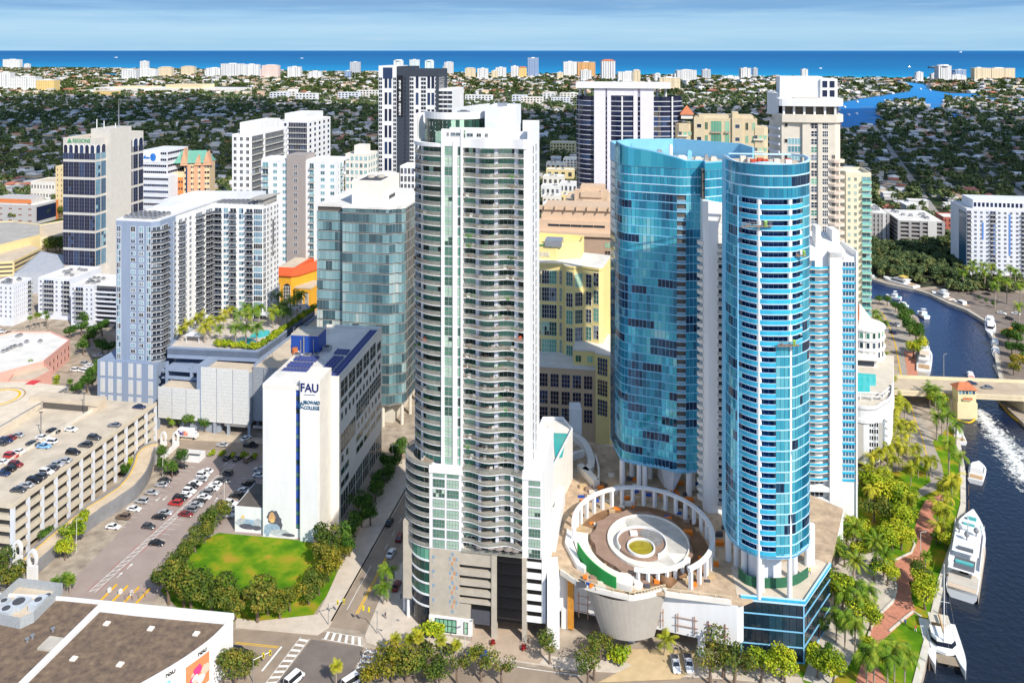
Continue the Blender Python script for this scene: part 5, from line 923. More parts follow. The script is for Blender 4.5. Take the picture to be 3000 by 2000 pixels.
# ---- the long open garage at the left
gr=Bld('open_parking_garage','long beige open-sided parking garage with cars on its roof','parking garage',38,1655)
zt=gr.Z(0,0,1482);dg=gr.Y(459,0);nl=5;fh=zt/nl;xl=-46
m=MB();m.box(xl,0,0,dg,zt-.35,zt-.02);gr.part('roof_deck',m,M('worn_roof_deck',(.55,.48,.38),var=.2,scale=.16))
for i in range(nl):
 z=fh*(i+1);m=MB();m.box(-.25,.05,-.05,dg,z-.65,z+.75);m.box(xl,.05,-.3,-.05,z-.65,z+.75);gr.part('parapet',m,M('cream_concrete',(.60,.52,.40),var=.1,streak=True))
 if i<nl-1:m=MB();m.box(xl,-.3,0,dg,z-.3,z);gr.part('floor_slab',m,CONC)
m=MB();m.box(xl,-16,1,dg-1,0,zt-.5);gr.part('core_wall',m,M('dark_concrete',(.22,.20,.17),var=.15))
for i in range(13):y=.4+(dg-.8)*i/12;m=MB();m.box(-.75,.12,y-.4,y+.4,0,zt-.7);gr.part('column',m,WHITE2)
for i in range(4):x=-.2-6.5*i;m=MB();m.box(x-.45,x+.45,-.4,.3,0,zt-.7);gr.part('column',m,WHITE2)
a_=gr.L(78,1322,zt);c_=gr.L(286,1196,zt);m=MB();m.ribbon([a_,c_],zt,zt+1.1,.35);m.ribbon([(a_[0],a_[1]-25),a_],zt,zt+1.1,.35);gr.part('ramp_wall',m,CONC2)
q=gr.L(200,1215,zt);m=MB();m.box(q[0]-19,q[0]+9,q[1]+4,q[1]+9,zt+.05,zt+3.6);m.box(q[0]-19,q[0]+9,q[1]+3.5,q[1]+4,zt+2.2,zt+3.9);gr.part('upper_ramp',m,ROOFT);m=MB();m.box(q[0]-17,q[0]+5,q[1]+3.4,q[1]+3.95,zt+.1,zt+2.1);gr.part('ramp_opening',m,INTER)
for(px,py)in((120,1275),(246,1215)):q=gr.L(px,py,zt);m=MB();m.tube((q[0],q[1],zt),(q[0],q[1],zt+8),.12,n=6);m.box(q[0]-.7,q[0]+.7,q[1]-.2,q[1]+.2,zt+7.9,zt+8.1);gr.part('lamp_post',m,DGREY)
GARAGE_Z=zt
ha=Bld('helipad_hall','flat concrete roof with yellow rings and a white truss edge','building',197,1300)
zt=19.5;pl=[ha.L(*q,zt)for q in((-160,1340),(0,1257),(197,1131),(71,1117),(-200,1125))];m=MB();m.prism(pl,2,zt);ha.part('roof_slab',m,M('pale_deck',(.66,.57,.45),var=.12));m=MB();e0,e1=Vector(pl[0]),Vector(pl[2]);Lq=(e1-e0).length;k=int(Lq/3)
for i in range(k):p=e0.lerp(e1,i/k);q=e0.lerp(e1,(i+1)/k);o_=Vector((.9,-.5));m.tube((*(p+o_),zt-2),(*(q+o_),zt+.2),.13,n=4);m.tube((*(p+o_),zt+.2),(*(q+o_),zt-2),.13,n=4)
m.tube((*(e0+o_),zt+.2),(*(e1+o_),zt+.2),.2,n=5);m.tube((*(e0+o_),zt-2),(*(e1+o_),zt-2),.2,n=5);ha.part('truss',m,METAL)
c_=ha.L(-10,1165,zt)
for r_,w_,mt in((9.5,.5,M('brown_line',(.36,.25,.12),var=.2)),(8,.9,LINEY)):m=MB();m.prism(arc(*c_,r_,r_,0,359,40)+list(reversed(arc(*c_,r_-w_,r_-w_,0,359,40))),zt+.01,zt+.03+.01*w_);ha.part('painted_ring',m,mt)
m=MB();q=ha.L(97,1120,zt);m.box(q[0]-2,q[0]+2,q[1]-2,q[1]+2,zt+.02,zt+.1);ha.part('red_mark',m,M('red_mark',(.6,.05,.06),var=0))
# ---- exit ramp winding down beside the garage
er=empty('exit_ramp',G(300,1500),0,'curving concrete exit ramp with yellow kerb running down beside the open garage','ramp')
path=[(462,1308,4.5),(440,1312,4.6),(424,1328,4.6),(418,1352,4.5),(402,1388,4.3),(372,1425,4),(320,1462,3.8),(262,1500,3.5),(205,1545,3.2),(150,1590,3),(80,1650,3)]
cl=[G(px,py,z)-er.location for px,py,z in path];sm=smooth_line([(p.x,p.y)for p in cl],4);zs_=[path[min(len(path)-1,i//4)][2]for i in range(len(sm))]
def side_off(P_,w_):
 o=[]
 for i,p in enumerate(P_):a=Vector(P_[max(0,i-1)]);c=Vector(P_[min(len(P_)-1,i+1)]);d=(c-a).normalized();o.append((p[0]-d.y*w_,p[1]+d.x*w_))
 return o
Lf,Rt=side_off(sm,2.7),side_off(sm,-2.7);m=MB();n_=len(sm)
m.add([(*p,zs_[i])for i,p in enumerate(Lf)]+[(*p,zs_[i])for i,p in enumerate(Rt)],[(i,i+1,n_+i+1,n_+i)for i in range(n_-1)]);m.build('ramp_deck',M('tan_concrete',(.56,.46,.34),var=.14),er)
m=MB();m.ribbon(Lf,[0]*n_,[z+.9 for z in zs_],.3);m.build('side_wall',M('dark_side_wall',(.24,.24,.25),var=.15),er);m=MB();m.ribbon(Rt,[0]*n_,[z+.8 for z in zs_],-.3);m.build('side_wall',MATS['dark_side_wall'],er)
m=MB();m.ribbon(side_off(sm,-2.5),[z+.01 for z in zs_],[z+.06 for z in zs_],.35);m.build('yellow_kerb',LINEY,er)
def portal(px,py,h,w_,lab):
 e=empty('oval_portal',G(px,py),-TH,lab,'portal','white portals with an oval hole at the ramp ends');n=20;m=MB();zc=h-w_*.95
 o_=[(w_*.5*math.cos(t),zc+w_*.95*math.sin(t))for t in[2*PI*i/n for i in range(n)]];i_=[(w_*.32*math.cos(t),zc+w_*.68*math.sin(t))for t in[2*PI*i/n for i in range(n)]]
 v=[(x,y,z)for y in(-.4,.4)for P_ in(o_,i_)for x,z in P_];f=[]
 for i in range(n):j=(i+1)%n;f+=[(i,j,n+j,n+i),(2*n+i,2*n+j,3*n+j,3*n+i),(i,j,2*n+j,2*n+i),(n+i,n+j,3*n+j,3*n+i)]
 m.add(v,f);m.build('oval_ring',WHITE,e);m=MB();m.box(-w_*.5,w_*.5,-.38,.38,0,zc-w_*.55);m.build('pylon',WHITE,e)
portal(95,1703,9.2,3.1,'white pylon with an oval hole, nearer one at the foot of the open garage');portal(52,1675,9.2,2.9,'white pylon with an oval hole, right under the garage corner');portal(479,1304,5.2,2.5,'white pylon with an oval hole at the far ramp end, left one');portal(515,1305,5.4,2.5,'white pylon with an oval hole at the far ramp end, beside the delivery truck')
m=MB();q0,q1=G(520,1306),G(470,1352);m.ribbon([(q0.x,q0.y),(q1.x,q1.y)],0,2.0,.4);tag(m.build('white_ramp_wall',WHITE),'low white wall slanting from the far oval portal','wall')
# ---- museum roof in the near corner
mu_=Bld('museum_building','low white museum with a curved wall, brown gravel roof and poster banners','museum',682,1944)
zt=mu_.Z(0,0,1799);ed=[mu_.L(*q,zt)for q in((683,1799),(648,1838),(612,1872),(544,1921),(476,1963),(405,2003),(330,2046))];ed=smooth_line(ed,3);bk=[mu_.L(*q,zt)for q in((-260,2046),(-260,1724),(184,1750))]
poly=ed+bk;m=MB();m.prism(poly,0,zt-.9);mu_.part('wall',m,WHITE);m=MB();m.prism(poly,zt-.88,zt-.8)
m2,n2,l2,b2=principled('gravel_roof');g_=n2.new('ShaderNodeNewGeometry');t_=n2.new('ShaderNodeTexNoise');t_.inputs['Scale'].default_value=.45;t_.inputs['Detail'].default_value=12;t_.inputs['Roughness'].default_value=.7;l2.new(g_.outputs['Position'],t_.inputs['Vector']);r_=RMP(n2,[(.28,(.075,.055,.042)),(.46,(.15,.105,.075)),(.60,(.22,.155,.10)),(.78,(.32,.23,.15))]);l2.new(t_.outputs[0],r_.inputs[0]);l2.new(r_.outputs[0],b2.inputs['Base Color']);b2.inputs['Roughness'].default_value=.95
mu_.part('roof',m,m2);m=MB();m.ribbon(ed,zt-1,zt,.35);m.ribbon([ed[0],bk[2],bk[1]],zt-1,zt,-.5);m.ribbon([mu_.L(*q,zt)for q in((296,1763),(51,2002))],zt-.9,zt+.1,1.3);m.ribbon([mu_.L(*q,zt)for q in((296,1763),(420,1777),(683,1801))],zt-.85,zt-.1,-2.2);mu_.part('parapet',m,WHITE)
for(px,py)in((313,1827),(442,1842),(575,1857),(216,1930),(352,1947),(604,1813),(371,1784),(435,1791),(498,1798),(564,1806)):q=mu_.L(px,py,zt-.8);s_=.65 if py>1810 else .3;m=MB();m.box(q[0]-s_,q[0]+s_,q[1]-s_,q[1]+s_,zt-.8,zt-.45);mu_.part('skylight',m,CREAMW)
q=mu_.L(150,1888,zt-.8);m=MB();m.box(q[0]-2,q[0]+2,q[1]-2,q[1]+2,zt-.8,zt-.3);mu_.part('hatch',m,CONC)
for(px,py)in((95,1870),(155,1850),(80,1880)):q=mu_.L(px,py,zt-.8);m=MB();m.cyl(q[0],q[1],.3,zt-.8,zt);m.cyl(q[0],q[1],.5,zt,zt+.15);mu_.part('roof_vent',m,METAL)
fn=[mu_.L(*q,zt-.8)for q in((-20,1790),(55,1722),(182,1738),(98,1822),(60,1840),(-30,1822))];m=MB();m.ribbon(fn,zt-.8,zt+1.8,.15,closed=True);mu_.part('plant_screen',m,M('ribbed_screen',(.36,.38,.39),var=.15,scale=2));m=MB();m.prism([(p[0],p[1])for p in fn],zt-.78,zt-.5);mu_.part('plant_floor',m,ROOFT)
ac_units(mu_,[(mu_.L(px,py,zt)[0],mu_.L(px,py,zt)[1],zt-.6,w_,d_,h_)for px,py,w_,d_,h_ in((55,1768,4,4,1.2),(112,1772,2.4,4,2),(18,1795,3,2.6,1.8),(140,1750,2,2,1.2),(12,1765,2,2.4,1.2))],M('pale_blue_metal',(.50,.55,.60),rough=.4,var=.1))
def on_edge(px):
 best=min(range(len(ed)-1),key=lambda i:abs(CX+F*(mu_.o.x+ed[i][0]*mu_.U[0]+ed[i][1]*mu_.V[0])/mu_.wy(*ed[i])-px));a,c=Vector(ed[best]),Vector(ed[best+1]);return a,(a-c).normalized()
def banner(pa,pb,za,zc,cols,seed):
 P_=[p for p in ed if pb>=CX+F*(mu_.o.x+p[0]*mu_.U[0]+p[1]*mu_.V[0])/mu_.wy(*p)>=pa];P_=list(reversed(P_));d=(Vector(P_[-1])-Vector(P_[0])).normalized();n=Vector((d.y,-d.x));m=MB();m.ribbon([tuple(Vector(p)+n*.12)for p in P_],za,zc,.06);o=mu_.part('banner',m,cols[0]);rg=random.Random(seed)
 for k in range(7):
  c_=Vector(P_[0]).lerp(Vector(P_[-1]),rg.uniform(.15,.85));z=za+(zc-za)*rg.uniform(.2,.85);r_=rg.uniform(.5,1.3);nn_=12;m=MB();m.add([tuple(c_+n*(.2+.02*k)+d*r_*math.cos(2*PI*i/nn_)*rg.uniform(.7,1.1))+(z+r_*math.sin(2*PI*i/nn_)*rg.uniform(.7,1.1),)for i in range(nn_)],[tuple(range(nn_))]);m.build('banner_print',cols[1+k%(len(cols)-1)],o)
banner(540,615,zt-9.5,zt-2.6,[M('poster_orange',(.75,.24,.10),var=.1),M('poster_peach',(.78,.50,.38),var=.05),M('poster_magenta',(.60,.05,.20),var=.05),M('poster_pale',(.75,.66,.62),var=.05)],3);banner(395,520,zt-9,zt-3,[M('poster_teal',(.20,.50,.56),var=.1),M('poster_sky',(.55,.72,.78),var=.05),M('poster_white',(.78,.80,.80),var=.02)],5)
for px in(598,500):a,d=on_edge(px);n=Vector((d.y,-d.x));text('NSU',1.5,(a.x+n.x*.15,a.y+n.y*.15,zt-1.5),math.atan2(d.y,d.x),BLACK,mu_.root,width=2.2)
# ================================================================ towers and blocks further back
TEALW=GLS('pale_teal_window',[(0,(.03,.07,.09)),(.5,(.10,.26,.30)),(1,(.30,.52,.56))])
BFR=M('bank_mullion',(.16,.17,.20),var=0)
# bank tower with arched top windows
b=Bld('bank_tower','beige bank tower with dark window bands, arched top windows and a roof mast','office tower',279,835)
x0=b.X(185);zt=b.Z(0,0,410);y1,y2,y3=b.Y(311,0),b.Y(385,3),b.Y(420,0)
RB=M('bank_beige',(.56,.535,.49),var=.06);m=MB();m.box(x0,0,0,y3,0,zt);b.part('wall',m,RB);m=MB();parapet(m,[(x0,0),(0,0),(0,y3),(x0,y3)],zt,1);b.part('parapet',m,RB)
m=MB();m.box(x0+.5,-.5,.5,y3-.5,zt,zt+.1);b.part('roof',m,ROOFT)
m=MB();m.box(-11,3,y1,y2,0,b.Z(0,y1,378));b.part('core',m,RB);zc=b.Z(0,y1,378)
per=(b.Z(0,0,476)-b.Z(0,0,528));zb1=b.Z(0,0,520);zh=b.Z(0,0,476)-zb1;cw=-x0/6
for k in range(-1,7):
 z=zb1-per*k
 if z<1:break
 h_=zh if k>=0 else per*.34;zc_=z+h_/2
 for i in range(6):b.win(x0+cw*(i+.5),0,zc_,cw*.94,h_,0,2,4 if k>=0 else 1,(G_NAVY,BFR),.09)
 for i in range(2):b.win(0,y1*(i+.5)/2,zc_,y1*.42,h_,PI/2,2,4 if k>=0 else 1,(G_BLUEW,BFR),.09)
 for i in range(3):b.win(0,y2+(y3-y2)*(i+.5)/3,zc_,(y3-y2)*.28,h_,PI/2,2,4 if k>=0 else 1,(G_NAVY,BFR),.09)
za0,za1=b.Z(0,0,450),b.Z(0,0,425)
def arch(x,y,w_,ang):
 n=10;P_=[(-w_/2,za0),(w_/2,za0)]+[(w_/2*math.cos(PI*i/n),za1-w_/2+w_/2*math.sin(PI*i/n))for i in range(n+1)];m=MB();rt=Matrix.Rotation(ang,3,'Z')
 m.add([rt@Vector((a,-.08,c))+Vector((x,y,0))for a,c in P_],[tuple(range(len(P_)))]);b.part('arched_window',m,G_NAVY);m=MB()
 for p,q in zip(P_[1:],P_[2:]+P_[:1]):m.tube(rt@Vector((p[0],-.1,p[1]))+Vector((x,y,0)),rt@Vector((q[0],-.1,q[1]))+Vector((x,y,0)),.16,n=4)
 b.part('arch_frame',m,WHITE)
for i in range(6):arch(x0+cw*(i+.5),0,cw*.78,0)
for i in range(2):arch(0,y1*(i+.5)/2,y1*.4,PI/2)
for i in range(3):arch(0,y2+(y3-y2)*(i+.5)/3,(y3-y2)*.27,PI/2)
GL_=M('green_letters',(.06,.28,.12),var=0);text('REGIONS',3.4,((b.X(239)),-.15,zt-.9),0,GL_,b.root,width=b.X(264)-b.X(213));m=MB();xg=b.X(204);m.add([(xg-1.8,-.15,zt-2.2),(xg+1.8,-.15,zt-2.2),(xg,-.15,zt+.8)],[(0,1,2)]);b.part('green_triangle',m,GL_)
m=MB();ya=(y1+y2)/2;xm=b.X(348,ya);m.tube((xm,ya,zc),(xm,ya,b.Z(xm,ya,290)),.35,.1,5);b.part('mast',m,METAL)
for(dx,dy,h_)in((-3,2,5),(-6,6,4),(-9,3,6),(1,8,3)):m=MB();m.tube((dx,y1+dy,zc),(dx,y1+dy,zc+h_),.3,n=5);b.part('antenna',m,WHITE)
b.finish()
# banded office behind it
p=Bld('banded_office','white office with dark window bands and a blue globe sign, behind the bank tower','office building',500,700);x0=p.X(416);zt=p.Z(x0,0,440);zs=p.Z(0,0,515);xs_=p.X(489)
m=MB();m.box(x0,xs_,0,30,0,zt);m.box(xs_-40,0,-3,27,0,zs);p.part('wall',m,WHITE2);nf=14
for i in range(nf):
 z=zt*(i+.3)/nf
 if z>zs:p.win((x0+xs_)/2,0,z+1.2,xs_-x0-.6,1.9,0,12,1,(G_NAVY,WHITE2),.1);p.win(xs_,14,z+1.2,26,1.9,PI/2,8,1,(G_NAVY,WHITE2),.1)
 else:p.win(x0/2,-3,z+1.2,-x0-.4,1.9,0,14,1,(G_NAVY,WHITE2),.1)
m=MB();xq,zq=p.X(449),p.Z(p.X(449),0,461);m.box(x0+.5,xs_-5.5,-.25,.02,zq-4.2,zq+4.5);p.part('sign_panel',m,WHITE);m=MB();m.add([(xq+2.6*math.cos(2*PI*i/18),-.3,zq+3.2*math.sin(2*PI*i/18))for i in range(18)],[tuple(range(18))]);p.part('blue_globe',m,M('globe_blue',(.03,.18,.55),var=.4,scale=.5));m=MB();m.box(xq-8.5,xq-3,-.32,-.26,zq-1.3,zq+.1);m.box(xq-8,xq-6.5,-.32,-.26,zq+.1,zq+1.2);p.part('sign_word',m,MATS['globe_blue']);p.finish()
# gabled condominium in orange and cream, green roof
p=Bld('gabled_condominium','orange and cream condominium with green pitched roofs and gables','apartment block',540,690,th=R(-8));xl,xr=p.X(492),p.X(614);zt=p.Z(0,0,478);zo=p.Z(0,0,515)
m=MB();m.box(0,xr,0,20,0,zt);p.part('wall',m,M('cream_stucco',(.72,.55,.34),var=.06));m=MB();m.box(xl,0,-1.5,17,0,zo+3);p.part('wall',m,M('cream_stucco',(.7,.5,.3)));m=MB();m.box(xl-.1,-.5,-1.7,16,0,zo-1);p.part('orange_base',m,M('orange_stucco',(.62,.22,.07),var=.06))
m=MB();m.gable(xl-2,xr,-1,21,zt,zt+9,hip=5);p.part('roof',m,GREENR)
for xx,w_,h_,s_ in((xl+1,3,7,0),(0,3,12,0),(xr*.55,3,6,1),(xr*.9,3.4,9,1)):
 m=MB();m.add([(xx-w_,-1.2,zt-2),(xx+w_,-1.2,zt-2),(xx,-1.2,zt+h_),(xx-w_,6,zt-2),(xx+w_,6,zt-2),(xx,10,zt+h_)],[(0,1,2),(0,2,5,3),(1,4,5,2)]);p.part('gable',m,[M('pink_gable',(.66,.36,.22),var=.05),GREENR]);p.root.children[-1].data.polygons[1].material_index=1;p.root.children[-1].data.polygons[2].material_index=1
for i in range(3):m=MB();x=xr*(.18+.27*i);m.box(x-1.6,x+1.6,-.15,.1,0,zt-2);p.part('pink_bay',m,MATS['pink_gable'])
p.grid((0,0),(xr,0),3,zt-1,9,12,1.9,1.9,(1,1),(G_DARK,MATS['cream_stucco']));p.grid((xl,-1.7),(-.5,-1.7),3,zo-2,6,8,1.4,1.8,(1,1),(G_DARK,MATS['orange_stucco']));m=MB();m.box(xr*.06,xr*.12,-.3,.2,6,zt-4);p.part('glass_strip',m,G_NAVY);p.finish()
# white towers between
gen('balcony_tower','white tower with dark balconies and a blank roof box, behind the blue-grey tower','apartment tower',680,735,838,398,742,17,3,6,bS=((.02,.32),(.38,.92)),ph=((.1,.95,.15,.85,9),),ww=.45).finish(60)
gen('twin_wing_tower','white and grey apartment tower in the back, its two wings seen at an angle','apartment tower',808,902,968,358,650,17,5,5,glass=G_NAVY,bF=((.40,.98),),ph=((.2,.9,.1,.8,7),),ww=.4,pane=(1,1)).finish(60)
c=gen('grey_striped_tower','white apartment tower with a grey centre stripe of small windows','apartment tower',765,988,1008,478,862,17,8,3,glass=TEALW,bF=((.02,.10),(.64,.70)),bS=((.4,.7),),ww=.42,wh=.5,z0=10)
m=MB();xa,xb=c.X(842),c.X(896);m.box(xa,xb,-1.2,14,0,c.zt+4.5);c.part('grey_stripe',m,M('warm_grey_paint',(.34,.30,.28),var=.07))
for i in range(16):c.win((xa+xb)/2,-1.2,12+(c.zt-10)*i/16,2.4,2.0,0,2,2,(G_DARK,WHITE))
m=MB();m.box(c.x0,xa,1,14,c.zt,c.zt+2);m.box(xb,0,1,20,c.zt,c.zt+1.6);c.part('parapet',m,WHITE);c.finish()
gen('green_windowed_block','small cream tower with green-tinted corner windows, beside the dark striped skyscraper','apartment tower',972+40,1078,1106,455,715,12,5,4,wall=CREAMW,glass=TEALW,ph=((.3,.8,.2,.7,7),),ww=.62,wh=.6).finish(60)
# dark and white skyscraper with the telephone number
t=Bld('number_skyscraper','tall black and white skyscraper with a vertical phone number','skyscraper',1283,672);xs=[t.X(q)for q in(1109,1163,1200,1281,1283)];zt=t.Z(0,0,202);zl=t.Z(xs[0],0,193);dp=t.Y(1310,0)
BS=M('blue_black_cladding',(.045,.055,.075),var=.08);m=MB();m.box(xs[0],xs[1],0,dp,0,zl);m.box(xs[1],0,.3,dp,0,zt-6.5);t.part('wall',m,WHITE);m=MB();m.box(xs[1],xs[2],-.4,dp-2,0,zl-.5);m.box(xs[2]-.1,0,-.2,dp,zt-6.4,zt-.2);m.box(-1.6,.3,-.1,dp,0,zt-.3);t.part('dark_band',m,BS);m=MB();m.box(xs[0]+4,xs[1]-4,-.2,.5,zl-11,zl-1.5);t.part('dark_panel',m,G_NAVY)
nf=36;fh=(zt-9)/nf
for i in range(nf):
 z=2+fh*(i+.5)
 for(pa,pb,mt)in((1110,1120,G_DARK),(1152,1161,G_DARK),(1184,1190,G_DARK),(1200,1212,G_DARK),(1233,1248,G_DARK),(1274,1280,G_DARK)):t.win((t.X(pa)+t.X(pb))/2,0 if pb<1163 else(-.42 if pb<1199 else .28),z,t.X(pb)-t.X(pa),fh*.72,0,2,1,(mt,WHITE if pb<1163 or pb>1199 else BS),.14)
 t.win(0.3,dp*.35,z,dp*.5,fh*.7,PI/2,4,1,(G_DARK,WHITE),.2)
for i in range(9):
 z=6+fh*4*i;[t.win(t.X(px),.0 if px<1163 else .28,z+fh*1.6,2.6,fh*3,0,1,1,(G_NAVY,WHITE))for px in(1131,1143,1222,1256,1268)]
m=MB();zr=t.Z(0,0,262);m.box(.3,t.X(1322),2,dp+14,0,zr);t.part('wall',m,WHITE);t.grid((.3,2),(t.X(1322),2),2,zr-1,3,30,4.4,2.6,(1,1),(G_DARK,WHITE));
m=MB();m.box(t.X(1163.5),t.X(1181),-.6,-.4,t.Z(0,0,345),t.Z(0,0,222));t.part('sign_panel',m,M('sign_black',(.012,.014,.02),var=0));s_='954 945 9842'
for i,ch in enumerate(s_):
 if ch!=' ':x=t.X(1172);text(ch,4.0,(x,-.72,t.Z(x,0,241+(333-241)*i/11)),0,WHITE,t.root)
t.finish()
gen('framed_annex','small white framed block in front of the black and white skyscraper','office building',1172,1215,0,490,690,8,4,0,ww=.68,wh=.72,glass=G_NAVY,depth=20).finish()
# white slab tower with dark bands and overhanging top
t=Bld('white_pier_tower','broad white tower with blank piers, dark banded glass bays and an overhanging white top','skyscraper',1741,770);X=t.X;zt=t.Z(0,0,258);zT2=t.Z(0,0,243);x9=X(1915)
m=MB();m.box(0,X(1774),-1.5,20,0,zt);m.box(X(1779),X(1790),-1.5,20,0,zt);m.box(X(1856),X(1868),-1.5,20,0,zt);m.box(X(1876),x9,-1.5,20,0,zt);m.box(0,x9,.6,20,0,zt);m.box(X(1790),X(1856),-1.4,3,t.Z(0,0,279),zt);t.part('pier',m,M('lilac_white',(.72,.70,.76),var=.04));m=MB();m.box(X(1688),X(1965),-3,24,zt,zT2);t.part('top_slab',m,WHITE);nf=34;fh=t.Z(0,0,282)/nf
al=list(reversed(arc(0,14,-X(1689,14),13,270,130,12)));ar=arc(x9,12,X(1998,12)-x9,12,-90,60,12);ac_=[(X(1790)+(X(1856)-X(1790))*i/8,-.4-1.3*math.sin(PI*i/8))for i in range(9)]
m=MB();m.prism([(p[0]*.93,p[1])for p in al]+[(0,24)],0,zt-8);t.part('core',m,INTER);m=MB();m.prism([(x9+(p[0]-x9)*.93,p[1])for p in ar]+[(x9,22)],0,zt-12);t.part('core',m,INTER)
for i in range(nf):
 z=fh*i
 for P_ in(al,ac_)+((ar,)if i<nf else()):t.part('glass_band',panels(P_,z+.3,z+fh,3),G_NAVY);r=MB();r.ribbon([(p[0],p[1]-.3)for p in P_],z-.1,z+.3,.5);t.part('floor_edge',r,WHITE2)
 t.win(X(1776.5),.5,z+fh*.5,2.0,fh*.8,0,1,1,(G_NAVY,WHITE));t.win(X(1872),.5,z+fh*.5,3.0,fh*.8,0,1,1,(G_NAVY,WHITE))
for px in(1823,1970):m=MB();m.box(X(px)-.5,X(px)+.5,-2.2 if px<1900 else 1.0,1.5 if px<1900 else 3,0,t.Z(0,0,282));t.part('post',m,WHITE)
m=MB();[m.cyl(X(px,8),8,.9,zt-10,zt)for px in(1700,1715,1925,1950)];t.part('roof_column',m,WHITE);t.finish()
# long cream condominium
t=gen('cream_condominium','long cream condominium with stacked balconies and a small orange tiled pavilion','apartment block',2040,2218,0,352,790,11,9,0,wall=M('sand_stucco',(.60,.50,.33),var=.06),glass=G_GREEN,bF=((.24,.42),(.47,.55)),ph=((.05,.95,.2,.9,2.5),(.6,.7,.1,.5,5)),ww=.42,wh=.56,depth=22)
for px in(2048,2160):m=MB();x=t.X(px);m.box(x-3.5,x+3.5,-1.2,4,0,t.zt+1.4);t.part('bay',m,MATS['sand_stucco']);[t.win(x,-1.2,5+(t.zt-5)*(i+.5)/11,3,2.6,0,1,1,(G_DARK,WHITE))for i in range(11)]
for(pa,pb,yt_)in((1976,2032,352),(2198,2252,360)):
 xa,xb=t.X(pa),t.X(pb);zz=t.Z(0,0,yt_+14);P_=[(xa,4),(xa+3,-.5),(xb-3,-.5),(xb,4),(xb,18),(xa,18)];m=MB();m.prism(P_,0,zz);t.part('rounded_wing',m,MATS['sand_stucco'])
 for i in range(11):
  z=5+(zz-5)*i/11;o=MB();o.prism([(xa+2,-1.6),(xa+9,-2),(xa+9,0),(xa+2,.5)],z-.2,z+.6);t.part('balcony',o,CREAMW);[t.win(xa+(xb-xa)*k,-.5,z+1.9,2.2,2.4,0,1,1,(G_GREEN if k>.5 else G_DARK,MATS['sand_stucco']))for k in(.3,.55,.8)]
m=MB();x=t.X(2013);m.taper([(x-5,1),(x+5,1),(x+5,11),(x-5,11)],t.zt+3,[(x-.3,5.7),(x+.3,5.7),(x+.3,6.3),(x-.3,6.3)],t.zt+9);t.part('pavilion_roof',m,TERRA);m=MB();m.box(x-4,x+4,2,10,t.zt,t.zt+3);t.part('pavilion',m,CREAMW);t.finish()
# tall cream condominium with curved white crown
t=Bld('crowned_condominium','tall cream condominium with a curved white crown and rounded corner balconies','apartment tower',2290,1185);X=t.X;xr=X(2447);zt=t.Z(X(2370),0,357);x9=X(2428);CT=M('warm_cream',(.66,.60,.50),var=.06)
yl=t.Y(2256,0);m=MB();m.prism([(0,0),(xr,0),(xr+3,5),(xr+3,26),(X(2256,22),24),(X(2256,14),14)],0,zt);t.part('wall',m,CT);m=MB();m.box(X(2350),X(2372),-1.0,1,0,zt+1.5);m.box(X(2396),X(2408),-.6,1,0,zt+1);t.part('pier',m,CT);nf=36;fh=zt/nf
for i in range(nf):
 z=fh*i
 if i<34:t.win((X(2308)+X(2346))/2,0,z+fh*.5,X(2346)-X(2308),fh*.8,0,4,1,(TEALW if i>30 or i%3 else G_DARK,WHITE),.16)
 t.win((X(2376)+X(2394))/2,0,z+fh*.5,X(2394)-X(2376),fh*.74,0,2,2,(G_GREEN if i%4==0 else G_DARK,WHITE),.16);t.win((X(2409)+X(2426))/2,0,z+fh*.5,X(2426)-X(2409),fh*.74,0,3,2,(G_DARK,WHITE),.16)
 o=MB();P_=[(x9,-.3)]+arc(xr-.6,1.2,4.6,2.6,-90,20,6)+[(xr+3,4)];o.prism(P_+[(x9,.2)],z-.25,z+.95 if i%2 else z+.9);
 if i<32:t.part('balcony',o,M('blush_balcony',(.66,.55,.46),var=.06));t.win((x9+xr)/2+.6,.0,z+fh*.62,xr-x9-1.2,fh*.5,0,3,1,(G_DARK,CT),.1)
 o=MB();P_=[(X(2290)-.6,.4),(X(2275,5)-1.2,5),(X(2262,10)-1,10)];o.ribbon(P_,z-.2,z+.7,.6);t.part('side_balcony',o,WHITE2)
 t.win(X(2303),-.05,z+fh*.55,1.3,1.6,0,1,1,(G_DARK,CT))if i%2 else None
z1=t.Z(xr/2,0,335);z2=t.Z(xr/2,0,300);z3=t.Z(xr/2,0,238);cw=[(-1.5,1),(0,-1.2),(xr*.45,-1.8),(xr+.5,-.8),(xr+4,4),(xr+4,18),(-1.5,18)]
m=MB();m.prism(cw,zt-.2,zt+3);t.part('crown_band',m,CT);m=MB();m.prism([(1,2),(xr,2),(xr+2,5),(xr+2,17),(1,17)],zt+3,z2-1);t.part('glass_storey',m,INTER)
for i in range(6):x=1+xr*i/5.2;m=MB();m.box(x-.4,x+.4,.4,1.9,zt+3,z2-1);t.part('crown_column',m,WHITE)
m=MB();m.prism(smooth_line(cw[:5],3)+cw[5:],z2-1.6,z2+1.4);t.part('curved_crown',m,WHITE);m=MB();xa,xb=X(2285,12),X(2452,12);m.box(xa,xb-6,12,23,z2,z3+1.5);m.box(xb-7,xb,11,22,z2,z3+.6);t.part('penthouse',m,WHITE);[t.win(xb-5.2+3*k,11,z2+3.2+4*j,2.2,3,0,1,1,(G_NAVY,WHITE))for k in range(2)for j in range(2)]
m=MB();m.prism([(X(2249,14),13),(-.5,5),(-.5,24),(X(2249,22),24)],z2-6,z2+3.5);t.part('side_wing',m,WHITE);m=MB();m.prism([(xr*.25,3),(xr*.8,3),(xr*.8,10),(xr*.25,10)],z2+1.42,z2+1.6);t.part('roof_patio',m,CONC);t.finish()
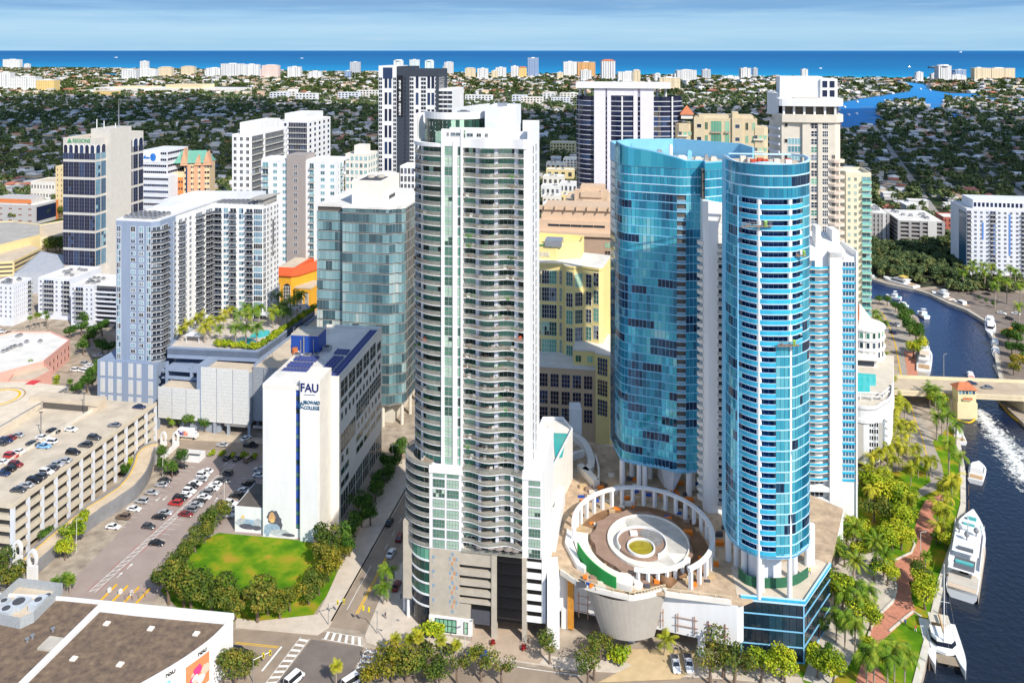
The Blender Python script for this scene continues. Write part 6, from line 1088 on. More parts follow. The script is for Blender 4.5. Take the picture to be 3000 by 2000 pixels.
# slim condominium with green balconies
t=gen('green_balcony_condominium','slim cream condominium with aqua balcony rails, right of the crowned one','apartment tower',2479,2552,0,516,1133,29,4,0,wall=M('pale_cream',(.68,.63,.48),var=.05),glass=TEALW,bF=((.62,1.0),),ww=.4,wh=.5,depth=18,rail=M('aqua_railing',(.22,.52,.44),rough=.2,var=.12),cap=1.5);t.finish()
# round white terrace building with a pool, at the riverside
t=Bld('round_terrace_building','rounded white terrace building with louvred windows and a pool deck by the river','apartment block',2505,1372);X=t.X;zt=22;cz=t.Z(X(2560),4,1375)
P_=smooth_line([(X(2480),1),(X(2520),-1.2),(X(2560),-.8),(X(2590),3),(X(2612,10),10),(X(2616,22),22)],4)+[(X(2619,55),55),(X(2490,55),55)]
m=MB();m.prism(P_,2.5,zt);t.part('wall',m,WHITE);m=MB();m.prism([(p[0]*.94,p[1]+1.5)for p in P_],0,2.5);t.part('recessed_base',m,INTER);m=MB();m.ribbon(P_[:21],zt-.5,zt+1.1,.4);m.ribbon(P_[:21],zt-4.8,zt-3.6,-.5);t.part('parapet',m,WHITE)
m=MB();m.prism([(p[0],p[1])for p in P_],zt,zt+.08);t.part('pool_deck',m,M('deck_tile',(.60,.55,.46),var=.1));GW=M('grey_wall_panel',(.48,.46,.42),var=.06)
for(pa,pb,yy)in((2508,2527,-1.4),(2573,2586,.1)):m=MB();m.box(X(pa),X(pb),yy+.1,yy+1.2,4,zt-5.2);t.part('grey_panel',m,GW)
for i in range(6):t.win((X(2529)+X(2571))/2,-1.25,5+2.35*i,X(2571)-X(2529),1.7,0,6,1,(G_DARK,WHITE),.2)
for i in range(5):m=MB();m.prism(arc(X(2590),4,3.2,3,-60,60,6)+[(X(2590),6)],6+2.6*i,6.9+2.6*i);t.part('balcony',m,WHITE)
m=MB();m.prism([t.L(*q,zt)for q in((2490,1092),(2566,1098),(2566,1130),(2548,1130),(2549,1152),(2490,1152))],zt+.1,zt+.25);t.part('pool',m,TQ)
m=MB();q=t.L(2530,1075,zt);m.box(q[0]-6,q[0]+5,q[1],q[1]+7,zt+.1,zt+3.4);m.box(q[0]-7,q[0]+6,q[1]-2,q[1]+7.5,zt+3.4,zt+3.8);t.part('pool_bar',m,CREAMW);m=MB();m.box(q[0]-5,q[0]+4,q[1]-.1,q[1],zt+.5,zt+2.6);t.part('bar_opening',m,G_DARK)
m=MB();q=t.L(2580,1165,zt);[m.ribbon([(q[0]-12,q[1]-4),(q[0],q[1]-3),(q[0]+4,q[1]+3)],zt+z,zt+z+.3,.3)for z in(1.4,2.8)];[m.box(q[0]-12+4*k,q[0]-11.7+4*k,q[1]-4+.3*k,q[1]-3.7+.3*k,zt,zt+2.9)for k in range(4)];t.part('pergola',m,WHITE)
t.finish()
q=Bld('round_corner_turret','round cream stair turret with tall windows under the aqua balcony tower','apartment block',2528,1195);r_=8.2;z_=q.Z(0,0,945);m=MB();m.cyl(0,0,r_,0,z_,n=28);q.part('wall',m,CREAMW,smooth=False)
for i in range(5):m=MB();m.cyl(0,0,r_+.5,z_-1-4*i,z_-.2-4*i,n=28);q.part('ring_band',m,WHITE);[q.win(r_*math.sin(a),-r_*math.cos(a),z_-2.8-4*i,1.4,2.5,a,1,1,(G_GREEN if i==0 else G_DARK,WHITE),.2)for a in(-.9,-.6,-.3,0,.3,.6,.9)]
m=MB();m.prism([(-6,0),(-2,-3),(4,1),(-4,8)],z_,[z_+14,z_+9,z_+1,z_+11]);q.part('raking_wall',m,CREAMW);m=MB();m.box(-4.4,-2.2,-3.0,-1.6,z_+2,z_+8);q.part('orange_panel',m,TERRA);q.finish()
# yellow bank with pale roofs
t=Bld('yellow_bank','yellow stepped bank building with white flat roofs and mullioned windows','office building',1650,1290);X=t.X;zp=28.5;YB=M('pale_yellow_stucco',(.82,.66,.28),var=.05);TB=M('podium_tan',(.58,.43,.28),var=.06)
xl,xr=X(1560),X(1745);m=MB();m.box(xl,xr,0,30,0,zp);t.part('wall',m,TB);m=MB();m.box(xl,xr,0,30,zp,zp+.5);m.box(xl,xr+.2,-.3,.2,zp-.7,zp+.6);t.part('roof',m,ROOFW)
for i in range(5):
 x=X(1592.5)+(X(1723)-X(1592.5))*i/4
 for z in(zp-5.6,zp-12.2,zp-18.5):t.win(x,0,z,3.2,5.0,0,3,3,(G_NAVY,TB),.1)
ba=t.L(1758,1075,zp);ang=R(-38);d=(math.cos(R(20)),math.sin(R(20)));p0=(xr,-.6);p1=(xr+5.5,-3.2+.2);zb_=zp+6
m=MB();m.prism([p0,p1,(p1[0]+3.5,p1[1]+3),(p1[0]+3.5,30),(xr,30)],0,zb_);t.part('arched_bay',m,YB);m=MB();m.prism([(p0[0]-.3,p0[1]-.3),(p1[0]+.3,p1[1]-.3),(p1[0]+4,p1[1]+3),(p1[0]+4,20),(xr-.3,20)],zb_,zb_+.5);t.part('roof',m,ROOFW);a0=math.atan2(p1[1]-p0[1],p1[0]-p0[0]);mid=((p0[0]+p1[0])/2,(p0[1]+p1[1])/2)
for z,h_ in((zb_-4.5,6.6),(zb_-12.5,6),(zb_-20,6)):t.win(mid[0],mid[1],z,4.2,h_,a0,4,4,(G_NAVY,YB),.1)
a1=math.atan2(3,3.5);[t.win(p1[0]+1.75,p1[1]+1.5,z,2.6,5.4,a1,2,3,(G_NAVY,YB),.1)for z in(zb_-5,zb_-12.5,zb_-20)]
m=MB();pw=[t.L(px,py,zp+.5)for px,py in((1694,1010),(1746,1038))];m.box(pw[0][0],xr+.4,1,16,zp+.5,zp+6);t.part('link_wing',m,YB);m=MB();m.box(pw[0][0]-.2,xr+.6,.8,16,zp+6,zp+6.4);t.part('roof',m,ROOFW);[t.win(pw[0][0]+2+4.5*k,1,zp+3,2.2,2.6,0,2,1,(G_GREEN,YB))for k in range(3)]
yu=13;xa,xb,xc,xd=X(1560,yu),X(1648,yu),X(1700,yu+3),X(1768,yu-1);zu=t.Z(xb,yu,778);PT=[(xa,yu),(xb,yu),(xb+1.2,yu-2.4),(xb+5,yu-3.4),(xb+8.5,yu-2),(xd-1.5,yu-4.6),(xd,yu-3.5),(xd+2.5,yu+16),(xa,yu+24)]
m=MB();m.prism(PT,zp,zu);t.part('upper_wall',m,YB);m=MB();m.prism([(p[0],p[1]-.4)for p in PT[:7]]+PT[7:],zu,zu+.9,mt=1);t.part('roof',m,[YB,ROOFW])
def facewin(pa,pb,t_,z,w_,h_,n_):a,c=Vector(PT[pa]),Vector(PT[pb]);p=a.lerp(c,t_);dd=c-a;t.win(p.x,p.y,z,w_,h_,math.atan2(dd.y,dd.x),n_,3,(G_GREEN if random.random()<.35 else G_DARK,CREAMW),.1)
for i in range(5):
 z=zu-4.8-6.9*i
 for k in(.15,.44,.68,.93):facewin(0,1,k if k<.9 else .94,z,3.0 if k<.9 else .9,5.4,3)
 facewin(2,3,.5,z+(.4 if i==0 else-1),2.7,5.4,3);facewin(3,4,.5,z-(0 if i==0 else .6),3.0,5.4,4);facewin(4,5,.35,z,2.4,5.2,2);facewin(4,5,.82,z+1,2.2,5.2,2)
ph=[(xa,yu+5),(X(1630,yu+5),yu+5),(X(1703,yu+9),yu+9),(X(1706,yu+12),yu+21),(xa,yu+23)];zz=zu+.9;zh=t.Z(xb,yu+6,712);m=MB();m.prism(ph,zz,zh-1.5);m.ribbon(ph,zh-1.5,zh,.5,closed=True);t.part('penthouse',m,YB);m=MB();q_=t.L(1625,712,zh);m.box(q_[0]-4,q_[0]+3,q_[1]-1,q_[1]+6,zh-1.4,zh+1.2);t.part('air_conditioner',m,METAL);m=MB();m.ribbon([ph[0],ph[1]],zh-6,zh-5.4,.5)if False else None
text('BANK',3.0,(X(1597,yu+5),yu+4.8,zz+2.0),0,CREAMW,t.root,width=4);m=MB();xg,zg=X(1592,yu+5),zz+5;[m.tube((xg-4+k*1.2,yu+4.8,zg+.9*math.sin(k/5*PI*.8)),(xg-4+(k+1)*1.2,yu+4.8,zg+.9*math.sin((k+1)/5*PI*.8)),.32,n=4)for k in range(6)];t.part('green_swoosh',m,GL_);t.finish()
# brown office behind the yellow bank
t=Bld('brown_office','brown stone office with small square windows, rising behind the yellow bank','office building',1800,1110);X=t.X;BR=M('brown_stone',(.42,.30,.22),var=.06);PB=M('peach_stone',(.60,.44,.31),var=.06);zt=t.Z(0,0,695);xl=X(1575)
m=MB();m.box(xl,2,0,32,0,zt);t.part('wall',m,BR);m=MB();m.prism([(xl-.5,-1.2),(2.5,-1.2),(2.5,30),(xl-.5,30)],zt,zt+1.6);t.part('roof',m,PB)
for i in range(12):[t.win(X(px),0,zt-3.8-3.7*i,2.4,2.2,0,2,2,(G_DARK if(i+k)%3 else G_GREEN,BR))for k,px in enumerate((1780,1799))]
m=MB();z=zt+1.6;m.box(xl,1,3,30,z,z+4.5);m.box(xl+1,0,6,30,z+4.5,z+9);t.part('upper_storey',m,PB);m=MB();[m.box(xl+2.5+5*k,xl+2.9+5*k,4,8,z+9,z+11)for k in range(9)];m.ribbon([(xl,5),(1,5)],z+9,z+11,.4);t.part('roof_frame',m,PB);t.win((xl)/2,3,z+2.3,-xl*.75,1.2,0,5,1,(G_DARK,PB));t.finish()
t=Bld('ziggurat_office','peach stepped office with a terraced top, behind the left blue tower','office building',1776,840);X=t.X;xl=X(1685);zt=t.Z(0,0,600);PB2=M('peach_stone',(.6,.44,.31))
m=MB();m.box(X(1650),X(1830),0,40,0,zt);t.part('wall',m,PB2);m=MB();m.box(X(1650)+.5,X(1830)-.5,.5,39,zt,zt+.1);parapet(m,[(X(1650),0),(X(1830),0),(X(1830),40),(X(1650),40)],zt,1);t.part('roof',m,ROOFT);z1=t.Z(0,6,575);z2=t.Z(0,10,556);m=MB();m.box(xl,0,6,30,zt,z1);m.box(xl+3,-3,5,26,z1-1,z1+2.4);[m.box(x,x+5,6,11,zt,z2)for x in(xl-1,-4)];m.box(xl+2,-2,14,28,z1,z2+1);t.part('stepped_top',m,PB2);t.win(X(1722),0,zt-4,9,3,0,4,1,(G_DARK,PB2));t.win(X(1764),0,zt-4,9,3,0,4,1,(G_DARK,PB2));t.finish()
# ochre building with red tiles
t=Bld('ochre_arched_building','ochre building with a red tiled roof edge and tall arched windows','building',880,915);X=t.X;xl,xk=X(800),X(853);zt=t.Z(xl,0,808)
m=MB();m.prism([(xl,0),(xk,0),(xk+3,2),(6,24),(6,34),(xl,34)],0,zt);t.part('wall',m,OCHRE);m=MB();pt=[(xl,-.9),(xk+.3,-.9),(xk+3.8,1.6),(7,24.2),(7,33)];m.ribbon(pt,[zt+.2]*5,[zt+.8]*5,5);t.part('roof_edge',m,REDT);m=MB();n_=len(pt);inn_=side_off(pt,5.5);m.add([(*p,zt+.8)for p in pt]+[(*p,zt+4)for p in inn_],[(i,i+1,n_+i+1,n_+i)for i in range(n_-1)]);m.prism([(xl,6),(xk,6),(xk+1,30),(xl,30)],zt,zt+3);t.part('tiled_roof',m,[REDT]);m=MB();m.box(xl,xk-2,4.5,30,zt+3.05,zt+3.2);t.part('roof',m,ROOFT)
def archwin(x,y,z0,z1,w_,ang):n=9;P_=[(-w_/2,z0),(w_/2,z0)]+[(w_/2*math.cos(PI*i/n),z1-w_/2+w_/2*math.sin(PI*i/n))for i in range(n+1)];m=MB();rt=Matrix.Rotation(ang,3,'Z');m.add([rt@Vector((a,-.08,c))+Vector((x,y,0))for a,c in P_],[tuple(range(len(P_)))]);o=t.part('arched_window',m,G_DARK);m=MB();[m.box(-w_/2+w_*k/4-.09,-w_/2+w_*k/4+.09,-.16,-.05,z0,z1-w_*.3)for k in range(5)];[m.box(-w_/2,w_/2,-.15,-.05,z0+(z1-z0)*k/6,z0+(z1-z0)*k/6+.14)for k in range(6)];m.v=[tuple(rt@Vector(v)+Vector((x,y,0)))for v in m.v];m.build('window_bars',CREAMW,o)
archwin((xl+X(822))/2+.6,0,4,zt-4,2.6,0);archwin((X(831)+X(851))/2,0,4,zt-4,4.0,0)
m=MB();xq=xk+3;m.box(xq,xq+9.5,-1.5,14,0,zt-6);t.part('side_wing',m,OCHRE);m=MB();m.box(xq-.2,xq+9.7,-1.7,14,zt-6,zt-5.4);t.part('roof',m,ROOFT);archwin(xq+2.8,-1.5,4,zt-8,3.6,0);archwin(xq+7.2,-1.5,4,zt-8,2.0,0);t.finish()
# ---- left edge
def cond(name,lab,pL,pR,pS,yT,yB,nf,fc,sc,bF,bS,**k):g_=gen(name,lab,'apartment block',pL,pR,pS,yT,yB,nf,fc,sc,bF=bF,bS=bS,ww=.38,wh=.5,glass=G_NAVY,wall=WHITE2,**k);ac_units(g_,[(g_.x0*random.uniform(.2,.8),g_.dp*random.uniform(.2,.8),g_.zt+.1,1.6,1.6,1.2)for _ in range(10)]);g_.finish(80)
cond('courtyard_apartments','white seven-storey apartment block at the left edge, its long side facing right',-30,38,92,838,955,7,5,9,((.0,.4),),((.78,.98),));cond('courtyard_apartments','white seven-storey apartment block with a recessed middle, left of the blue-grey tower',112,205,0,822,938,7,6,0,((.18,.5),(.8,1)),(),depth=26)
cond('courtyard_apartments','white and charcoal apartment block tucked behind the blue-grey tower',208,275,0,842,962,7,5,0,((.2,.55),),(),depth=22);g_=gen('charcoal_apartments','charcoal apartment wing with white balcony lines, beside the blue-grey tower','apartment block',276,350,0,845,962,7,3,0,wall=M('charcoal_render',(.10,.105,.12)),bF=((.1,.95),),rail=WHITE2,depth=20);g_.finish()
g_=gen('terracotta_library','grey block with terracotta stripe and small slot windows, at the left edge','building',-40,102,170,605,660,3,5,4,wall=M('pale_grey_concrete',(.48,.46,.45),var=.06),glass=M('rust_slot',(.28,.10,.07),var=0),ww=.35,wh=.25,z0=1,ph=((0,.75,.2,.9,5),));m=MB();m.box(g_.x0,-8,g_.dp*.2-.2,g_.dp*.2,g_.zt+1.2,g_.zt+4.6);g_.part('terracotta_band',m,M('terracotta_band',(.60,.20,.07),var=.08));m=MB();m.box(0,.3,2,g_.dp*.9,3,g_.zt-1);g_.part('glass_side',m,G_NAVY);m=MB();m.box(-.1,.4,g_.dp*.9,g_.dp,0,g_.zt+1);g_.part('terracotta_post',m,MATS['terracotta_band']);g_.finish()
def lowb(name,lab,pts_,z,h,mat,roof=ROOFT,slots=0):
 b_=Bld(name,lab,'building',pts_[0][0],pts_[0][1]);P_=[b_.L(px,py,z+h)for px,py in pts_];m=MB();m.prism(P_,0,z+h);b_.part('wall',m,mat);m=MB();parapet(m,P_,z+h,.8,.4);b_.part('parapet',m,mat);m=MB();m.prism([(p[0],p[1])for p in P_],z+h+.01,z+h+.1);b_.part('roof',m,roof)
 a,c=Vector(P_[0]),Vector(P_[1]);k=0
 for i in range(slots):p=a.lerp(c,(i+.5)/slots);d_=c-a;b_.win(p.x,p.y,(z+h)*.55,d_.length/slots*.6,(z+h)*.3,math.atan2(d_.y,d_.x),2,1,(G_DARK,mat))
 b_.finish();return b_,P_
YM=M('mall_yellow',(.72,.58,.30),var=.06)
lowb('shopping_mall','yellow mall with a big pale roof at the left edge',[(-60,735),(118,690),(118,660),(40,650),(-60,655)],0,14,YM,ROOFG);lowb('shopping_mall','cream mall wing with a tan roof, left of the bank tower',[(98,700),(190,688),(190,648),(110,662)],0,11,M('mall_cream',(.74,.62,.42),var=.06),ROOFT)
b_,P_=lowb('stepped_car_deck','yellow stepped car deck with dark slots, below the mall',[(-40,772),(40,768),(122,728),(60,705),(-40,720)],0,9,YM,ROOFT);
for k in range(3):
 for(a,c)in((P_[0],P_[1]),(P_[1],P_[2])):m=MB();d_=(Vector(c)-Vector(a));n_=Vector((d_.y,-d_.x)).normalized()*.15;m.prism([tuple(Vector(a)+d_*.04+n_),tuple(Vector(a)+d_*.96+n_),tuple(Vector(a)+d_*.96),tuple(Vector(a)+d_*.04)],1.4+2.8*k,2.6+2.8*k);b_.part('dark_slot',m,INTER)
lowb('grey_flat_roof_hall','grey flat-roofed hall between the mall and the white apartments',[(40,805),(188,800),(188,752),(120,738)],0,12,M('blue_grey_roofing',(.40,.42,.46),var=.12),M('blue_grey_roofing',(.4,.42,.46)))
b_,P_=lowb('pink_building','pink stucco building with a white flat roof and small windows',[(-60,1112),(128,1062),(205,998),(150,975),(40,975),(-60,1000)],0,9,PINK,ROOFW,0);b_.grid(P_[1],P_[2],1,8,7,2,1.6,1.9,(1,2),(G_DARK,PINK));b_.finish();ac_units(b_,[(b_.L(px,py,9)[0],b_.L(px,py,9)[1],9.1,1.6,1.6,1.2)for px,py in((10,1033),(22,1028),(33,1022),(43,1018),(60,1015),(78,1005),(118,1003),(60,985),(52,988))])
b_,P_=lowb('pink_entrance_block','pink entrance block with orange awning, in front of the pink building',[(20,1122),(100,1116),(152,1086),(120,1062),(60,1070)],0,7,PINK,ROOFT,4);m=MB();q=b_.L(88,1098,3.5);m.taper([(q[0]-2.6,q[1]-2.4),(q[0]+2.6,q[1]-2.4),(q[0]+2.6,q[1]),(q[0]-2.6,q[1])],3.2,[(q[0]-2.4,q[1]-.2),(q[0]+2.4,q[1]-.2),(q[0]+2.4,q[1]),(q[0]-2.4,q[1])],4.6);b_.part('awning',m,M('orange_awning',(.62,.22,.05),var=.1))
gen('cream_flats','slim yellow block of flats directly left of the bank tower','apartment block',163,186,0,490,640,9,2,0,wall=M('flat_yellow',(.68,.54,.30),var=.06),ww=.3,wh=.4,depth=20).finish()
gen('long_pale_roof_school','low cream building with long pale roof, among trees at the far left','building',90,160,0,535,590,2,8,0,wall=CREAMW,ww=.5,wh=.4,z0=1,depth=25,roof=ROOFT).finish()
# ---- right bank
t=gen('riverside_hotel','white riverside apartment slab with blue stripes and rows of square windows','apartment tower',2832,3060,0,622,815,14,13,0,wall=WHITE2,glass=G_NAVY,bF=((.0,.06),(.30,.38),(.70,.78)),ww=.40,wh=.5,depth=30,z0=3,pane=(2,1));m=MB();m.box(t.x0+6,0,6,26,t.zt,t.zt+6);t.part('penthouse',m,WHITE2);t.grid((t.x0+6,6),(0,6),t.zt+.5,t.zt+5,16,1,1.8,3,(1,1),(G_NAVY,WHITE2))
for px in(2879,2913,2958):m=MB();x=t.X(px);m.box(x-.5,x+.5,-.25,.1,14+5*(px%3),t.zt-2-6*(px%2));t.part('blue_stripe',m,M('blue_stripe_paint',(.12,.25,.60),var=.05))
yl=t.Y(2808,t.x0);m=MB();m.box(t.x0-.1,t.x0,1,yl-1,4,t.zt-2);t.part('side_glazing',m,G_BLUEW);t.finish()
gg=M('weathered_concrete',(.36,.35,.35),var=.08)
def deck_building(pL,pR,yT,yB,lab,dep):
 b_=Bld('parking_deck',lab,'parking garage',pR,yB);x0=b_.X(pL);zt=b_.Z(0,0,yT);m=MB();m.box(x0+.5,-.5,1.2,dep,0,zt-.4);b_.part('dark_interior',m,INTER)
 for i in range(6):z=zt*(i+1)/6;m=MB();m.box(x0,0,0,dep,z-1.3,z-.1);b_.part('deck_band',m,gg)
 for k in range(5):m=MB();x=x0*(1-k/4);m.box(x-1,x+1,-.15,1.1,0,zt);b_.part('pier',m,gg)
 m=MB();m.box(x0*.35,x0*.15,-.3,1,0,zt);b_.part('blank_panel',m,M('pale_panel',(.60,.59,.58),var=.05));m=MB();m.box(x0,0,0,dep,zt-.1,zt+.1);b_.part('roof',m,ROOFW);ac_units(b_,[(x0*random.uniform(.1,.9),dep*random.uniform(.2,.8),zt+.1,2.5,2.5,1.5)for _ in range(8)])
deck_building(2555,2602,625,705,'grey parking deck half hidden behind the aqua balcony tower',40);deck_building(2634,2764,650,722,'grey parking deck with white roof, above the riverside wood',45)
gen('red_walled_house','low white block with red walls right of the grey parking decks','building',2764,2812,0,640,672,2,4,0,wall=M('brick_red',(.42,.13,.09),var=.1),ww=.4,depth=20,z0=1).finish()
# ---- low apartment rows in the suburb and shops behind the towers
k=0
APT=[(790,840,272,292,'short'),(832,865,268,287,'small'),(866,925,275,298,'cream'),(990,1050,272,291,'long'),(1045,1108,266,288,'stepped'),(1362,1440,280,300,'L-shaped'),(1500,1542,280,303,'pale'),(1525,1590,286,308,'three-storey'),(1590,1625,274,292,'narrow'),(1614,1668,287,305,'cream'),(1640,1692,274,293,'wide'),(1612,1684,420,458,'yellow and brick'),(1560,1600,395,415,'flat cream'),(1650,1690,468,500,'pink roofed')]
places=['left of the black and white skyscraper, furthest left','left of the black and white skyscraper, second row','left of the skyscraper, with a shaded roof','just left of the black skyscraper','touching the black skyscraper','right of the black skyscraper','behind the glass drum','left of the broad white tower','far behind the white crown','beside the palm rows','against the broad white tower','left of the broad white tower, closest','in the trees right of the white crown','near the low white shops']
for(pL,pR,yT,yB,d_),pl in zip(APT,places):
 gen('low_apartments',f'{d_} low apartment block {pl}','apartment block',pL,pR,0,yT,yB,3 if yB<400 else 4,max(3,(pR-pL)//9),0,wall=(WHITE2,CREAMW,YM if 'yellow' in d_ else WHITE)[k%3 if 'yellow' not in d_ else 2],ww=.55,wh=.5,depth=22,z0=.5,pane=(1,1),fr=0,group='low apartment blocks in the suburb').finish();k+=1
SHOP=[(1585,1640,548,575),(1590,1650,520,545),(1600,1680,500,520),(1640,1690,540,562),(1590,1640,578,600),(1642,1690,574,592),(1590,1660,602,622),(1600,1655,480,498)]
for i,(pL,pR,yT,yB)in enumerate(SHOP):
 t=gen('low_shop','low white-roofed shop in the tight block behind the white curved tower','shop',pL,pR,0,yT,yB+4,1,4,0,wall=(WHITE,CREAMW,YM)[i%3],ww=.5,depth=16,z0=.4,group='low shops behind the towers',roof=ROOFW);ac_units(t,[(t.x0*random.uniform(.2,.8),4+8*random.random(),t.zt+.1,2,2,1.2)for _ in range(3)]);t.finish()
# ================================================================ beach towers on the skyline
def FACADE(name,wall,dark,nfl=3.2,bay=4.2,vert=False):
 """facade of storeys and bays for towers kilometres away: window bands in real metres"""
 if name in MATS:return MATS[name]
 m,n,l,b=principled(name);b.inputs['Roughness'].default_value=.7;t=n.new('ShaderNodeTexCoord');sp=n.new('ShaderNodeSeparateXYZ');l.new(t.outputs['Object'],sp.inputs[0])
 def wv(src,per,duty):
  d=n.new('ShaderNodeMath');d.operation='DIVIDE';d.inputs[1].default_value=per;l.new(src,d.inputs[0]);f=n.new('ShaderNodeMath');f.operation='FRACT';l.new(d.outputs[0],f.inputs[0]);g=n.new('ShaderNodeMath');g.operation='LESS_THAN';g.inputs[1].default_value=duty;l.new(f.outputs[0],g.inputs[0]);return g.outputs[0]
 ad=n.new('ShaderNodeMath');l.new(sp.outputs[0],ad.inputs[0]);l.new(sp.outputs[1],ad.inputs[1])
 x=n.new('ShaderNodeMath');x.operation='MULTIPLY';l.new(wv(sp.outputs[2],nfl*1.6,1 if vert else .5),x.inputs[0]);l.new(wv(ad.outputs[0],bay*2,.45 if vert else .6),x.inputs[1])
 mx=n.new('ShaderNodeMixRGB');mx.inputs[1].default_value=tuple(wall)+(1,);mx.inputs[2].default_value=tuple(dark)+(1,);l.new(x.outputs[0],mx.inputs[0]);l.new(mx.outputs[0],b.inputs['Base Color']);MATS[name]=m;return m
FW={'white':FACADE('white_far_facade',(.78,.76,.72),(.42,.42,.44)),'cream':FACADE('cream_far_facade',(.74,.62,.42),(.45,.36,.24)),'yellow':FACADE('yellow_far_facade',(.76,.55,.22),(.55,.36,.12)),'grey':FACADE('grey_far_facade',(.52,.54,.56),(.24,.27,.32)),'orange':FACADE('orange_far_facade',(.70,.42,.18),(.50,.24,.08),vert=True),'blue':FACADE('blue_far_facade',(.30,.40,.56),(.08,.12,.24)),'striped':FACADE('striped_far_facade',(.80,.78,.74),(.30,.31,.34),vert=True),'pink':FACADE('pink_far_facade',(.72,.50,.40),(.60,.60,.62))}
FAR=[(8,58,175,200,'white','wide white beach block at the far left','w'),(70,85,188,201,'white','tiny white beach house tower right of the far left block',''),(-10,30,214,262,'white','tall white waterway block at the left border','t'),(30,105,227,266,'white','long low white waterway block by the left border','w'),(105,158,236,270,'yellow','yellow waterway block ending the white row at the left',''),
(355,398,205,234,'striped','white office slab with grey side, left end of the long pale mall',''),(398,456,203,229,'white','white slab joined to the office beside the pale mall','w'),(410,432,180,206,'white','slim white tower above the pale mall','t'),(463,502,197,226,'cream','cream hotel block with dark roof, left of two alike','r'),(530,568,195,222,'cream','cream hotel block with dark roof, right of two alike','r'),
(604,648,199,226,'white','white stepped condominium left of the striped pair','s'),(646,711,188,226,'striped','big white condominium with coloured slanting sunlit stripes','w'),(711,757,190,226,'white','white condominium joined to the right of the striped one',''),(767,815,190,230,'pink','pink and white condominium with a stepped front','s'),(842,879,197,230,'white','lone white square block in trees before the sea',''),(905,940,209,232,'white','low round white block left of the grey sea tower','s'),(1025,1054,183,217,'grey','grey glass tower standing alone at the shore','t'),(1010,1027,209,232,'blue','small blue-white block at the foot of the grey shore tower',''),
(1153,1180,176,212,'white','white tower with rounded top behind the black skyscraper, left one','c'),(1199,1228,176,212,'striped','white square tower behind the black skyscraper, middle one',''),(1245,1270,177,212,'white','white tower with rounded top behind the black skyscraper, right one','c'),(1301,1328,181,220,'striped','slim white tower with setbacks right of the black skyscraper','s'),(1362,1393,200,230,'cream','cream block, first of the row right of the skyscraper','r'),(1398,1430,202,232,'white','white block, second of the row right of the skyscraper',''),(1440,1458,208,232,'cream','small cream block between two white ones on the beach',''),(1452,1483,199,229,'white','white block left of the yellow gabled one on the beach',''),(1497,1519,195,229,'white','slim white block touching the yellow gabled one',''),(1520,1543,197,231,'yellow','yellow gabled block on the beach','r'),
(1546,1578,171,226,'blue','tall dark blue glass tower on the beach','t'),(1632,1650,213,234,'cream','little cream block left of the paired beach towers',''),(1651,1690,182,226,'white','cream-white slab joined to the orange hotel',''),(1692,1744,183,226,'orange','orange ribbed hotel slab on the beach','w'),(1701,1733,207,240,'striped','white and blue tower in front of the orange hotel',''),(1762,1803,176,236,'striped','tall white tower with red roof trim, right of the orange hotel','r'),(1811,1874,212,242,'white','long low white hotel right of the red-trimmed tower','w'),(1855,1876,206,245,'cream','cream clock-like tower at the end of the low hotel','r'),(1918,1935,216,244,'white','small white tower before the blank slab','c'),(1932,1993,229,264,'cream','blank cream slab above the broad white tower','w'),(1983,2041,205,240,'striped','white condominium pair with stepped tops','s'),(2058,2082,205,232,'grey','grey-topped block alone by the turquoise water',''),(2120,2165,224,236,'white','low white pavilion blocks on the beach','s'),(2170,2201,201,232,'striped','white block with dark vertical strips on the beach',''),(2207,2220,201,232,'grey','thin grey block next to the dark-striped one','t'),
(2349,2367,204,231,'white','thin white tower alone at the shore, right of the crown','t'),(2685,2705,211,240,'white','small white tower at the right inlet','s'),(2729,2749,217,236,'white','low white block left of the inlet tower',''),(2749,2788,191,239,'striped','tall ribbed white tower at the right inlet','c'),(2790,2830,220,238,'white','white podium blocks right of the inlet tower','s'),(2799,2831,204,232,'blue','blue-grey stepped block behind the inlet tower','s'),(2855,2890,200,237,'cream','cream end tower of the long beach hotel',''),(2888,2974,201,234,'cream','long cream beach hotel with stepped right end','w')]
for(pL,pR,yT,yB,mt,lab,sh_)in FAR:
 Y=F*H/(yB-YH);x0,x1=(pL-CX)*Y/F,(pR-CX)*Y/F;h=H-(yT-YH)*Y/F;e=empty('beach_tower',(x0,Y,0),0,lab,'beach tower','beach towers on the skyline');w_=x1-x0;d=max(18,min(40,w_*.6));m=MB();hh=h*.94 if sh_ in 'rcs' and sh_ else h
 m.box(0,w_,0,d,0,hh)
 if sh_=='s':m.box(-w_*.12,w_*.3,4,d,0,h*.7);m.box(w_*.25,w_*.8,3,d-3,hh,h)
 if sh_=='w':m.box(w_*.2,w_*.34,-2,2,0,h*1.02);m.box(w_*.66,w_*.8,-2,2,0,h*1.02)
 m.build('wall',FW[mt],e);m=MB();m.box(-.6,w_+.6,-.6,d+.6,hh,hh+1.4)
 m.box(w_*.35,w_*.65,d*.3,d*.7,hh+1.4,hh+5)
 if sh_=='r':m.gable(0,w_,0,d,hh,h+3,hip=w_*.25,over=1)
 if sh_=='c':m.cyl(w_/2,d/2,w_*.46,hh,h+2,w_*.36,10)
 m.build('roof',{'r':TERRA if mt in('yellow','striped')else ROOFT}.get(sh_,ROOFW),e);m=MB();m.box(-w_*.3,w_*1.2,-6,-1,0,6);m.build('podium',CREAMW,e)
 for k in range(2):x=w_*(.28+.44*k);m=MB();m.box(x-w_*.09,x+w_*.09,-1.2,.6,h*.06,hh*.96);m.build('balcony_stack',FW['striped' if mt=='white' else mt],e)
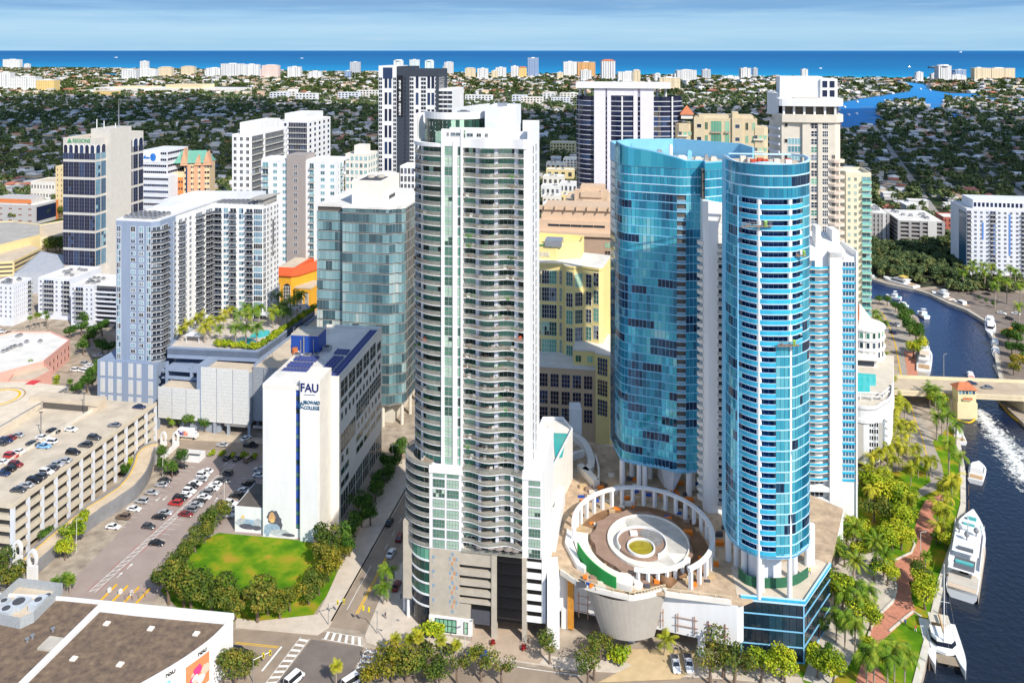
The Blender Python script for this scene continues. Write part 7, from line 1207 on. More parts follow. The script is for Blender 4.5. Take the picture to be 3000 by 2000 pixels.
t=Bld('pale_mall','long pale mall with flat white roofs below the cream hotels','mall',300,268);m=MB();m.box(t.X(275),t.X(690),0,120,0,13);t.part('wall',m,CREAMW);m=MB();m.box(t.X(480),t.X(585),10,100,13,26);m.box(t.X(330),t.X(430),10,90,13,18);t.part('upper_wall',m,M('mall_sand',(.72,.58,.36),var=.05));m=MB();m.box(t.X(275),t.X(690),.3,119,13,13.4);t.part('roof',m,ROOFW)
t=Bld('yellow_waterway_building','low yellow building in front of the pale mall','building',275,280);m=MB();m.box(t.X(275),t.X(330),0,40,0,14);t.part('wall',m,FW['yellow']);m=MB();m.gable(t.X(275),t.X(330),0,40,14,19,hip=10);t.part('roof',m,ROOFT)
# ================================================================ leafy suburb: houses and trees
def to_px(X,Y,z=0):return CX+F*X/Y,YH+F*(H-z)/Y
def poly_in(P_,x,y):
 c=np.zeros(len(x),bool);n=len(P_);j=n-1
 for i in range(n):
  xi,yi,xj,yj=P_[i].x,P_[i].y,P_[j].x,P_[j].y
  c^=((yi>y)!=(yj>y))&(x<(xj-xi)*(y-yi)/(yj-yi+1e-9)+xi);j=i
 return c
WATERS=[W(q)for q in(RIVER,BAY,POND1,POND2,POND3)];SHW=W(SHORE)
FOOT=[]
for o in list(COL.objects):
 if o.parent is None and o.type=='EMPTY' and o.location.y>400:
  xs_,ys_=[],[];c,s_=math.cos(o.rotation_euler.z),math.sin(o.rotation_euler.z)
  for ch in o.children:
   if ch.type=='MESH' and ch.name.split('.')[0]in('wall','core','pier','upper_wall','dark_interior','front_wall','wing_wall','terrace_deck','pool_deck'):xs_+=[v.co.x for v in ch.data.vertices];ys_+=[v.co.y for v in ch.data.vertices]
  if xs_:FOOT.append((o.location.x,o.location.y,c,s_,min(xs_)-3,max(xs_)+3,min(ys_)-3,max(ys_)+3))
def free(x,y,mar=0):
 ok=np.ones(len(x),bool)
 for P_ in WATERS:ok&=~poly_in(P_,x,y)
 for(ox,oy,c,s_,a,b_,d,e)in FOOT:u=(x-ox)*c+(y-oy)*s_;v=-(x-ox)*s_+(y-oy)*c;ok&=~((u>a-mar)&(u<b_+mar)&(v>d-mar)&(v<e+mar))
 sx=np.interp(x,[p.x for p in SHW],[p.y for p in SHW]);ok&=y<sx-40
 px=CX+F*x/y;py=YH+F*H/y
 town=((py>640)&(px<2550))|((py>560)&(px<640))&~((py<640)&(px<180))|((py>590)&(px>560)&(px<2480))|((py>745)&(px>=2550))|((px>1570)&(px<1700)&(py>470))
 return ok&~town
THG=.36;gc,gs=math.cos(THG),math.sin(THG)
def street(x,y,w_):
 u=x*gc-y*gs;v=x*gs+y*gc;return(np.abs((u+45)%96-48)<w_)|(np.abs((v+30)%190-95)<w_)
def sample(y0,y1,area):
 """uniform over the ground between two distances, inside the view"""
 n=int(((y1**2-y0**2)/2)*(3000/F)*1.08/area);y=np.sqrt(RNG.uniform(y0*y0,y1*y1,n));x=y*(RNG.uniform(-60,3060,n)-CX)/F;k=free(x,y)&~street(x,y,6 if area<600 else 9);return x[k],y[k]
# houses
HR=[M('house_roof_white',(.70,.69,.67),var=.1),M('house_roof_grey',(.36,.35,.35),var=.12),M('house_roof_tan',(.48,.36,.26),var=.12),M('house_roof_terracotta',(.42,.15,.09),var=.15),M('house_roof_pale',(.56,.56,.58),var=.1)]
HWL=[M('house_wall_white',(.70,.68,.64),var=.06),M('house_wall_cream',(.62,.50,.36),var=.08),M('house_wall_grey',(.45,.45,.46),var=.06)]
def house_mb(v,w_,d_):
 a=MB();r=MB();h=3.2 if v!=3 else 6
 a.box(-w_/2,w_/2,-d_/2,d_/2,0,h)
 if v==0:r.gable(-w_/2,w_/2,-d_/2,d_/2,h,h+2.4,hip=d_*.5,over=.7)
 elif v==1:r.box(-w_/2-.5,w_/2+.5,-d_/2-.5,d_/2+.5,h,h+.5);r.box(-w_/4,w_/3,-d_/4,d_/4,h+.5,h+1.1)
 elif v==2:r.gable(-w_/2,w_/2,-d_/2,d_/2,h,h+2.2,hip=0,over=.6);a.box(w_/2-5,w_/2,-d_/2-5,-d_/2,0,h-.3);r.gable(w_/2-5,w_/2,-d_/2-6,-d_/2+2,h-.3,h+1.4,hip=2,over=.4)
 else:r.box(-w_/2-.4,w_/2+.4,-d_/2-.4,d_/2+.4,h,h+.5);a.box(-w_/2,0,-d_/2-4,-d_/2,0,h*.5);r.box(-w_/2-.3,.3,-d_/2-4.3,-d_/2,h*.5,h*.5+.35)
 return a,r
hx,hy=sample(620,2700,640);o_=np.argsort(hy);hx,hy=hx[o_],hy[o_]
keep=[];cells={}
for i in range(len(hx)):
 k=(int(hx[i]//21),int(hy[i]//19))
 if k in cells:continue
 cells[k]=1;keep.append(i)
hx,hy=hx[keep],hy[keep]
LIB=[]
for v in range(4):
 for k in range(2):a,r=house_mb(v,13+4*k,9+2*k);LIB.append((a,r))
HMESH={}
roofw=(['white','grey','tan','terracotta','pale grey'])
nh=0;rest_w=MB();rest_r=MB();HSPOT=[]
for i in range(len(hx)):
 x,y=float(hx[i]),float(hy[i]);v=random.randrange(8);rc_=random.choices(range(5),(30,22,14,12,22))[0];wc=random.randrange(3);rz=-TH+random.choice((0,PI/2))+random.uniform(-.12,.12);HSPOT.append((x,y))
 if nh<300:
  e=empty('suburban_house',(x,y,0),rz,f'{roofw[rc_]}-roofed house among the dark trees of the suburb','house',f'{roofw[rc_]}-roofed houses in the leafy suburb')
  for nm,q,mt in(('wall',0,HWL[wc]),('roof',1,HR[rc_])):
   key=(v,q,mt.name)
   if key not in HMESH:HMESH[key]=LIB[v][q].mesh(nm,mt)
   link(nm,HMESH[key],e)
  nh+=1
 else:
  R_=Matrix.Rotation(rz,3,'Z');T=Vector((x,y,0));rest_w.add([R_@Vector(p)+T for p in LIB[v][0].v],LIB[v][0].f,wc);rest_r.add([R_@Vector(p)+T for p in LIB[v][1].v],LIB[v][1].f,rc_)
hx2,hy2=sample(2700,6500,3800)
for x,y in zip(hx2,hy2):
 a,r=LIB[random.randrange(8)];R_=Matrix.Rotation(random.uniform(0,3),3,'Z')*random.uniform(1.0,2.2);T=Vector((float(x),float(y),0));rest_w.add([R_@Vector(p)+T for p in a.v],a.f,random.randrange(2));rest_r.add([R_@Vector(p)+T for p in r.v],r.f,random.choice((0,0,2,2,3,4)))
e=empty('distant_houses',(0,0,0));e.location=(0,2000,0);tag(e,kind='stuff')
for q,nm,mm in((rest_w,'wall',HWL),(rest_r,'roof',HR)):o=q.build(nm,mm,e);o.location=(0,-2000,0)

SB=MB()
for i in range(-60,90):
 for j in range(0,70):
  for(cu,cv,du,dv)in((96*i+3,48*j+24,3.6,24.2),(96*i+51,190*(j//2)+65+1e-3,48.2,3.6)if j%2==0 else(0,0,0,0),):
   if du==0:continue
   x=cu*gc+cv*gs;y=-cu*gs+cv*gc
   if 620<y<3300 and abs(x)<y*.66 and free(np.array([x]),np.array([y]),8)[0]:SB.add([((cu+a)*gc+(cv+b_)*gs,-(cu+a)*gs+(cv+b_)*gc,.05 if du<10 else .06)for a,b_ in((-du,-dv),(du,-dv),(du,dv),(-du,dv))],[(0,1,2,3)])
struct('suburb_streets',SB,M('pale_street',(.30,.28,.26),var=.15,scale=.05))
# ================================================================ trees
L_DARK=LEAF('dark_foliage',[(0,(.035,.069,.033)),(.45,(.075,.119,.045)),(.75,(.138,.169,.056)),(1,(.237,.206,.075))]);L_OLIVE=LEAF('olive_foliage',[(0,(.023,.046,.009)),(.4,(.063,.109,.014)),(.7,(.149,.161,.021)),(1,(.287,.207,.034))]);L_LIME=LEAF('lime_foliage',[(0,(.052,.104,.008)),(.4,(.195,.286,.013)),(.7,(.390,.429,.019)),(1,(.598,.520,.039))]);L_YEL=LEAF('yellow_foliage',[(0,(.04,.06,.008)),(.45,(.15,.16,.013)),(1,(.42,.29,.03))]);L_GREEN=LEAF('green_foliage',[(0,(.013,.046,.008)),(.5,(.046,.117,.013)),(1,(.130,.208,.026))]);L_PALM=LEAF('palm_leaf',[(0,(.037,.100,.010)),(.5,(.125,.225,.015)),(1,(.350,.350,.037))]);L_PALMY=LEAF('golden_palm_leaf',[(0,(.092,.127,.009)),(.5,(.299,.322,.017)),(1,(.600,.483,.046))])
BARK=M('bark',(.17,.12,.09),var=.25,scale=2);PBARK=M('palm_bark',(.34,.28,.22),var=.2,scale=2)
def crown(seed,n,rx,rz,leaf,lobes=7,base=.35):
 """leaf clusters scattered through several uneven lobes; returns quads as arrays"""
 g=np.random.default_rng(seed);c=g.normal(0,1,(lobes,3));c/=np.linalg.norm(c,axis=1)[:,None];c*=np.array([rx*.66,rx*.66,rz*.5])*g.uniform(.6,1.15,(lobes,1));c[:,2]+=rz*.1;r=g.uniform(.30,.62,lobes)*rx
 k=g.integers(0,lobes,n);d=g.normal(0,1,(n,3));d/=np.linalg.norm(d,axis=1)[:,None];rad=r[k]*g.uniform(.45,1.08,n)**.5;p=c[k]+d*rad[:,None]*np.array([1,1,rz/rx]);p[:,2]=np.maximum(p[:,2],-rz*base*g.uniform(.7,1.3,n))
 nr=d+g.normal(0,.55,(n,3));nr[:,2]+=.35;nr/=np.linalg.norm(nr,axis=1)[:,None];a=np.cross(nr,g.normal(0,1,(n,3)));a/=np.linalg.norm(a,axis=1)[:,None];b=np.cross(nr,a);s=leaf*g.uniform(.5,1.25,n)[:,None];a=a*s;b=b*s*.75
 return np.stack([p-a-b*.6,p+a*.2-b,p+a+b*.5,p-a*.3+b],1).reshape(-1,3)
def mesh_np(name,V,mats,per=4):
 me=D.meshes.new(name);nq=len(V)//per;me.vertices.add(len(V));me.vertices.foreach_set('co',V.astype(np.float32).ravel());me.loops.add(nq*per);me.loops.foreach_set('vertex_index',np.arange(nq*per,dtype=np.int32));me.polygons.add(nq);me.polygons.foreach_set('loop_start',np.arange(0,nq*per,per,dtype=np.int32));me.polygons.foreach_set('loop_total',np.full(nq,per,np.int32));me.update(calc_edges=True)
 for m in mats:me.materials.append(m)
 return me
def trunk_mb(h,r,limbs=5,seed=0,spread=2.2):
 g=random.Random(seed);m=MB();top=(g.uniform(-.3,.3),g.uniform(-.3,.3),h*.55);m.tube((0,0,-.2),top,r,r*.6,7)
 for i in range(limbs):a=2*PI*i/limbs+g.uniform(-.4,.4);q=(top[0]+spread*math.cos(a),top[1]+spread*math.sin(a),h*g.uniform(.75,.95));m.tube(top,q,r*.5,r*.15,5)
 return m
TREE={}
def proto(kind,seed,n,rx,rz,leaf,mat,h):
 key=(kind,seed)
 if key not in TREE:
  V=crown(seed+hash(kind)%97 if False else seed*13+len(kind)*101,n,rx,rz,leaf);V[:,2]+=h-rz*.75
  TREE[key]=(mesh_np('crown',V,[mat]),trunk_mb(h-rz*.4,.06*h**.9 if h<12 else .5,6,seed,rx*.5).mesh('trunk',BARK))
 return TREE[key]
def put_tree(name,x,y,z,sc,rz,meshes,label,cat,group,sx=1.0):
 e=empty(name,(x,y,z),rz,label,cat,group);e.scale=(sc*sx,sc*sx,sc)
 link('crown',meshes[0],e);link('trunk',meshes[1],e);return e
# --- palms: arched feather fronds or stiff fans
def frond(m,ang,pitch,L_,w_,droop,seg=6,tear=True):
 ca,sa=math.cos(ang),math.sin(ang);pts=[];p=Vector((0,0,0));th=pitch
 for i in range(seg+1):pts.append(p.copy());p=p+Vector((ca*math.cos(th),sa*math.cos(th),math.sin(th)))*(L_/seg);th-=droop/seg
 sd=Vector((-sa,ca,0))
 for i in range(seg):
  t=(i+.5)/seg;w2=w_*(math.sin(PI*min(1,.12+t*.86))**.6);a,b=pts[i],pts[i+1];dn=Vector((0,0,-w2*.45))
  for s in(-1,1):
   for k in range(2):c0=a.lerp(b,k/2+.02);c1=a.lerp(b,k/2+.42);tip=c1+sd*s*w2+dn+(b-a).normalized()*w2*.5;m.quad(c0,c1,tip+(b-a)*.08,tip-(b-a)*.06)
def palm_mesh(kind,seed,h):
 g=random.Random(seed);m=MB();t=MB();lean=(g.uniform(-.8,.8),g.uniform(-.8,.8))if kind!='royal' else(.1,.1);q=[(lean[0]*(i/4)**2,lean[1]*(i/4)**2,h*i/4)for i in range(5)];r={'coconut':.17,'royal':.26,'sabal':.2,'date':.34,'bush':.1}[kind]
 for a,b in zip(q,q[1:]):t.tube(a,b,r,r*.92,7)
 n,L_,w_,dr,p0={'coconut':(18,3.6,.85,2.0,1.0),'royal':(16,3.4,.95,1.7,1.1),'sabal':(30,1.7,.62,1.0,1.2),'date':(34,3.6,.55,1.25,1.25),'bush':(16,2.4,.7,1.3,1.3)}[kind]
 for i in range(n):frond(m,2*PI*i/n*1.618*1.0+g.uniform(-.2,.2)+i,p0-1.5*(i/n)+g.uniform(-.15,.15),L_*g.uniform(.8,1.1),w_,dr*g.uniform(.8,1.2))
 m.v=[(v[0]+q[-1][0],v[1]+q[-1][1],v[2]+h)for v in m.v]
 if kind=='royal':t.tube(q[-1],(q[-1][0],q[-1][1],h+1.2),.22,.12,7,1);m.v=[(v[0],v[1],v[2]+1.0)for v in m.v]
 return m,t
PALM={}
def palm(kind,px,py,h,label,gold=False,z=0,group='palms along the riverside',at=None,s=1.0):
 seed=random.randrange(3);key=(kind,seed,round(h),gold)
 if key not in PALM:m,t=palm_mesh(kind,seed*7+3,round(h));PALM[key]=(m.mesh('fronds',L_PALMY if gold else L_PALM),t.mesh('trunk',[PBARK,L_GREEN]))
 p=at or G(px,py,z);e=empty('palm_tree',p,random.uniform(0,6.28),label,'palm tree',group);e.scale=(s,s,s*random.uniform(.95,1.06));link('fronds',PALM[key][0],e);link('trunk',PALM[key][1],e);return e
KIND={'oak':(L_OLIVE,1500,4.6,3.4,.28,7.8),'golden':(L_YEL,1300,4.3,3.2,.28,7.4),'dark':(L_GREEN,1300,3.6,3.0,.30,7.5),'lime':(L_LIME,1600,4.3,3.2,.30,8),'sparse':(L_OLIVE,620,3.8,3.0,.25,8),'shrub':(L_LIME,420,1.9,1.5,.30,2.6),'wood':(L_DARK,520,5.0,3.8,.75,10)}
def tree(kind,px,py,label,sc=1.0,group=None,z=0,cat='tree',at=None):
 mat,n,rx,rz,lf,h=KIND[kind];sc=sc*.82 if group=='park trees by the river' and sc>.95 else sc;s=random.randrange(4);p=at or G(px,py,z)
 return put_tree('shrub' if kind=='shrub' else 'broadleaf_tree',p.x,p.y,z,sc*random.uniform(.88,1.15),random.uniform(0,6.28),proto(kind,s,n,rx,rz,lf,mat,h),label,'shrub' if kind=='shrub' else cat,group)
# round the lawn
GL='trees ringing the lawn'
for(px,py)in((648,1535),(622,1560),(600,1590),(572,1618),(548,1645),(522,1672),(500,1700),(486,1732)):tree('oak',px,py,'olive tree in the hedge-like row between car park and lawn',random.choice((.7,.9,1.1)),GL)
for(px,py)in((495,1770),(560,1790),(620,1800),(690,1815),(755,1822),(540,1785),(785,1800),(820,1812),(665,1805)):tree('oak',px,py,'dark olive tree in the thick belt between lawn and cross street',random.choice((.65,.85,1.0,1.2)),GL)
for(px,py)in((850,1790),(905,1770),(935,1742),(960,1705),(958,1668),(985,1672),(985,1635),(945,1640),(1010,1640)):tree(random.choice(('golden','golden','oak')),px,py,'leafy tree on the street corner right of the lawn',random.choice((.6,.8,1.0,1.15)),GL)
for(px,py)in((1020,1600),(1035,1570),(1060,1545),(1050,1510),(1082,1505),(1100,1470),(1118,1445),(1135,1415),(1150,1385),(1165,1355),(1178,1330),(1085,1540),(1130,1380),(1025,1630)):tree('dark',px,py,'dark street tree in the shade between campus building and white tower',.85,'shaded street trees')
for(px,py,k,sc)in((215,1600,'lime',.9),(235,1560,'lime',.85),(190,1640,'lime',.7),(135,1590,'dark',.6),(505,1400,'dark',.7),(480,1385,'dark',.75),(470,1350,'dark',.6),(530,1365,'dark',.7),(372,1400,'dark',.6),(385,1380,'lime',.5),(560,1262,'dark',.9),(600,1265,'dark',.85),(540,1255,'dark',.7),(20,1735,'oak',1.1),(-10,1700,'oak',1.1)):tree(k,px,py,{'lime':'bright green tree at the garage exit ramp','dark':'dark green tree beside the far ramp end or truck bay','oak':'olive tree at the left border below the garage'}[k],sc,'trees round the open garage')
for(px,py,h)in((163,1745,4),(205,1740,4),(190,1728,4)):palm('sabal',px,py,h,'small fan palm at the near left corner of the car park',group='fan palms at the car park')
for i in range(5):tree('shrub',622+32*i,1335+2*i,'clipped round bush in the row along the far edge of the car park',.75,'clipped bushes in a row')
for(px,py,h)in((645,1240,6),(507,1255,3)):palm('royal',px,py,h,'palm before the grey ground floor of the perforated screens',group='palms before the screens')
# pink building, left
for(px,py,k)in((245,1040,'dark'),(262,1015,'dark'),(318,1045,'dark'),(300,1040,'dark'),(255,1150,'dark'),(270,1130,'dark'),(225,1165,'dark'),(290,1110,'dark'),(205,995,'dark'),(240,985,'dark'),(275,1000,'dark'),(300,985,'dark'),(165,1115,'shrub'),(120,1125,'shrub'),(250,960,'dark')):tree(k,px,py,'dark tree or bush around the small car park of the pink building',1.0,'trees near the pink building')
for(px,py,h)in((90,1115,9),(118,1108,5),(135,1075,5),(158,1075,5),(30,1140,4),(165,1140,3),(205,1135,3),(88,968,7),(105,962,7),(118,960,7),(140,965,7),(135,958,8),(150,712,6),(163,715,6)):palm('sabal',px,py,h,'tall fan palm near the pink building or the mall at the left',group='fan palms at the left')
for(px,py)in((140,745),(165,748),(175,738),(70,650),(120,648),(160,640),(90,640),(50,655),(200,640),(15,630)):tree('oak',px,py,'yellow-green tree among the mall roofs at the left',1.4,'trees among the mall roofs')
# palm terrace
for(px,py,h,g_)in((530,1000,4,1),(550,985,4,1),(575,968,4,1),(590,955,4,1),(600,1005,5,1),(615,985,5,1),(635,970,4,1),(645,1000,4,0),(655,965,4,1),(700,975,6,0),(722,955,6,0),(738,975,6,0),(758,958,6,0),(690,1008,5,0),(720,1010,5,0),(752,1018,6,0),(800,962,5,0),(815,950,5,0),(828,935,5,0),(850,925,5,0),(870,915,5,0),(790,915,6,0),(815,905,5,0),(660,945,4,1),(680,935,4,1),(880,905,5,0),(840,960,5,0)):palm('royal' if h>4 else 'bush',px,py,h,'palm on the pool terrace, yellowish and bushy' if g_ else 'palm on the pool terrace, dark green',bool(g_),z=PKZ,group='palms of the pool terrace',s=1.25)
for i in range(22):t=i/21;px=640+(120 if t<.35 else 0)*0+(t/.35*115 if t<.35 else 115+(t-.35)/.65*165);py=1018+(t/.35*10 if t<.35 else 10-(t-.35)/.65*115);tree('shrub',px,py-3,'hedge bush along the terrace edge',1.05,'hedge on the terrace',z=PKZ)
# street corner and bottom edge
palm('royal',1136,1763,8,'slender royal palm on the corner plaza before the white tower',group=None);palm('royal',1124,1770,4,'short palm beside the royal palm on the corner plaza',group=None)
for(px,py,h)in((1195,1925,4),(1222,1905,4),(1160,1930,5),(1296,1960,7),(1222,1935,6),(1338,1945,5),(1392,1972,5),(985,2012,5)):palm('sabal',px,py,h,'slim cabbage palm on the near median by the junction',True,group='cabbage palms on the median')
for(px,py,k,sc)in((1150,2000,'golden',1.0),(1085,2015,'golden',.8),(1190,1995,'oak',.9),(1240,1985,'oak',1),(1285,2012,'oak',.9),(1410,1995,'sparse',1),(1340,2005,'sparse',1),(1470,2010,'sparse',.9),(690,2010,'oak',.9),(720,1990,'oak',.75),(1610,1945,'sparse',.8),(1740,1990,'sparse',1.1),(1760,1930,'oak',.75),(1720,2015,'sparse',1),(2120,1985,'sparse',1.2),(2180,1975,'oak',.9),(2080,2005,'sparse',1),(2150,2010,'sparse',1.1),(2230,2000,'lime',.8),(2300,2005,'lime',.9),(1600,1905,'dark',.45),(1820,1935,'shrub',1.2),(1805,1940,'shrub',1.2),(1265,1862,'shrub',1.3),(1255,1864,'shrub',1.1),(1278,1866,'shrub',1.1)):tree(k,px,py,{'golden':'golden tree at the bottom edge beside the junction','oak':'olive tree along the bottom street','sparse':'thin airy tree along the bottom street','lime':'bright green tree before the dark glass office corner','dark':'small dark tree by the white pylon','shrub':'clipped green bush near the entrances'}[k],sc,'trees on the bottom street')
palm('bush',1945,1920,3,'fan-shaped travellers palm beside the parked white pickups',True,group=None,s=1.3)
for(px,py)in((1445,1890),(1535,1905)):
 p=G(px,py);e=empty('red_shrub',p,0,'dark red shrub at the foot of a garage column','shrub','red shrubs at the garage columns');V=crown(5,160,.8,.7,.22);V[:,2]+=.8;link('leaves',mesh_np('leaves',V,[M('red_leaves',(.32,.02,.02),var=.3,scale=2)]),e)
# river park on the right
RP=[(2590,1330,7),(2608,1320,7),(2632,1345,7),(2645,1370,7),(2612,1400,7),(2560,1400,7),(2600,1200,6),(2610,1270,7),(2628,1300,7),(2600,1235,6),(2668,1420,6),(2545,1500,7),(2585,1455,7),(2625,1470,6),(2660,1515,6),(2580,1390,8),(2600,1375,8),(2620,1360,7),(2540,1420,6),(2655,1330,7),(2665,1300,7),(2640,1290,7),(2625,1255,7),(2620,1225,6),(2650,1240,7),(2690,1400,7),(2680,1370,7),(2715,1400,6),(2725,1395,6)]
for(px,py,h)in RP:palm('coconut',px,py,h,'golden coconut palm between round white terrace and river road',True,s=1.05)
for(px,py,h)in((2740,1215,8),(2752,1240,8),(2725,1195,7),(2760,1275,9),(2775,1300,9),(2780,1395,9),(2800,1330,8),(2745,1290,7),(2812,1420,8)):palm('royal',px,py,h,'dark green royal palm on the bank between river road and water',s=1.15)
for(px,py,h)in((2760,1470,6),(2790,1480,7),(2800,1450,6),(2745,1535,6),(2765,1560,7),(2755,1590,5),(2770,1510,6)):palm('coconut',px,py,h,'sunlit coconut palm on the lawn strip by the quay',True,s=1.1)
for(px,py,h)in((2395,1585,6),(2410,1650,6),(2440,1620,7),(2500,1620,7),(2500,1715,6),(2440,1660,6),(2565,1670,7),(2590,1690,6)):palm('date',px,py,h,'wide date palm in the planted beds below the round blue tower',s=1.1)
for(px,py,h)in((2445,1775,5),(2470,1815,6),(2520,1830,7),(2545,1800,6),(2500,1785,6),(2475,1905,7),(2505,1920,7),(2450,1880,6),(2560,2020,8),(2600,2030,8),(2620,2012,8),(2540,2015,7),(2650,2015,7)):palm('coconut',px,py,h,'coconut palm in the near park between glass corner and brick walk',False,s=1.15)
for(px,py)in((2710,1670),(2640,1950)):palm('sabal',px,py,4,'small fan palm on the quay side of the brick walk')
for(px,py,k,sc)in((2560,1470,'lime',1.3),(2600,1490,'lime',1.4),(2640,1500,'lime',1.3),(2660,1540,'lime',1.2),(2610,1545,'oak',1.2),(2560,1530,'oak',1.2),(2640,1570,'lime',1.1),(2540,1450,'oak',1.1),(2590,1430,'lime',1.0),(2670,1490,'lime',1.0),(2480,1600,'lime',1.2),(2510,1590,'lime',1.1),(2475,1660,'dark',1.2),(2590,1590,'lime',1),(2615,1615,'lime',1),(2640,1610,'lime',1),(2590,1630,'lime',.9),(2520,1650,'lime',.8),(2560,1700,'dark',.7),(2600,1715,'lime',.7),(2700,1720,'oak',.8),(2715,1755,'lime',.8),(2710,1785,'lime',.8),(2690,1745,'oak',.7),(2450,1760,'lime',1.0),(2470,1790,'lime',.9),(2525,1840,'lime',1),(2550,1850,'lime',.8),(2395,1985,'lime',.8),(2290,1990,'lime',1),(2440,2010,'lime',1),(2420,1940,'dark',.6),(2385,1930,'shrub',1.5),(2550,1900,'shrub',1.5),(2400,1870,'dark',.6),(2770,1610,'lime',.55),(2742,1595,'dark',.6)):tree(k,px,py,{'lime':'bright green tree in the riverside park','oak':'brownish olive tree in the riverside park','dark':'dark green tree in the shade of the riverside park','shrub':'low bush beside the brick walk'}[k],sc,'park trees by the river')
# riverside road upstream
for(px,py,k,sc)in((2665,985,'dark',1.25),(2685,1010,'dark',1.3),(2650,960,'dark',1.1),(2690,985,'dark',1.1),(2640,930,'dark',.95),(2625,915,'dark',.9),(2660,940,'dark',.9),(2675,1050,'lime',1.1),(2690,1040,'lime',1.0),(2600,895,'dark',.8),(2576,893,'dark',.8),(2745,1200,'lime',.9),(2720,1185,'lime',.8)):tree(k,px,py,'dark tree shading the upstream riverside road' if k=='dark' else 'bright green tree at the upstream quay near the bridge',sc,'trees on the upstream quay')
for(px,py,h)in((2572,985,8),(2590,1000,8),(2565,960,7),(2580,1050,7),(2590,1085,7),(2600,1120,7),(2575,1020,7),(2610,1150,6),(2560,1025,5),(2535,1045,5),(2620,1185,5),(2640,1210,5)):palm('royal' if py<1005 else 'coconut',px,py,h,'royal palm beside the aqua balcony tower' if py<1005 else 'sunlit palm in the row beside the pool deck',py>1005,s=1.1)
# far bank: riverside wood and hotel palms
wx_,wy_=[],[]
for i in range(112):
 px=random.uniform(2552,2835);lo=728 if px<2770 else 700;py=random.uniform(lo,min(835,802+(px-2552)*.17));tree('wood',px,py,'dense dark tree in the riverside wood opposite the cranes of boats' if False else 'dense dark tree in the wood on the far river bank',.8,'riverside wood')
for(px,py,h)in((2840,840,9),(2862,845,9),(2885,850,9),(2905,840,10),(2925,880,10),(2950,890,10),(2975,850,9),(2990,900,10),(2930,850,9),(2960,840,9),(2850,820,8),(2880,825,8),(2915,905,10),(2985,960,9),(2822,850,8)):palm('royal',px,py,h,'tall dark royal palm before the riverside hotel',group='hotel palms',s=1.2)
for(px,py,k,sc)in((2955,1010,'dark',1.1),(2980,1020,'dark',1.2),(2990,1000,'dark',1.2),(2965,1045,'dark',1.0),(2995,1050,'dark',1.1),(2985,1085,'golden',.9),(2970,1100,'golden',.8),(3005,1080,'dark',1),(2870,880,'dark',.4),(2890,890,'dark',.4),(2910,900,'dark',.4)):tree(k,px,py,'dark tree behind the floating dock' if k=='dark' else 'yellowish tree above the floating dock',sc,'trees on the far quay')
# ---- suburb
WOODL=[('broadleaf_tree','dark green tree in the near suburb between the houses')]
tx,ty=sample(600,1300,185);o_=np.argsort(ty);tx,ty=tx[o_],ty[o_]
HS=np.array(HSPOT);grid_={}
for x,y in HSPOT:grid_.setdefault((int(x//12),int(y//12)),[]).append((x,y))
def clear(x,y,r=7.2):
 cx_,cy_=int(x//12),int(y//12)
 return all((x-a)**2+((y-b)*.9)**2>r*r for i in(-1,0,1)for j in(-1,0,1)for a,b in grid_.get((cx_+i,cy_+j),()))
near=[(float(x),float(y))for x,y in zip(tx,ty)if clear(x,y)]
for x,y in near[:12]:tree('wood',0,0,'dark green suburb tree, among the nearest beyond the towers',random.uniform(.75,1.1),'nearest suburb trees',at=Vector((x,y,0)))
def scatter(name,P_,libs,smin,smax,mat):
 out=[]
 for x,y in P_:
  V=libs[random.randrange(len(libs))];a=random.uniform(0,6.28);s=random.uniform(smin,smax);c,q=math.cos(a)*s,math.sin(a)*s;W_=np.empty_like(V);W_[:,0]=V[:,0]*c-V[:,1]*q+x;W_[:,1]=V[:,0]*q+V[:,1]*c+y;W_[:,2]=V[:,2]*s*random.uniform(.8,1.15);out.append(W_)
 o=link(name,mesh_np(name,np.concatenate(out),[mat]));return tag(o,kind='stuff')
def lib(n,rx,rz,leaf,h,k=6):
 r=[]
 for i in range(k):V=crown(100+i,n,rx,rz,leaf);V[:,2]+=h-rz*.75;r.append(V)
 return r
scatter('suburb_trees',near[12:],lib(150,5.2,4.0,1.15,9.5),.7,1.25,L_DARK)
tx,ty=sample(1300,2700,400);scatter('suburb_trees',[(float(x),float(y))for x,y in zip(tx,ty)if clear(x,y,8.5)],lib(46,7,4.5,2.3,9),.7,1.3,L_DARK)
tx,ty=sample(2700,7000,900);L_FAR=LEAF('far_foliage',[(0,(.018,.042,.012)),(.5,(.060,.090,.019)),(.8,(.144,.144,.036)),(1,(.264,.204,.072))]);scatter('far_trees',list(zip(tx.tolist(),ty.tolist())),lib(16,11,5,4.2,8),.7,1.4,L_FAR)

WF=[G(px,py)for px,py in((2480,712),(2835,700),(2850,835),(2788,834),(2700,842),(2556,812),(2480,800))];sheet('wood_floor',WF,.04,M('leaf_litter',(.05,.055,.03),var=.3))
ug=[]
for i in range(260):px=random.uniform(2552,2990);py=random.uniform(712,808+(px-2552)*.17)if px<2790 else random.uniform(822,856);p=G(px,py);ug.append((p.x,p.y))
scatter('riverside_undergrowth',ug,lib(220,3.6,2.4,.6,4.5),.7,1.3,L_DARK)
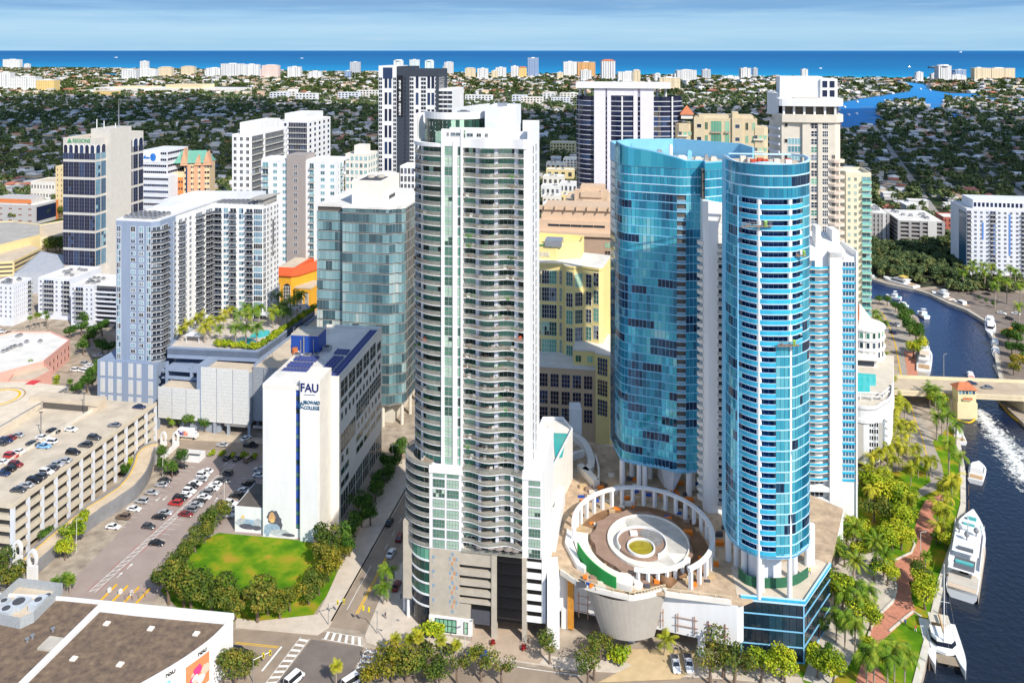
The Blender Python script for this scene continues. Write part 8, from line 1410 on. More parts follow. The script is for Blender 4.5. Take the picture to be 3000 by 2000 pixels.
# ================================================================ cars
CP={n:M(n.replace(' ','_')+'_car_paint',c,rough=.25,metal=.2 if n in('silver','grey','dark grey')else 0,var=0,spec=.6)for n,c in{'white':(.78,.78,.78),'silver':(.45,.46,.48),'grey':(.22,.23,.25),'dark grey':(.07,.075,.085),'black':(.015,.015,.018),'red':(.45,.03,.03),'dark red':(.20,.02,.02),'blue':(.02,.07,.35),'dark blue':(.015,.03,.10),'light blue':(.22,.45,.75),'brown':(.15,.10,.07),'orange':(.7,.2,.02)}.items()}
CGL=M('car_glass',(.015,.02,.025),rough=.08,var=0,spec=.7);TYRE=M('tyre',(.02,.02,.02),rough=.9,var=0);LAMP=M('car_lamp',(.75,.72,.65),rough=.2,var=0);TAIL=M('tail_lamp',(.4,.02,.02),rough=.3,var=0)
def loft(m,secs,mi=0):
 """closed hull through cross sections (each a list of points of equal count)"""
 n=len(secs[0]);o=len(m.v);v=[p for s in secs for p in s];f=[(i*n+j,i*n+(j+1)%n,(i+1)*n+(j+1)%n,(i+1)*n+j)for i in range(len(secs)-1)for j in range(n)]+[tuple(range(n-1,-1,-1)),tuple(range((len(secs)-1)*n,len(secs)*n))];m.add(v,f,mi)
def csec(x,w_,z0,z1,c=.12):h=w_/2;return[(x,-h,z0+c),(x,-h*.9,z0),(x,h*.9,z0),(x,h,z0+c),(x,h,z1-c),(x,h*.86,z1),(x,-h*.86,z1),(x,-h,z1-c)]
CARM={}
def car_meshes(kind):
 if kind in CARM:return CARM[kind]
 L_,w_,hb,hr,c0,c1,r0,r1={'sedan':(4.7,1.82,.92,1.42,-1.65,1.05,-1.05,.25),'suv':(4.7,1.9,1.05,1.72,-2.15,1.05,-1.85,.35),'hatch':(4.2,1.78,.95,1.5,-1.9,1.0,-1.5,.2),'pickup':(5.6,1.95,1.1,1.8,-.35,1.45,-.2,.85),'van':(5.4,2.0,1.2,2.3,-2.6,1.7,-2.5,1.3)}[kind]
 b=MB();h=L_/2;loft(b,[csec(-h,w_*.88,.35,hb*.86),csec(-h+.25,w_,.25,hb),csec(-.2,w_,.22,hb+.03),csec(h-1.3,w_,.22,hb),csec(h-.3,w_*.96,.25,hb*.84),csec(h,w_*.82,.35,hb*.68)])
 if kind=='pickup':b.box(-h+.15,c0-.15,-w_/2+.12,w_/2-.12,hb-.02,hb+.02,1)
 g=MB();wl,wr=w_*.46,w_*.38;g.add([(c0,-wl,hb-.04),(c1,-wl,hb-.04),(c1,wl,hb-.04),(c0,wl,hb-.04),(r0,-wr,hr-.05),(r1,-wr,hr-.05),(r1,wr,hr-.05),(r0,wr,hr-.05)],[(0,1,5,4),(1,2,6,5),(2,3,7,6),(3,0,4,7),(4,5,6,7)])
 r=MB();r.box(r0-.03,r1+.03,-wr-.02,wr+.02,hr-.06,hr);
 for sx0,sx1 in((c0,r0),(c1,r1)):
  for s in(-1,1):r.tube((sx0,s*wl,hb-.03),(sx1,s*wr,hr-.04),.05,n=4)
 t=MB();a=[2*PI*i/12 for i in range(12)];rr=.34;t.add([(rr*math.cos(q),-.11,rr*math.sin(q))for q in a]+[(rr*math.cos(q),.11,rr*math.sin(q))for q in a],[(i,(i+1)%12,12+(i+1)%12,12+i)for i in range(12)]+[tuple(range(12)),tuple(range(12,24))])
 q=MB();q.add([(.2*math.cos(k),y,.2*math.sin(k))for y in(-.125,.125)for k in a],[tuple(range(12)),tuple(range(12,24))]+[(i,(i+1)%12,12+(i+1)%12,12+i)for i in range(12)])
 l=MB();l.box(-.06,.03,-.2,.2,-.08,.08)
 CARM[kind]=dict(b=b,g=g.mesh('cabin_glass',CGL),r=r,t=t.mesh('wheel',TYRE),q=q.mesh('rim',METAL),l=l.mesh('headlight',LAMP),tl=l.mesh('tail_lamp',TAIL),geo=(L_,w_,hb),paint={});return CARM[kind]
def car(kind,col,pos,ang,label,group):
 cm=car_meshes(kind);L_,w_,hb=cm['geo']
 if col not in cm['paint']:cm['paint'][col]=(cm['b'].mesh('body',[CP[col],DGREY]),cm['r'].mesh('car_roof',CP[col]))
 nm={'sedan':'sedan_car','suv':'suv_car','hatch':'hatchback_car','pickup':'pickup_truck','van':'delivery_van'}[kind];e=empty(nm,pos,ang,label,{'pickup':'pickup truck','van':'van'}.get(kind,'car'),group)
 link('body',cm['paint'][col][0],e);link('car_roof',cm['paint'][col][1],e);link('cabin_glass',cm['g'],e)
 for sx in(-1,1):
  for sy in(-1,1):o=link('wheel',cm['t'],e);o.location=(sx*L_*.31,sy*(w_/2-.1),.34);link('rim',cm['q'],o)
 for sy in(-1,1):o=link('headlight',cm['l'],e);o.location=(L_/2-.1,sy*w_*.33,hb*.6);o=link('tail_lamp',cm['tl'],e);o.location=(-L_/2+.06,sy*w_*.36,hb*.72)
 return e
ORD=['nearest','second','third','fourth','fifth','sixth','seventh','eighth','ninth','tenth','eleventh','twelfth','thirteenth']
KW={'sedan':'sedan','suv':'SUV','hatch':'hatchback','pickup':'pickup truck','van':'van'}
def row(cars,where,group,x0,y0,z=0,k=2.94,ang=None,flip=0):
 cars=sorted(cars,key=lambda c:-c[1]);cnt={}
 for c in cars:cnt[(c[2],c[3])]=cnt.get((c[2],c[3]),0)+1
 for i,(cx,cy,kind,col)in enumerate(cars):
  lab=f'{col} {KW[kind]} {where}, {ORD[i] if i < len(ORD) else "last"} from the near end' if len(cars)>1 else f'{col} {KW[kind]} {where}'
  p=G(x0+cx/k,y0+cy/k,z);p.z=z+(.05 if z==0 else .0)
  car(kind,col,p,(ang if ang is not None else-TH)+(PI if(i+flip)%2 else 0)+random.uniform(-.04,.04),lab,group)
GC='cars in the open car park'
row([(1560,940,'sedan','black'),(1480,997,'suv','black'),(1420,1062,'sedan','dark grey'),(1390,1100,'sedan','silver'),(1310,1168,'sedan','silver'),(1220,1240,'suv','silver'),(1155,1308,'sedan','white'),(1060,1378,'suv','brown'),(975,1462,'sedan','white')],'in the loose row near the ramp wall',GC,0,1050)
row([(1780,982,'sedan','white'),(1747,1018,'suv','white'),(1735,1052,'sedan','silver'),(1683,1088,'sedan','white'),(1648,1115,'sedan','black'),(1630,1155,'suv','white'),(1592,1190,'sedan','white'),(1550,1218,'suv','black'),(1510,1260,'suv','red'),(1425,1340,'sedan','silver'),(1370,1378,'sedan','black'),(1280,1460,'hatch','dark grey')],'in the row left of the hatched strip',GC,0,1050)
row([(1950,1000,'suv','dark grey'),(1910,1062,'sedan','dark grey'),(1855,1096,'sedan','white'),(1830,1132,'sedan','white'),(1778,1168,'suv','grey'),(1760,1206,'sedan','white'),(1710,1246,'sedan','black'),(1690,1272,'sedan','silver'),(1640,1315,'suv','grey'),(1600,1355,'sedan','dark red')],'in the row right of the hatched strip',GC,0,1050)
row([(2240,965,'sedan','silver'),(2236,1018,'sedan','white'),(2140,1090,'suv','black'),(2105,1150,'sedan','white'),(2035,1195,'suv','black'),(1985,1262,'suv','white'),(1972,1312,'sedan','silver'),(1960,1360,'suv','white')],'along the annex of the campus building',GC,0,1050)
row([(1965,862,'sedan','black'),(2050,870,'sedan','black'),(2145,880,'suv','brown')],'nosed into the far edge below the bushes',GC,0,1050,ang=PI/2-TH-.2)
row([(1915,755,'sedan','silver'),(2160,760,'pickup','black')],'beyond the far clipped bushes','cars on the far street',0,1050);row([(2120,698,'sedan','white')],'leaving the grey garage entrance',None,0,1050,ang=PI/2-.5)
row([(1350,378,'sedan','black')],'alone beside the hatched strip, nearest in the car park',None,0,1467)
GR='cars on the garage roof';zr=GARAGE_Z
row([(1200,428,'sedan','dark blue'),(985,585,'sedan','grey'),(812,695,'suv','dark grey'),(735,757,'suv','dark grey'),(630,822,'suv','black'),(555,892,'sedan','silver'),(492,922,'sedan','silver'),(442,958,'sedan','dark grey'),(400,992,'suv','white'),(338,1032,'suv','dark grey'),(292,1066,'suv','black'),(225,1104,'sedan','silver'),(160,1144,'sedan','dark grey')],'along the roof parapet of the garage',GR,0,1050,zr)
row([(612,622,'sedan','white'),(435,730,'suv','white'),(380,768,'sedan','light blue')],'in the middle of the garage roof',GR,0,1050,zr)
row([(135,927,'suv','dark red'),(75,965,'suv','black'),(25,1003,'sedan','dark blue'),(18,905,'sedan','white')],'at the left border of the garage roof',GR,0,1050,zr)
row([(460,636,'sedan','black'),(368,692,'sedan','white'),(285,745,'sedan','dark grey'),(158,815,'sedan','white'),(95,852,'suv','red'),(150,672,'sedan','silver'),(82,695,'sedan','dark red'),(48,722,'suv','dark blue'),(8,742,'sedan','dark grey')],'on the sunken lane of the garage roof',GR,0,1050,zr-0)
row([(655,1432,'suv','white'),(700,1434,'suv','white'),(740,1442,'suv','white'),(840,1306,'sedan','white'),(765,1395,'sedan','white'),(735,1378,'suv','silver')],'in the small car park by the pink building','cars by the pink building',0,600)
row([(85,1120,'suv','black'),(10,1100,'pickup','white')],'on the street before the white apartments','cars by the white apartments',0,600)
row([(1150,195,'sedan','black')],'in the shaded street, far lane',None,750,1467,ang=PI/2-TH);row([(1240,325,'suv','dark red')],'at the kerb against the white tower',None,750,1467,ang=PI/2-TH);row([(1165,462,'sedan','white')],'driving away in the shaded street',None,750,1467,ang=PI/2-TH);row([(1210,745,'sedan','dark red')],'in the shadow by the grey pylon',None,750,1467,ang=PI/2-TH)
row([(1440,1262,'suv','brown')],'parked before the clipped green bushes',None,750,1467);row([(1648,1290,'sedan','black')],'parked before the white shop front',None,750,1467);row([(1900,1325,'pickup','blue')],'parked before the garage driveway',None,750,1467)
row([(2055,1320,'suv','black')],'half hidden behind the museum wall',None,0,1467);row([(1410,1425,'pickup','white')],'parked under the podium, left of two',None,1500,1467,ang=-PI/2-.05);row([(1522,1420,'pickup','white')],'parked under the podium, right of two',None,1500,1467,ang=-PI/2-.05)
row([(330,1560,'van','white')],'at the bottom edge on the junction',None,750,1467,ang=PI/3);row([(830,1580,'van','white')],'at the bottom edge by the right crossing',None,750,1467,ang=PI/4)
row([(1255,1040,'suv','white')],'on the upstream riverside road',None,2200,600,ang=PI/2);row([(1225,1106,'sedan','dark blue')],'on the upstream riverside road',None,2200,600,ang=PI/2);row([(1160,1096,'sedan','silver')],'on the upstream riverside road',None,2200,600,ang=.1)
row([(2160,940,'sedan','white'),(2280,945,'sedan','white'),(2230,990,'suv','black'),(2300,1040,'sedan','dark blue'),(2030,775,'sedan','black')],'on the brown paving by the hotel','cars by the hotel',2200,600,ang=2.4)
# white box truck with lettering
e=empty('box_truck',G(548,1282),-TH,'white delivery box truck with large lettering, by the far ramp portals','truck');m=MB();m.box(-3.6,2.6,-1.2,1.2,.9,3.5);m.build('cargo_box',WHITE,e);m=MB();loft(m,[csec(2.7,2.2,.5,2.6),csec(3.6,2.2,.5,2.5),csec(4.4,2.1,.5,1.6)]);m.build('cab',WHITE,e);m=MB();m.box(3.4,3.95,-1.05,1.05,1.6,2.3);m.build('cab_glass',CGL,e)
for sx in(-2.4,3.4):
 for sy in(-1,1):m=MB();m.tube((sx,sy*1.15,.5),(sx,sy*.8,.5),.5,n=12);m.build('wheel',TYRE,e)
text('Fed',2.2,(-1.9,-1.3,2.25),0,M('purple_letters',(.06,.02,.20),var=0),e,width=2.2);text('Ex',2.2,(.2,-1.3,2.25),0,M('orange_letters',(.80,.14,.01),var=0),e,width=1.7)
m=MB();p=G(565,1345);e=empty('bin_enclosure',p,-TH,'white walled bin enclosure at the far corner of the car park','enclosure');m.ribbon([(-3.6,-2),(3.6,-2),(3.6,2.4),(-3.6,2.4)],0,2.3,.3,closed=True);m.build('wall',WHITE,e);m=MB();m.box(-2.5,2.5,-1,1.5,.05,1.3);m.build('bin',DGREY,e)
# ================================================================ bridge
BZ=6.0;f0,f1,b0,b1=G(2618,1148,BZ),G(3080,1170,BZ),G(2600,1103,BZ),G(3080,1122,BZ)
e=empty('road_bridge',((f0.x+f1.x)/2,f0.y,0),0,'cream concrete road bridge over the river','bridge');o_=e.location
def br_(p):return(p.x-o_.x,p.y-o_.y)
CB=M('bridge_concrete',(.66,.56,.38),var=.09,streak=True);m=MB();m.prism([br_(f0),br_(f1),br_(b1),br_(b0)],BZ-1.3,BZ);m.build('deck',CB,e);m=MB();m.prism([br_(f0.lerp(b0,.1)),br_(f1.lerp(b1,.1)),br_(f1.lerp(b1,.92)),br_(f0.lerp(b0,.92))],BZ+.004,BZ+.02);m.build('roadway',M('tan_roadway',(.50,.42,.31),var=.15,scale=.2),e)
for a,c,k in((f0,f1,.03),(b0,b1,-.03)):m=MB();m.ribbon([br_(a),br_(c)],BZ-.2,BZ+1.0,.35 if k>0 else-.35);m.build('parapet',CB,e)
for i in range(10):p=f0.lerp(b0,.15+.08*i);q=f1.lerp(b1,.15+.08*i);a,c=p.lerp(q,.52),p.lerp(q,.80);m=MB();m.ribbon([br_(a),br_(c)],BZ+.02,BZ+.06,.12);m.build('steel_grating_seam',RUST,e)
for t_,w_ in((.385,4.5),(.86,4)):
 p=f0.lerp(f1,t_);q=br_(p);m=MB();m.box(q[0]-w_/2,q[0]+w_/2,q[1]-2,q[1]+16,-3,BZ-1.3);m.build('pier',CB,e)
p=f0.lerp(f1,.43);q=br_(p);e2=empty('bridge_house',(p.x,p.y-2.5,0),R(-3),'yellow bridge tender house with red tiled hip roof','bridge house');m=MB();m.box(-4,4,-3,3,-3,5);m.build('base',M('pale_yellow_paint',(.72,.62,.36),var=.06),e2);m=MB();m.box(-3.6,3.6,-2.6,2.6,5,10.4);m.build('wall',MATS['pale_yellow_paint'],e2);m=MB();m.gable(-3.6,3.6,-2.6,2.6,10.4,12.6,hip=2.4,over=.7);m.build('roof',TERRA,e2)
for k in range(5):m=MB();x=-2.7+1.35*k;m.box(x-.5,x+.5,-2.68,-2.55,8.6,9.9);m.build('window',G_BLUEW,e2)
m=MB();m.box(-1.8,1.8,-3.4,-2.6,6.2,6.5);m.box(-1.8,1.8,-3.45,-3.35,6.5,7.4,1);m.build('balcony',[CB,TERRA],e2)
row([(1900,222,'sedan','dark blue')],'on the bridge behind the bridge house',None,2200,1050,BZ,ang=0);row([(2035,258,'sedan','grey')],'on the bridge right of the bridge house',None,2200,1050,BZ,ang=PI)
for pts_,lab in((((2770,1215),(2800,1228),(2835,1238),(2852,1232),(2858,1222)),'yellow floating boom curving out from the bridge house'),(((2922,1172),(2945,1200),(2965,1220),(2985,1235),(3010,1250)),'yellow floating boom along the right bank below the bridge')):
 c_=smooth_line([(p.x,p.y)for p in W(pts_,-1.4)],4);m=MB();[m.tube((*a,-1.35),(*b_,-1.35),.35,n=6)for a,b_ in zip(c_,c_[1:])];tag(m.build('floating_boom',LINEY),lab,'boom','yellow booms in the river')
# ================================================================ boats
def hull_secs(L_,w_,h,n=12,bow=.62,stern=.9):
 S=[]
 for i in range(n+1):
  t=i/n;x=-L_/2+L_*t;k=stern+(1-stern)*min(1,t/.35)if t<.35 else(1 if t<bow else max(.03,1-((t-bow)/(1-bow))**2.2));hw=w_/2*k;zz=h*(1+.35*max(0,t-.5)**1.5*2);d=.75-.3*max(0,t-.6)
  S.append([(x,-hw,zz),(x,-hw*.92,zz*.4),(x,-hw*d*.8,-.5),(x,hw*d*.8,-.5),(x,hw*.92,zz*.4),(x,hw,zz)])
 return S
BW=M('gelcoat_white',(.80,.80,.79),rough=.25,var=.03,spec=.5);BGL=M('boat_glass',(.01,.012,.02),rough=.08,var=0);TEAK=M('teak_deck',(.45,.30,.17),var=.15,scale=3);CUSH=M('turquoise_cushion',(.10,.42,.42),var=.05);TANH=M('tan_hull_side',(.62,.50,.38),rough=.3,var=.04);CANV=M('blue_canvas',(.03,.10,.35),var=.05)
def shapeP(L_,w_,x0,x1,k0=.9,k1=.5,n=5):return[(x0,-w_/2*k0),(x1-(x1-x0)*.3,-w_/2*k0),(x1,-w_/2*k1),(x1,w_/2*k1),(x1-(x1-x0)*.3,w_/2*k0),(x0,w_/2*k0)]
def boat(bow,stern,w_,label,name='motor_boat',cat='boat',h=1.5,cabin=1,fly=False,group='boats on the river',hullm=None,canvas=None,z=-1.5):
 a,b_=G(*bow,z),G(*stern,z);d=a-b_;L_=math.hypot(d.x,d.y);e=empty(name,((a.x+b_.x)/2,(a.y+b_.y)/2,z),math.atan2(d.y,d.x),label,cat,group)
 m=MB();loft(m,hull_secs(L_,w_,h));m.build('hull',hullm or BW,e);m=MB();m.prism(shapeP(L_,w_*.8,-L_*.46,L_*.36,1,.35),h-.1,h+.06);m.build('deck',BW if h>1.6 else CONC2,e)
 if cabin:
  hc=1.9 if L_>9 else 1.1;m=MB();m.taper(shapeP(L_,w_,-L_*.22,L_*.24,.78,.45),h,shapeP(L_,w_,-L_*.20,L_*.14,.70,.55),h+hc);m.build('cabin',BW,e);m=MB();m.taper(shapeP(L_,w_,-L_*.18,L_*.225,.80,.46),h+hc*.35,shapeP(L_,w_,-L_*.17,L_*.18,.75,.53),h+hc*.72);m.build('cabin_window',BGL,e)
  if fly:m=MB();m.prism(shapeP(L_,w_,-L_*.26,L_*.08,.72,.5),h+hc+.02,h+hc+.5);m.build('flybridge',BW,e);m=MB();m.box(-L_*.2,-L_*.02,-w_*.3,w_*.3,h+hc+1.9,h+hc+2.0);[m.tube((sx*L_,sy*w_*.27,h+hc+.4),(sx*L_,sy*w_*.27,h+hc+1.9),.06,n=4)for sx in(-.19,-.04)for sy in(-1,1)];m.build('hardtop',canvas or BW,e)
 m=MB();m.box(-L_*.44,-L_*.26,-w_*.36,w_*.36,h-.02,h+.1);m.build('cockpit_floor',TEAK if L_>9 else(canvas or CUSH),e);return e,L_
# superyacht
e,L_=boat((2851,1523),(2818,1758),8.6,'large white motor yacht with radar domes, moored along the quay','motor_yacht','yacht',2.9,cabin=0)
def tier(z0,z1,x0,x1,kw,name,mt,k1=.45,sl=.05):m=MB();m.taper(shapeP(L_,8.6,x0*L_,x1*L_,kw,k1),z0,shapeP(L_,8.6,(x0+sl*.3)*L_,(x1-sl)*L_,kw*.95,k1),z1);return m.build(name,mt,e)
tier(2.9,5.0,-.32,.26,.86,'main_saloon',BW);tier(3.6,4.4,-.27,.255,.885,'saloon_window',BGL,.46);m=MB();m.box(-.325*L_,-.32*L_,-1.1,1.1,3.1,4.6);m.build('aft_door',BGL,e);tier(5.0,5.2,-.38,.27,.93,'upper_deck',BW,.5,.01);tier(5.2,7.2,-.20,.17,.74,'bridge_deck',BW);tier(5.8,6.8,-.19,.165,.755,'bridge_window',BGL,.46);tier(7.2,7.4,-.26,.17,.80,'sun_deck',BW,.5,.01)
m=MB();m.prism(shapeP(L_,8.6,-.46*L_,-.33*L_,.86,.86),2.8,3.09);m.build('aft_deck',M('grey_teak',(.52,.48,.42),var=.1),e)
for(x,y,r_)in((-.02,-2.2,.75),(-.03,2.2,.85),(-.10,0,.75)):m=MB();m.cyl(x*L_,y,.2,7.4,8.6,n=6);m.cyl(x*L_,y,r_*.8,8.6,9.2,r_,10);m.cyl(x*L_,y,r_,9.2,10.0,r_*.3,10);m.build('radar_dome',M('dome_grey',(.20,.21,.23),rough=.4,var=0),e)
m=MB();m.tube((.02*L_,0,7.4),(0,0,12),.3,.12,6);m.box(-.4,.4,-1.8,1.8,10.4,10.6);m.build('mast',BW,e)
for(x,y,w1,w2)in((.30,0,3.6,2.4),(.25,-2.0,2.4,1.6),(.25,2.0,2.4,1.6),(.35,0,1.4,2.6),(-.16,0,1.6,3.4),(.10,0,1.2,3),(-.30,0,1.2,4.5)):z_=3.6 if x>.2 else 7.45 if x>0 else 5.25;m=MB();m.box(x*L_-w1/2,x*L_+w1/2,y-w2/2,y+w2/2,z_,z_+.45);m.build('sun_pad',CUSH,e)
m=MB();m.ribbon([(-.34*L_,-3.9),(.2*L_,-3.9)],5.2,6.1,.08);m.ribbon([(-.34*L_,3.9),(.2*L_,3.9)],5.2,6.1,.08);m.build('side_railing',BW,e);m=MB();m.prism([(-.5*L_,-3.6),(-.455*L_,-3.6),(-.455*L_,3.6),(-.5*L_,3.6)],2.2,2.97);m.prism([(-.3*L_,-4.1),(.05*L_,-4.15),(.05*L_,-3.75),(-.3*L_,-3.7)],2.97,3.02);m.prism([(-.3*L_,4.1),(.05*L_,4.15),(.05*L_,3.75),(-.3*L_,3.7)],2.97,3.02);m.build('side_deck',TANH,e);m=MB();m.box(-.37*L_,-.24*L_,-2.6,2.6,5.21,5.26);m.box(-.24*L_,-.21*L_,-2.0,2.0,7.42,7.9);m.build('deck_mat',M('dark_deck_mat',(.12,.13,.15),var=.1),e);m=MB();m.ribbon([(-.49*L_,-3.9),(.1*L_,-4.36)],.2,2.2,-.06);m.build('tan_side',TANH,e)
# sailing catamaran
a,b_=G(2765,1975,-1.5),G(2762,1840,-1.5);L_=(a-b_).length;e=empty('sailing_catamaran',((a.x+b_.x)/2,(a.y+b_.y)/2,-1.5),math.atan2(a.y-b_.y,a.x-b_.x)+.16,'white sailing catamaran with a tall mast, moored nearest the camera','catamaran','boats on the river')
for s in(-1,1):m=MB();S=hull_secs(L_,2.3,1.6,bow=.55);loft(m,[[(x,y+s*3.3,z)for x,y,z in q]for q in S]);m.build('hull',BW,e)
m=MB();m.prism([(-.46*L_,-3.2),(.14*L_,-3.2),(.2*L_,0),(.14*L_,3.2),(-.46*L_,3.2)],1.2,1.9);m.build('bridgedeck',BW,e);m=MB();m.taper(shapeP(L_,6.4,-.25*L_,.12*L_,.9,.55),1.9,shapeP(L_,6.4,-.23*L_,.04*L_,.8,.5),3.4);m.build('cabin',BW,e);m=MB();m.taper(shapeP(L_,6.4,-.2*L_,.115*L_,.915,.56),2.3,shapeP(L_,6.4,-.2*L_,.08*L_,.87,.54),2.9);m.build('cabin_window',BGL,e)
m=MB();m.box(.2*L_,.38*L_,-2.4,2.4,1.3,1.36);m.build('trampoline',M('net_brown',(.30,.24,.17),var=.2,scale=4),e);m=MB();m.box(-.42*L_,-.22*L_,-2.4,2.4,4.3,4.45);[m.tube((x*L_,y,1.9),(x*L_,y,4.3),.07,n=4)for x in(-.41,-.23)for y in(-2.2,2.2)];m.build('hardtop',M('beige_canvas',(.60,.55,.46),var=.05),e);m=MB();m.box(-.38*L_,-.26*L_,-1.6,1.6,1.9,2.6);m.build('cockpit_seat',TEAK,e)
m=MB();m.tube((.06*L_,0,3),(.06*L_,0,22.5),.17,.10,6);m.tube((.06*L_,0,4.6),(-.36*L_,0,5.0),.14,n=6);m.tube((.06*L_,-1.2,13),(.06*L_,1.2,13),.06,n=4);m.build('mast',BW,e);m=MB();[m.tube((.06*L_,0,22),q,.03,n=3)for q in((.46*L_,0,1.8),(-.2*L_,-3.6,1.8),(-.2*L_,3.6,1.8))];m.build('rigging',METAL,e);m=MB();m.tube((.04*L_,0,4.9),(-.34*L_,0,5.3),.28,n=6);m.build('furled_sail',M('tan_sail_cover',(.55,.36,.20),var=.1),e)
boat((2868,1365),(2858,1418),5.4,'white power catamaran with blue cushions, moored midway along the quay',h=1.6,fly=False,canvas=CANV);boat((2795,1258),(2817,1303),4.2,'white boat with an orange-red cover at the upper quay',h=1.3,canvas=M('red_cover',(.65,.10,.04),var=.1))
boat((2712,1030),(2706,1100),6.6,'big white flybridge cruiser moored just above the bridge',h=2.4,fly=True,canvas=M('beige_top',(.66,.56,.44),var=.05));boat((2712,1018),(2706,1045),4.4,'white boat tucked ahead of the big flybridge cruiser',h=1.6,fly=True)
boat((2840,1094),(2847,1112),2.9,'small white runabout with red seats passing under the bridge',h=1.0,canvas=M('red_seat',(.6,.08,.05),var=0))
boat((2903,992),(2900,940),5.2,'white cruiser moored at the far quay by the orange tent',h=2.0,fly=True);boat((2913,1000),(2918,1025),3.8,'white bowrider at the far dock, upper one',h=1.3);boat((2914,1024),(2922,1052),3.8,'white bowrider with navy cover at the far dock, lower one',h=1.3,canvas=CANV)
boat((2588,822),(2686,850),7.5,'long white river cruiser with yellow awnings on the far bank','motor_yacht','yacht',2.6,fly=True,canvas=M('yellow_awning',(.75,.50,.08),var=.05));boat((2730,862),(2790,886),5,'white cruiser with grey deck by the far lawn',h=1.8,fly=True);boat((2795,888),(2840,905),4,'white motor boat astern of the cruiser on the far bank',h=1.5)
boat((2595,872),(2640,880),4.6,'white cruiser behind the trees on the near upstream bank, left',h=1.8,fly=True);boat((2635,892),(2656,902),3.6,'white covered boat behind the upstream trees',h=1.4);boat((2690,920),(2716,935),4.2,'white boats stern peeking out beside the dark quay trees',h=1.7,fly=True);boat((2545,815),(2566,820),4,'white boat bow at the edge of the aqua balcony tower',h=1.6)
for(px,py,lab,n_)in((2507,300,'white boat with a wake on the far bay',1),(2505,335,'round white boat in the near bay',1),(2482,338,'yellow boat in the near bay',1),(2692,262,'white boat in the narrow of the far bay',1),(2720,265,'second white boat in the narrow of the far bay',1),(2470,315,'small boat by the left shore of the bay',1)):boat((px,py),(px+7,py+.6),6,lab,h=3,group='boats on the far bay',z=-1.8)
for(px,py,lab)in((1493,182,'dark ship on the sea behind the glass drum'),(2660,198,'small ship on the sea off the right inlet'),(2720,200,'long dark barge on the sea off the right inlet'),(2400,202,'speedboat with wake on the turquoise sea'),(336,170,'tiny sailing boat on the sea at the left'),(880,172,'tiny boat on the sea left of the black skyscraper'),(2810,155,'small ship on the horizon at the right')):
 a,b_=G(px,py,-2),G(px+(42 if 'barge' in lab else 10),py+.1,-2);boat((px+(42 if 'barge' in lab else 8),py),(px,py),max(12,(b_-a).length*.22),lab,'ship','ship',max(8,(b_-a).length*.12),group='vessels on the sea',hullm=DGREY if 'dark' in lab else None,z=-2.3)
# floating dock, quay posts
d0,d1=G(2922,1065),G(2946,1112);m=MB();d=(d1-d0).normalized();n_=Vector((d.y,-d.x,0))*1.9;m.prism([tuple((d0-n_).xy),tuple((d0+n_).xy),tuple((d1+n_).xy),tuple((d1-n_).xy)],-1.5,-.7);tag(m.build('floating_dock',CONC2),'grey floating dock on the right bank above the bridge','dock')
for i in range(16):
 t=i/15*(len(quay)-2);p=quay[int(t)].lerp(quay[int(t)+1],t%1);m=MB();m.tube((p.x+.9,p.y,-2.5),(p.x+.9,p.y,1.9),.18,n=6);o=m.build('mooring_post',BARK);tag(o,'brown mooring post along the quay of the brick walk','post','mooring posts along the quay')
# ================================================================ people and street furniture
def person(p,rz,shirt,trousers,label,stride=.25):
 me=D.meshes.new('person');J=[(0,0,.95),(0,0,1.2),(0,0,1.42),(0,0,1.5),(0,.02,1.63),(-.1,0,.92),(-.11,stride,.5),(-.11,stride*.9,.06),(.1,0,.92),(.11,-stride*.6,.5),(.11,-stride,.08),(-.2,0,1.4),(-.25,-.1,1.15),(-.24,.04,.92),(.2,0,1.4),(.25,.1,1.15),(.24,.2,.94)];E=[(0,1),(1,2),(2,3),(3,4),(0,5),(5,6),(6,7),(0,8),(8,9),(9,10),(2,11),(11,12),(12,13),(2,14),(14,15),(15,16)];RR=[.15,.15,.16,.06,.11,.10,.075,.055,.10,.075,.055,.08,.05,.04,.08,.05,.04]
 me.from_pydata(J,E,[]);o=link('person',me);sk=o.modifiers.new('skin','SKIN')
 for v,r_ in zip(me.skin_vertices[0].data,RR):v.radius=(r_,r_)
 me.skin_vertices[0].data[0].use_root=True;o.modifiers.new('sub','SUBSURF').levels=1;bpy.context.view_layer.update();bm=D.meshes.new_from_object(o.evaluated_get(bpy.context.evaluated_depsgraph_get()));o.modifiers.clear();o.data=bm;bm.materials.clear()
 for mt in(M('skin_tone',(.42,.26,.18),var=0),M(shirt[0],shirt[1],var=0),M(trousers[0],trousers[1],var=0)):bm.materials.append(mt)
 for f in bm.polygons:z=f.center.z;f.material_index=0 if z>1.5 else 1 if z>.95 else 2 if z>.1 else 2
 o.location=p;o.rotation_euler=(0,0,rz);tag(o,label,'person');hb=MB();hb.cyl(0,.0,.12,1.62,1.76,.07,8);hb.build('hair',M('dark_hair',(.03,.02,.015),var=0),o);return o
DS=('dark_shirt',(.08,.06,.07));WS=('white_shirt',(.72,.72,.70));BT=('dark_trousers',(.04,.04,.06));VS=('lime_shirt',(.45,.70,.03))
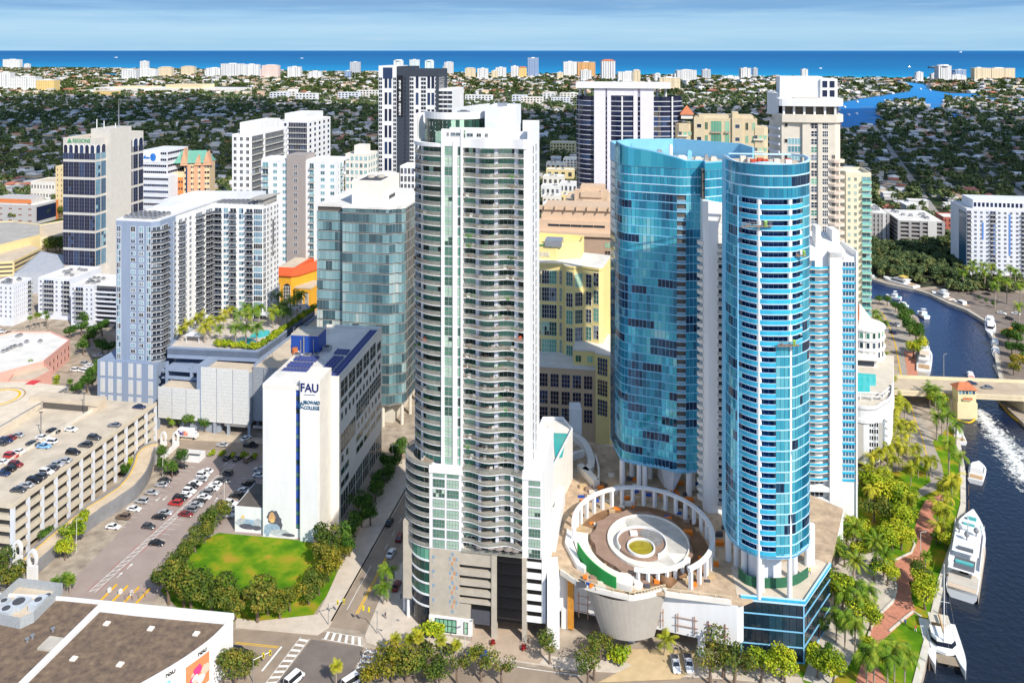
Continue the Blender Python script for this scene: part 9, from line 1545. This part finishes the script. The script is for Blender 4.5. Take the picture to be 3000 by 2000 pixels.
person(G(1129,1812)+Vector((0,0,.13)),.5,DS,BT,'person in a dark top walking on the corner plaza');person(G(1175,1756)+Vector((0,0,.13)),2,DS,BT,'person standing in the shade under the grey pylon');person(G(2750,1478)+Vector((0,0,.07)),1,WS,BT,'person in a white top on the brick walk');person(G(2731,1545)+Vector((0,0,.07)),1,WS,BT,'person in white by the trees on the brick walk',.1);person(G(2652,1832)+Vector((0,0,.06)),2.5,('blue_shirt',(.05,.10,.35)),BT,'person in blue near the benches by the brick walk');person(G(2682,1850)+Vector((0,0,.06)),.3,('red_shirt',(.6,.05,.05)),WS,'person in red at the quay lawn');person(G(2372,1685,15)+Vector((0,0,.3)),.3,VS,BT,'builder in a lime vest at the deck corner');person(G(2090,1652,15),1.2,VS,BT,'builder in a lime vest beside the ring')
def signal(px,py,h,ang,lab):
 e=empty('traffic_light',G(px,py)+Vector((0,0,.13)),ang,lab,'traffic light','traffic lights at the junction');m=MB();m.tube((0,0,0),(0,0,h),.12,.09,7);m.tube((0,0,h-.3),(4.2,0,h),.08,n=6);m.build('mast',METAL,e)
 for x in(2.4,4.0):m=MB();m.box(x-.22,x+.22,-.18,.18,h-.75,h+.35);m.build('signal_head',M('signal_yellow',(.75,.60,.01),var=0),e);m=MB();[m.cyl(x,-.2,.001,h,h)for _ in()];m.box(x-.12,x+.12,-.21,-.19,h-.6,h+.2);m.build('signal_lens',BLACK,e)
signal(962,1830,5.5,.3,'traffic light with yellow heads on the corner by the lawn trees');signal(1105,1856,5.8,2.8,'traffic light with yellow heads on the plaza corner');signal(742,1998,5.5,.6,'traffic light on the museum corner, partly behind a tree')
def lamp(px,py,h,lab,z=0):e=empty('street_lamp',G(px,py,z),random.uniform(-.5,.5),lab,'street lamp','street lamps');m=MB();m.tube((0,0,0),(0,0,h),.11,.08,6);m.tube((0,0,h),(1.5,0,h+.15),.06,n=5);m.build('pole',M('pale_pole',(.62,.58,.50),var=0),e);m=MB();m.box(1.2,2.0,-.16,.16,h+.08,h+.24);m.build('lamp_head',METAL,e)
for(px,py,h,lab)in((224,1617,10,'pale lamp post beside the green ramp trees'),(477,1400,8,'lamp post at the kink of the ramp wall'),(657,1485,8,'lamp post beside the campus annex'),(1150,1905,8,'thin lamp post on the plaza edge at the crossing'),(1362,1905,7,'lamp post before the garage driveway'),(2765,1102,10,'white lamp post on the bridge side of the river'),(2697,1660,10,'pale lamp post along the brick walk'),(1150,1362,7,'lamp post on the far street corner between towers')):lamp(px,py,h,lab)
m=MB();p=G(465,1740);e=empty('toll_gate',G(345,1752),-TH,'yellow framed car park entry lanes by the lawn trees','gate');[m.box(-4+3.4*i,-3.7+3.4*i,-4,5,.05,.45)for i in range(4)];m.build('yellow_island',LINEY,e);m=MB();[m.box(-3.9+3.4*i,-3.2+3.4*i,1,1.8,.45,1.5)for i in range(3)];m.build('ticket_machine',WHITE,e);m=MB();[m.tube((3.2+1.4*i,-1+.8*i,0),(3.2+1.4*i,-1+.8*i,2.6),.07,n=5)for i in range(4)];m.tube((3.2,-1,2.6),(7.4,1.4,2.6),.07,n=5);m.build('rusty_frame',RUST,e)
e=empty('orange_tent',G(2962,982),.4,'orange peaked tents on the far quay promenade','tent');
for k in range(3):m=MB();x=-4+4.2*k;m.taper([(x-2.2,-2.2),(x+2.2,-2.2),(x+2.2,2.2),(x-2.2,2.2)],2.4,[(x-.1,-.1),(x+.1,-.1),(x+.1,.1),(x-.1,.1)],4.2);m.build('canopy',M('orange_canvas',(.75,.30,.04),var=.08),e);m=MB();[m.tube((x+a*2.1,b_*2.1,0),(x+a*2.1,b_*2.1,2.4),.05,n=4)for a in(-1,1)for b_ in(-1,1)];m.build('tent_pole',METAL,e)
# ================================================================ clouds overhead (out of the picture): their shade lies over the suburb
m,n,l,b=principled('cloud_white');b.inputs['Base Color'].default_value=(.85,.86,.88,1);b.inputs['Roughness'].default_value=1;b.inputs['Specular IOR Level'].default_value=0;tp=n.new('ShaderNodeBsdfTransparent');ms=n.new('ShaderNodeMixShader');ms.inputs[0].default_value=.55;l.new(tp.outputs[0],ms.inputs[1]);l.new(b.outputs[0],ms.inputs[2]);l.new(ms.outputs[0],n['Material Output'].inputs[0]);CLOUD=m
def cloud(cx,cy,rx,ry,seed,z=1150):
 """a flat-bottomed heap of puffs over the ground spot (cx, cy): shifted towards the sun by its height"""
 k=z/SUNDIR.z;g=random.Random(seed);mb=MB();n_=40;mb.add([(0,0,70)]+[(rx*math.cos(2*PI*i/n_)*(1+.10*math.sin(5*i*.7+seed)+g.uniform(-.06,.06)),ry*math.sin(2*PI*i/n_)*(1+.10*math.cos(3*i*.6+seed)+g.uniform(-.06,.06)),0)for i in range(n_)],[])
 R1=[(v[0]*.75,v[1]*.75,55+g.uniform(0,25))for v in mb.v[1:]];mb.add(R1+[(0,0,-18)],[]);o=1+n_
 for i in range(n_):j=(i+1)%n_;mb.f+=[(1+i,1+j,o+j,o+i),(o+i,o+j,0),(1+j,1+i,2*n_+1)];mb.m+=[0,0,0]
 ob=mb.build('cloud',CLOUD,None,True);ob.location=(cx+SUNDIR.x*k,cy+SUNDIR.y*k,z);return tag(ob,kind='structure')
CLOUDS=[(-560,1560,900,640,1),(600,1500,760,700,2),(-1250,2050,700,560,4),(1000,1120,560,420,5)]
for c in CLOUDS:cloud(*c)
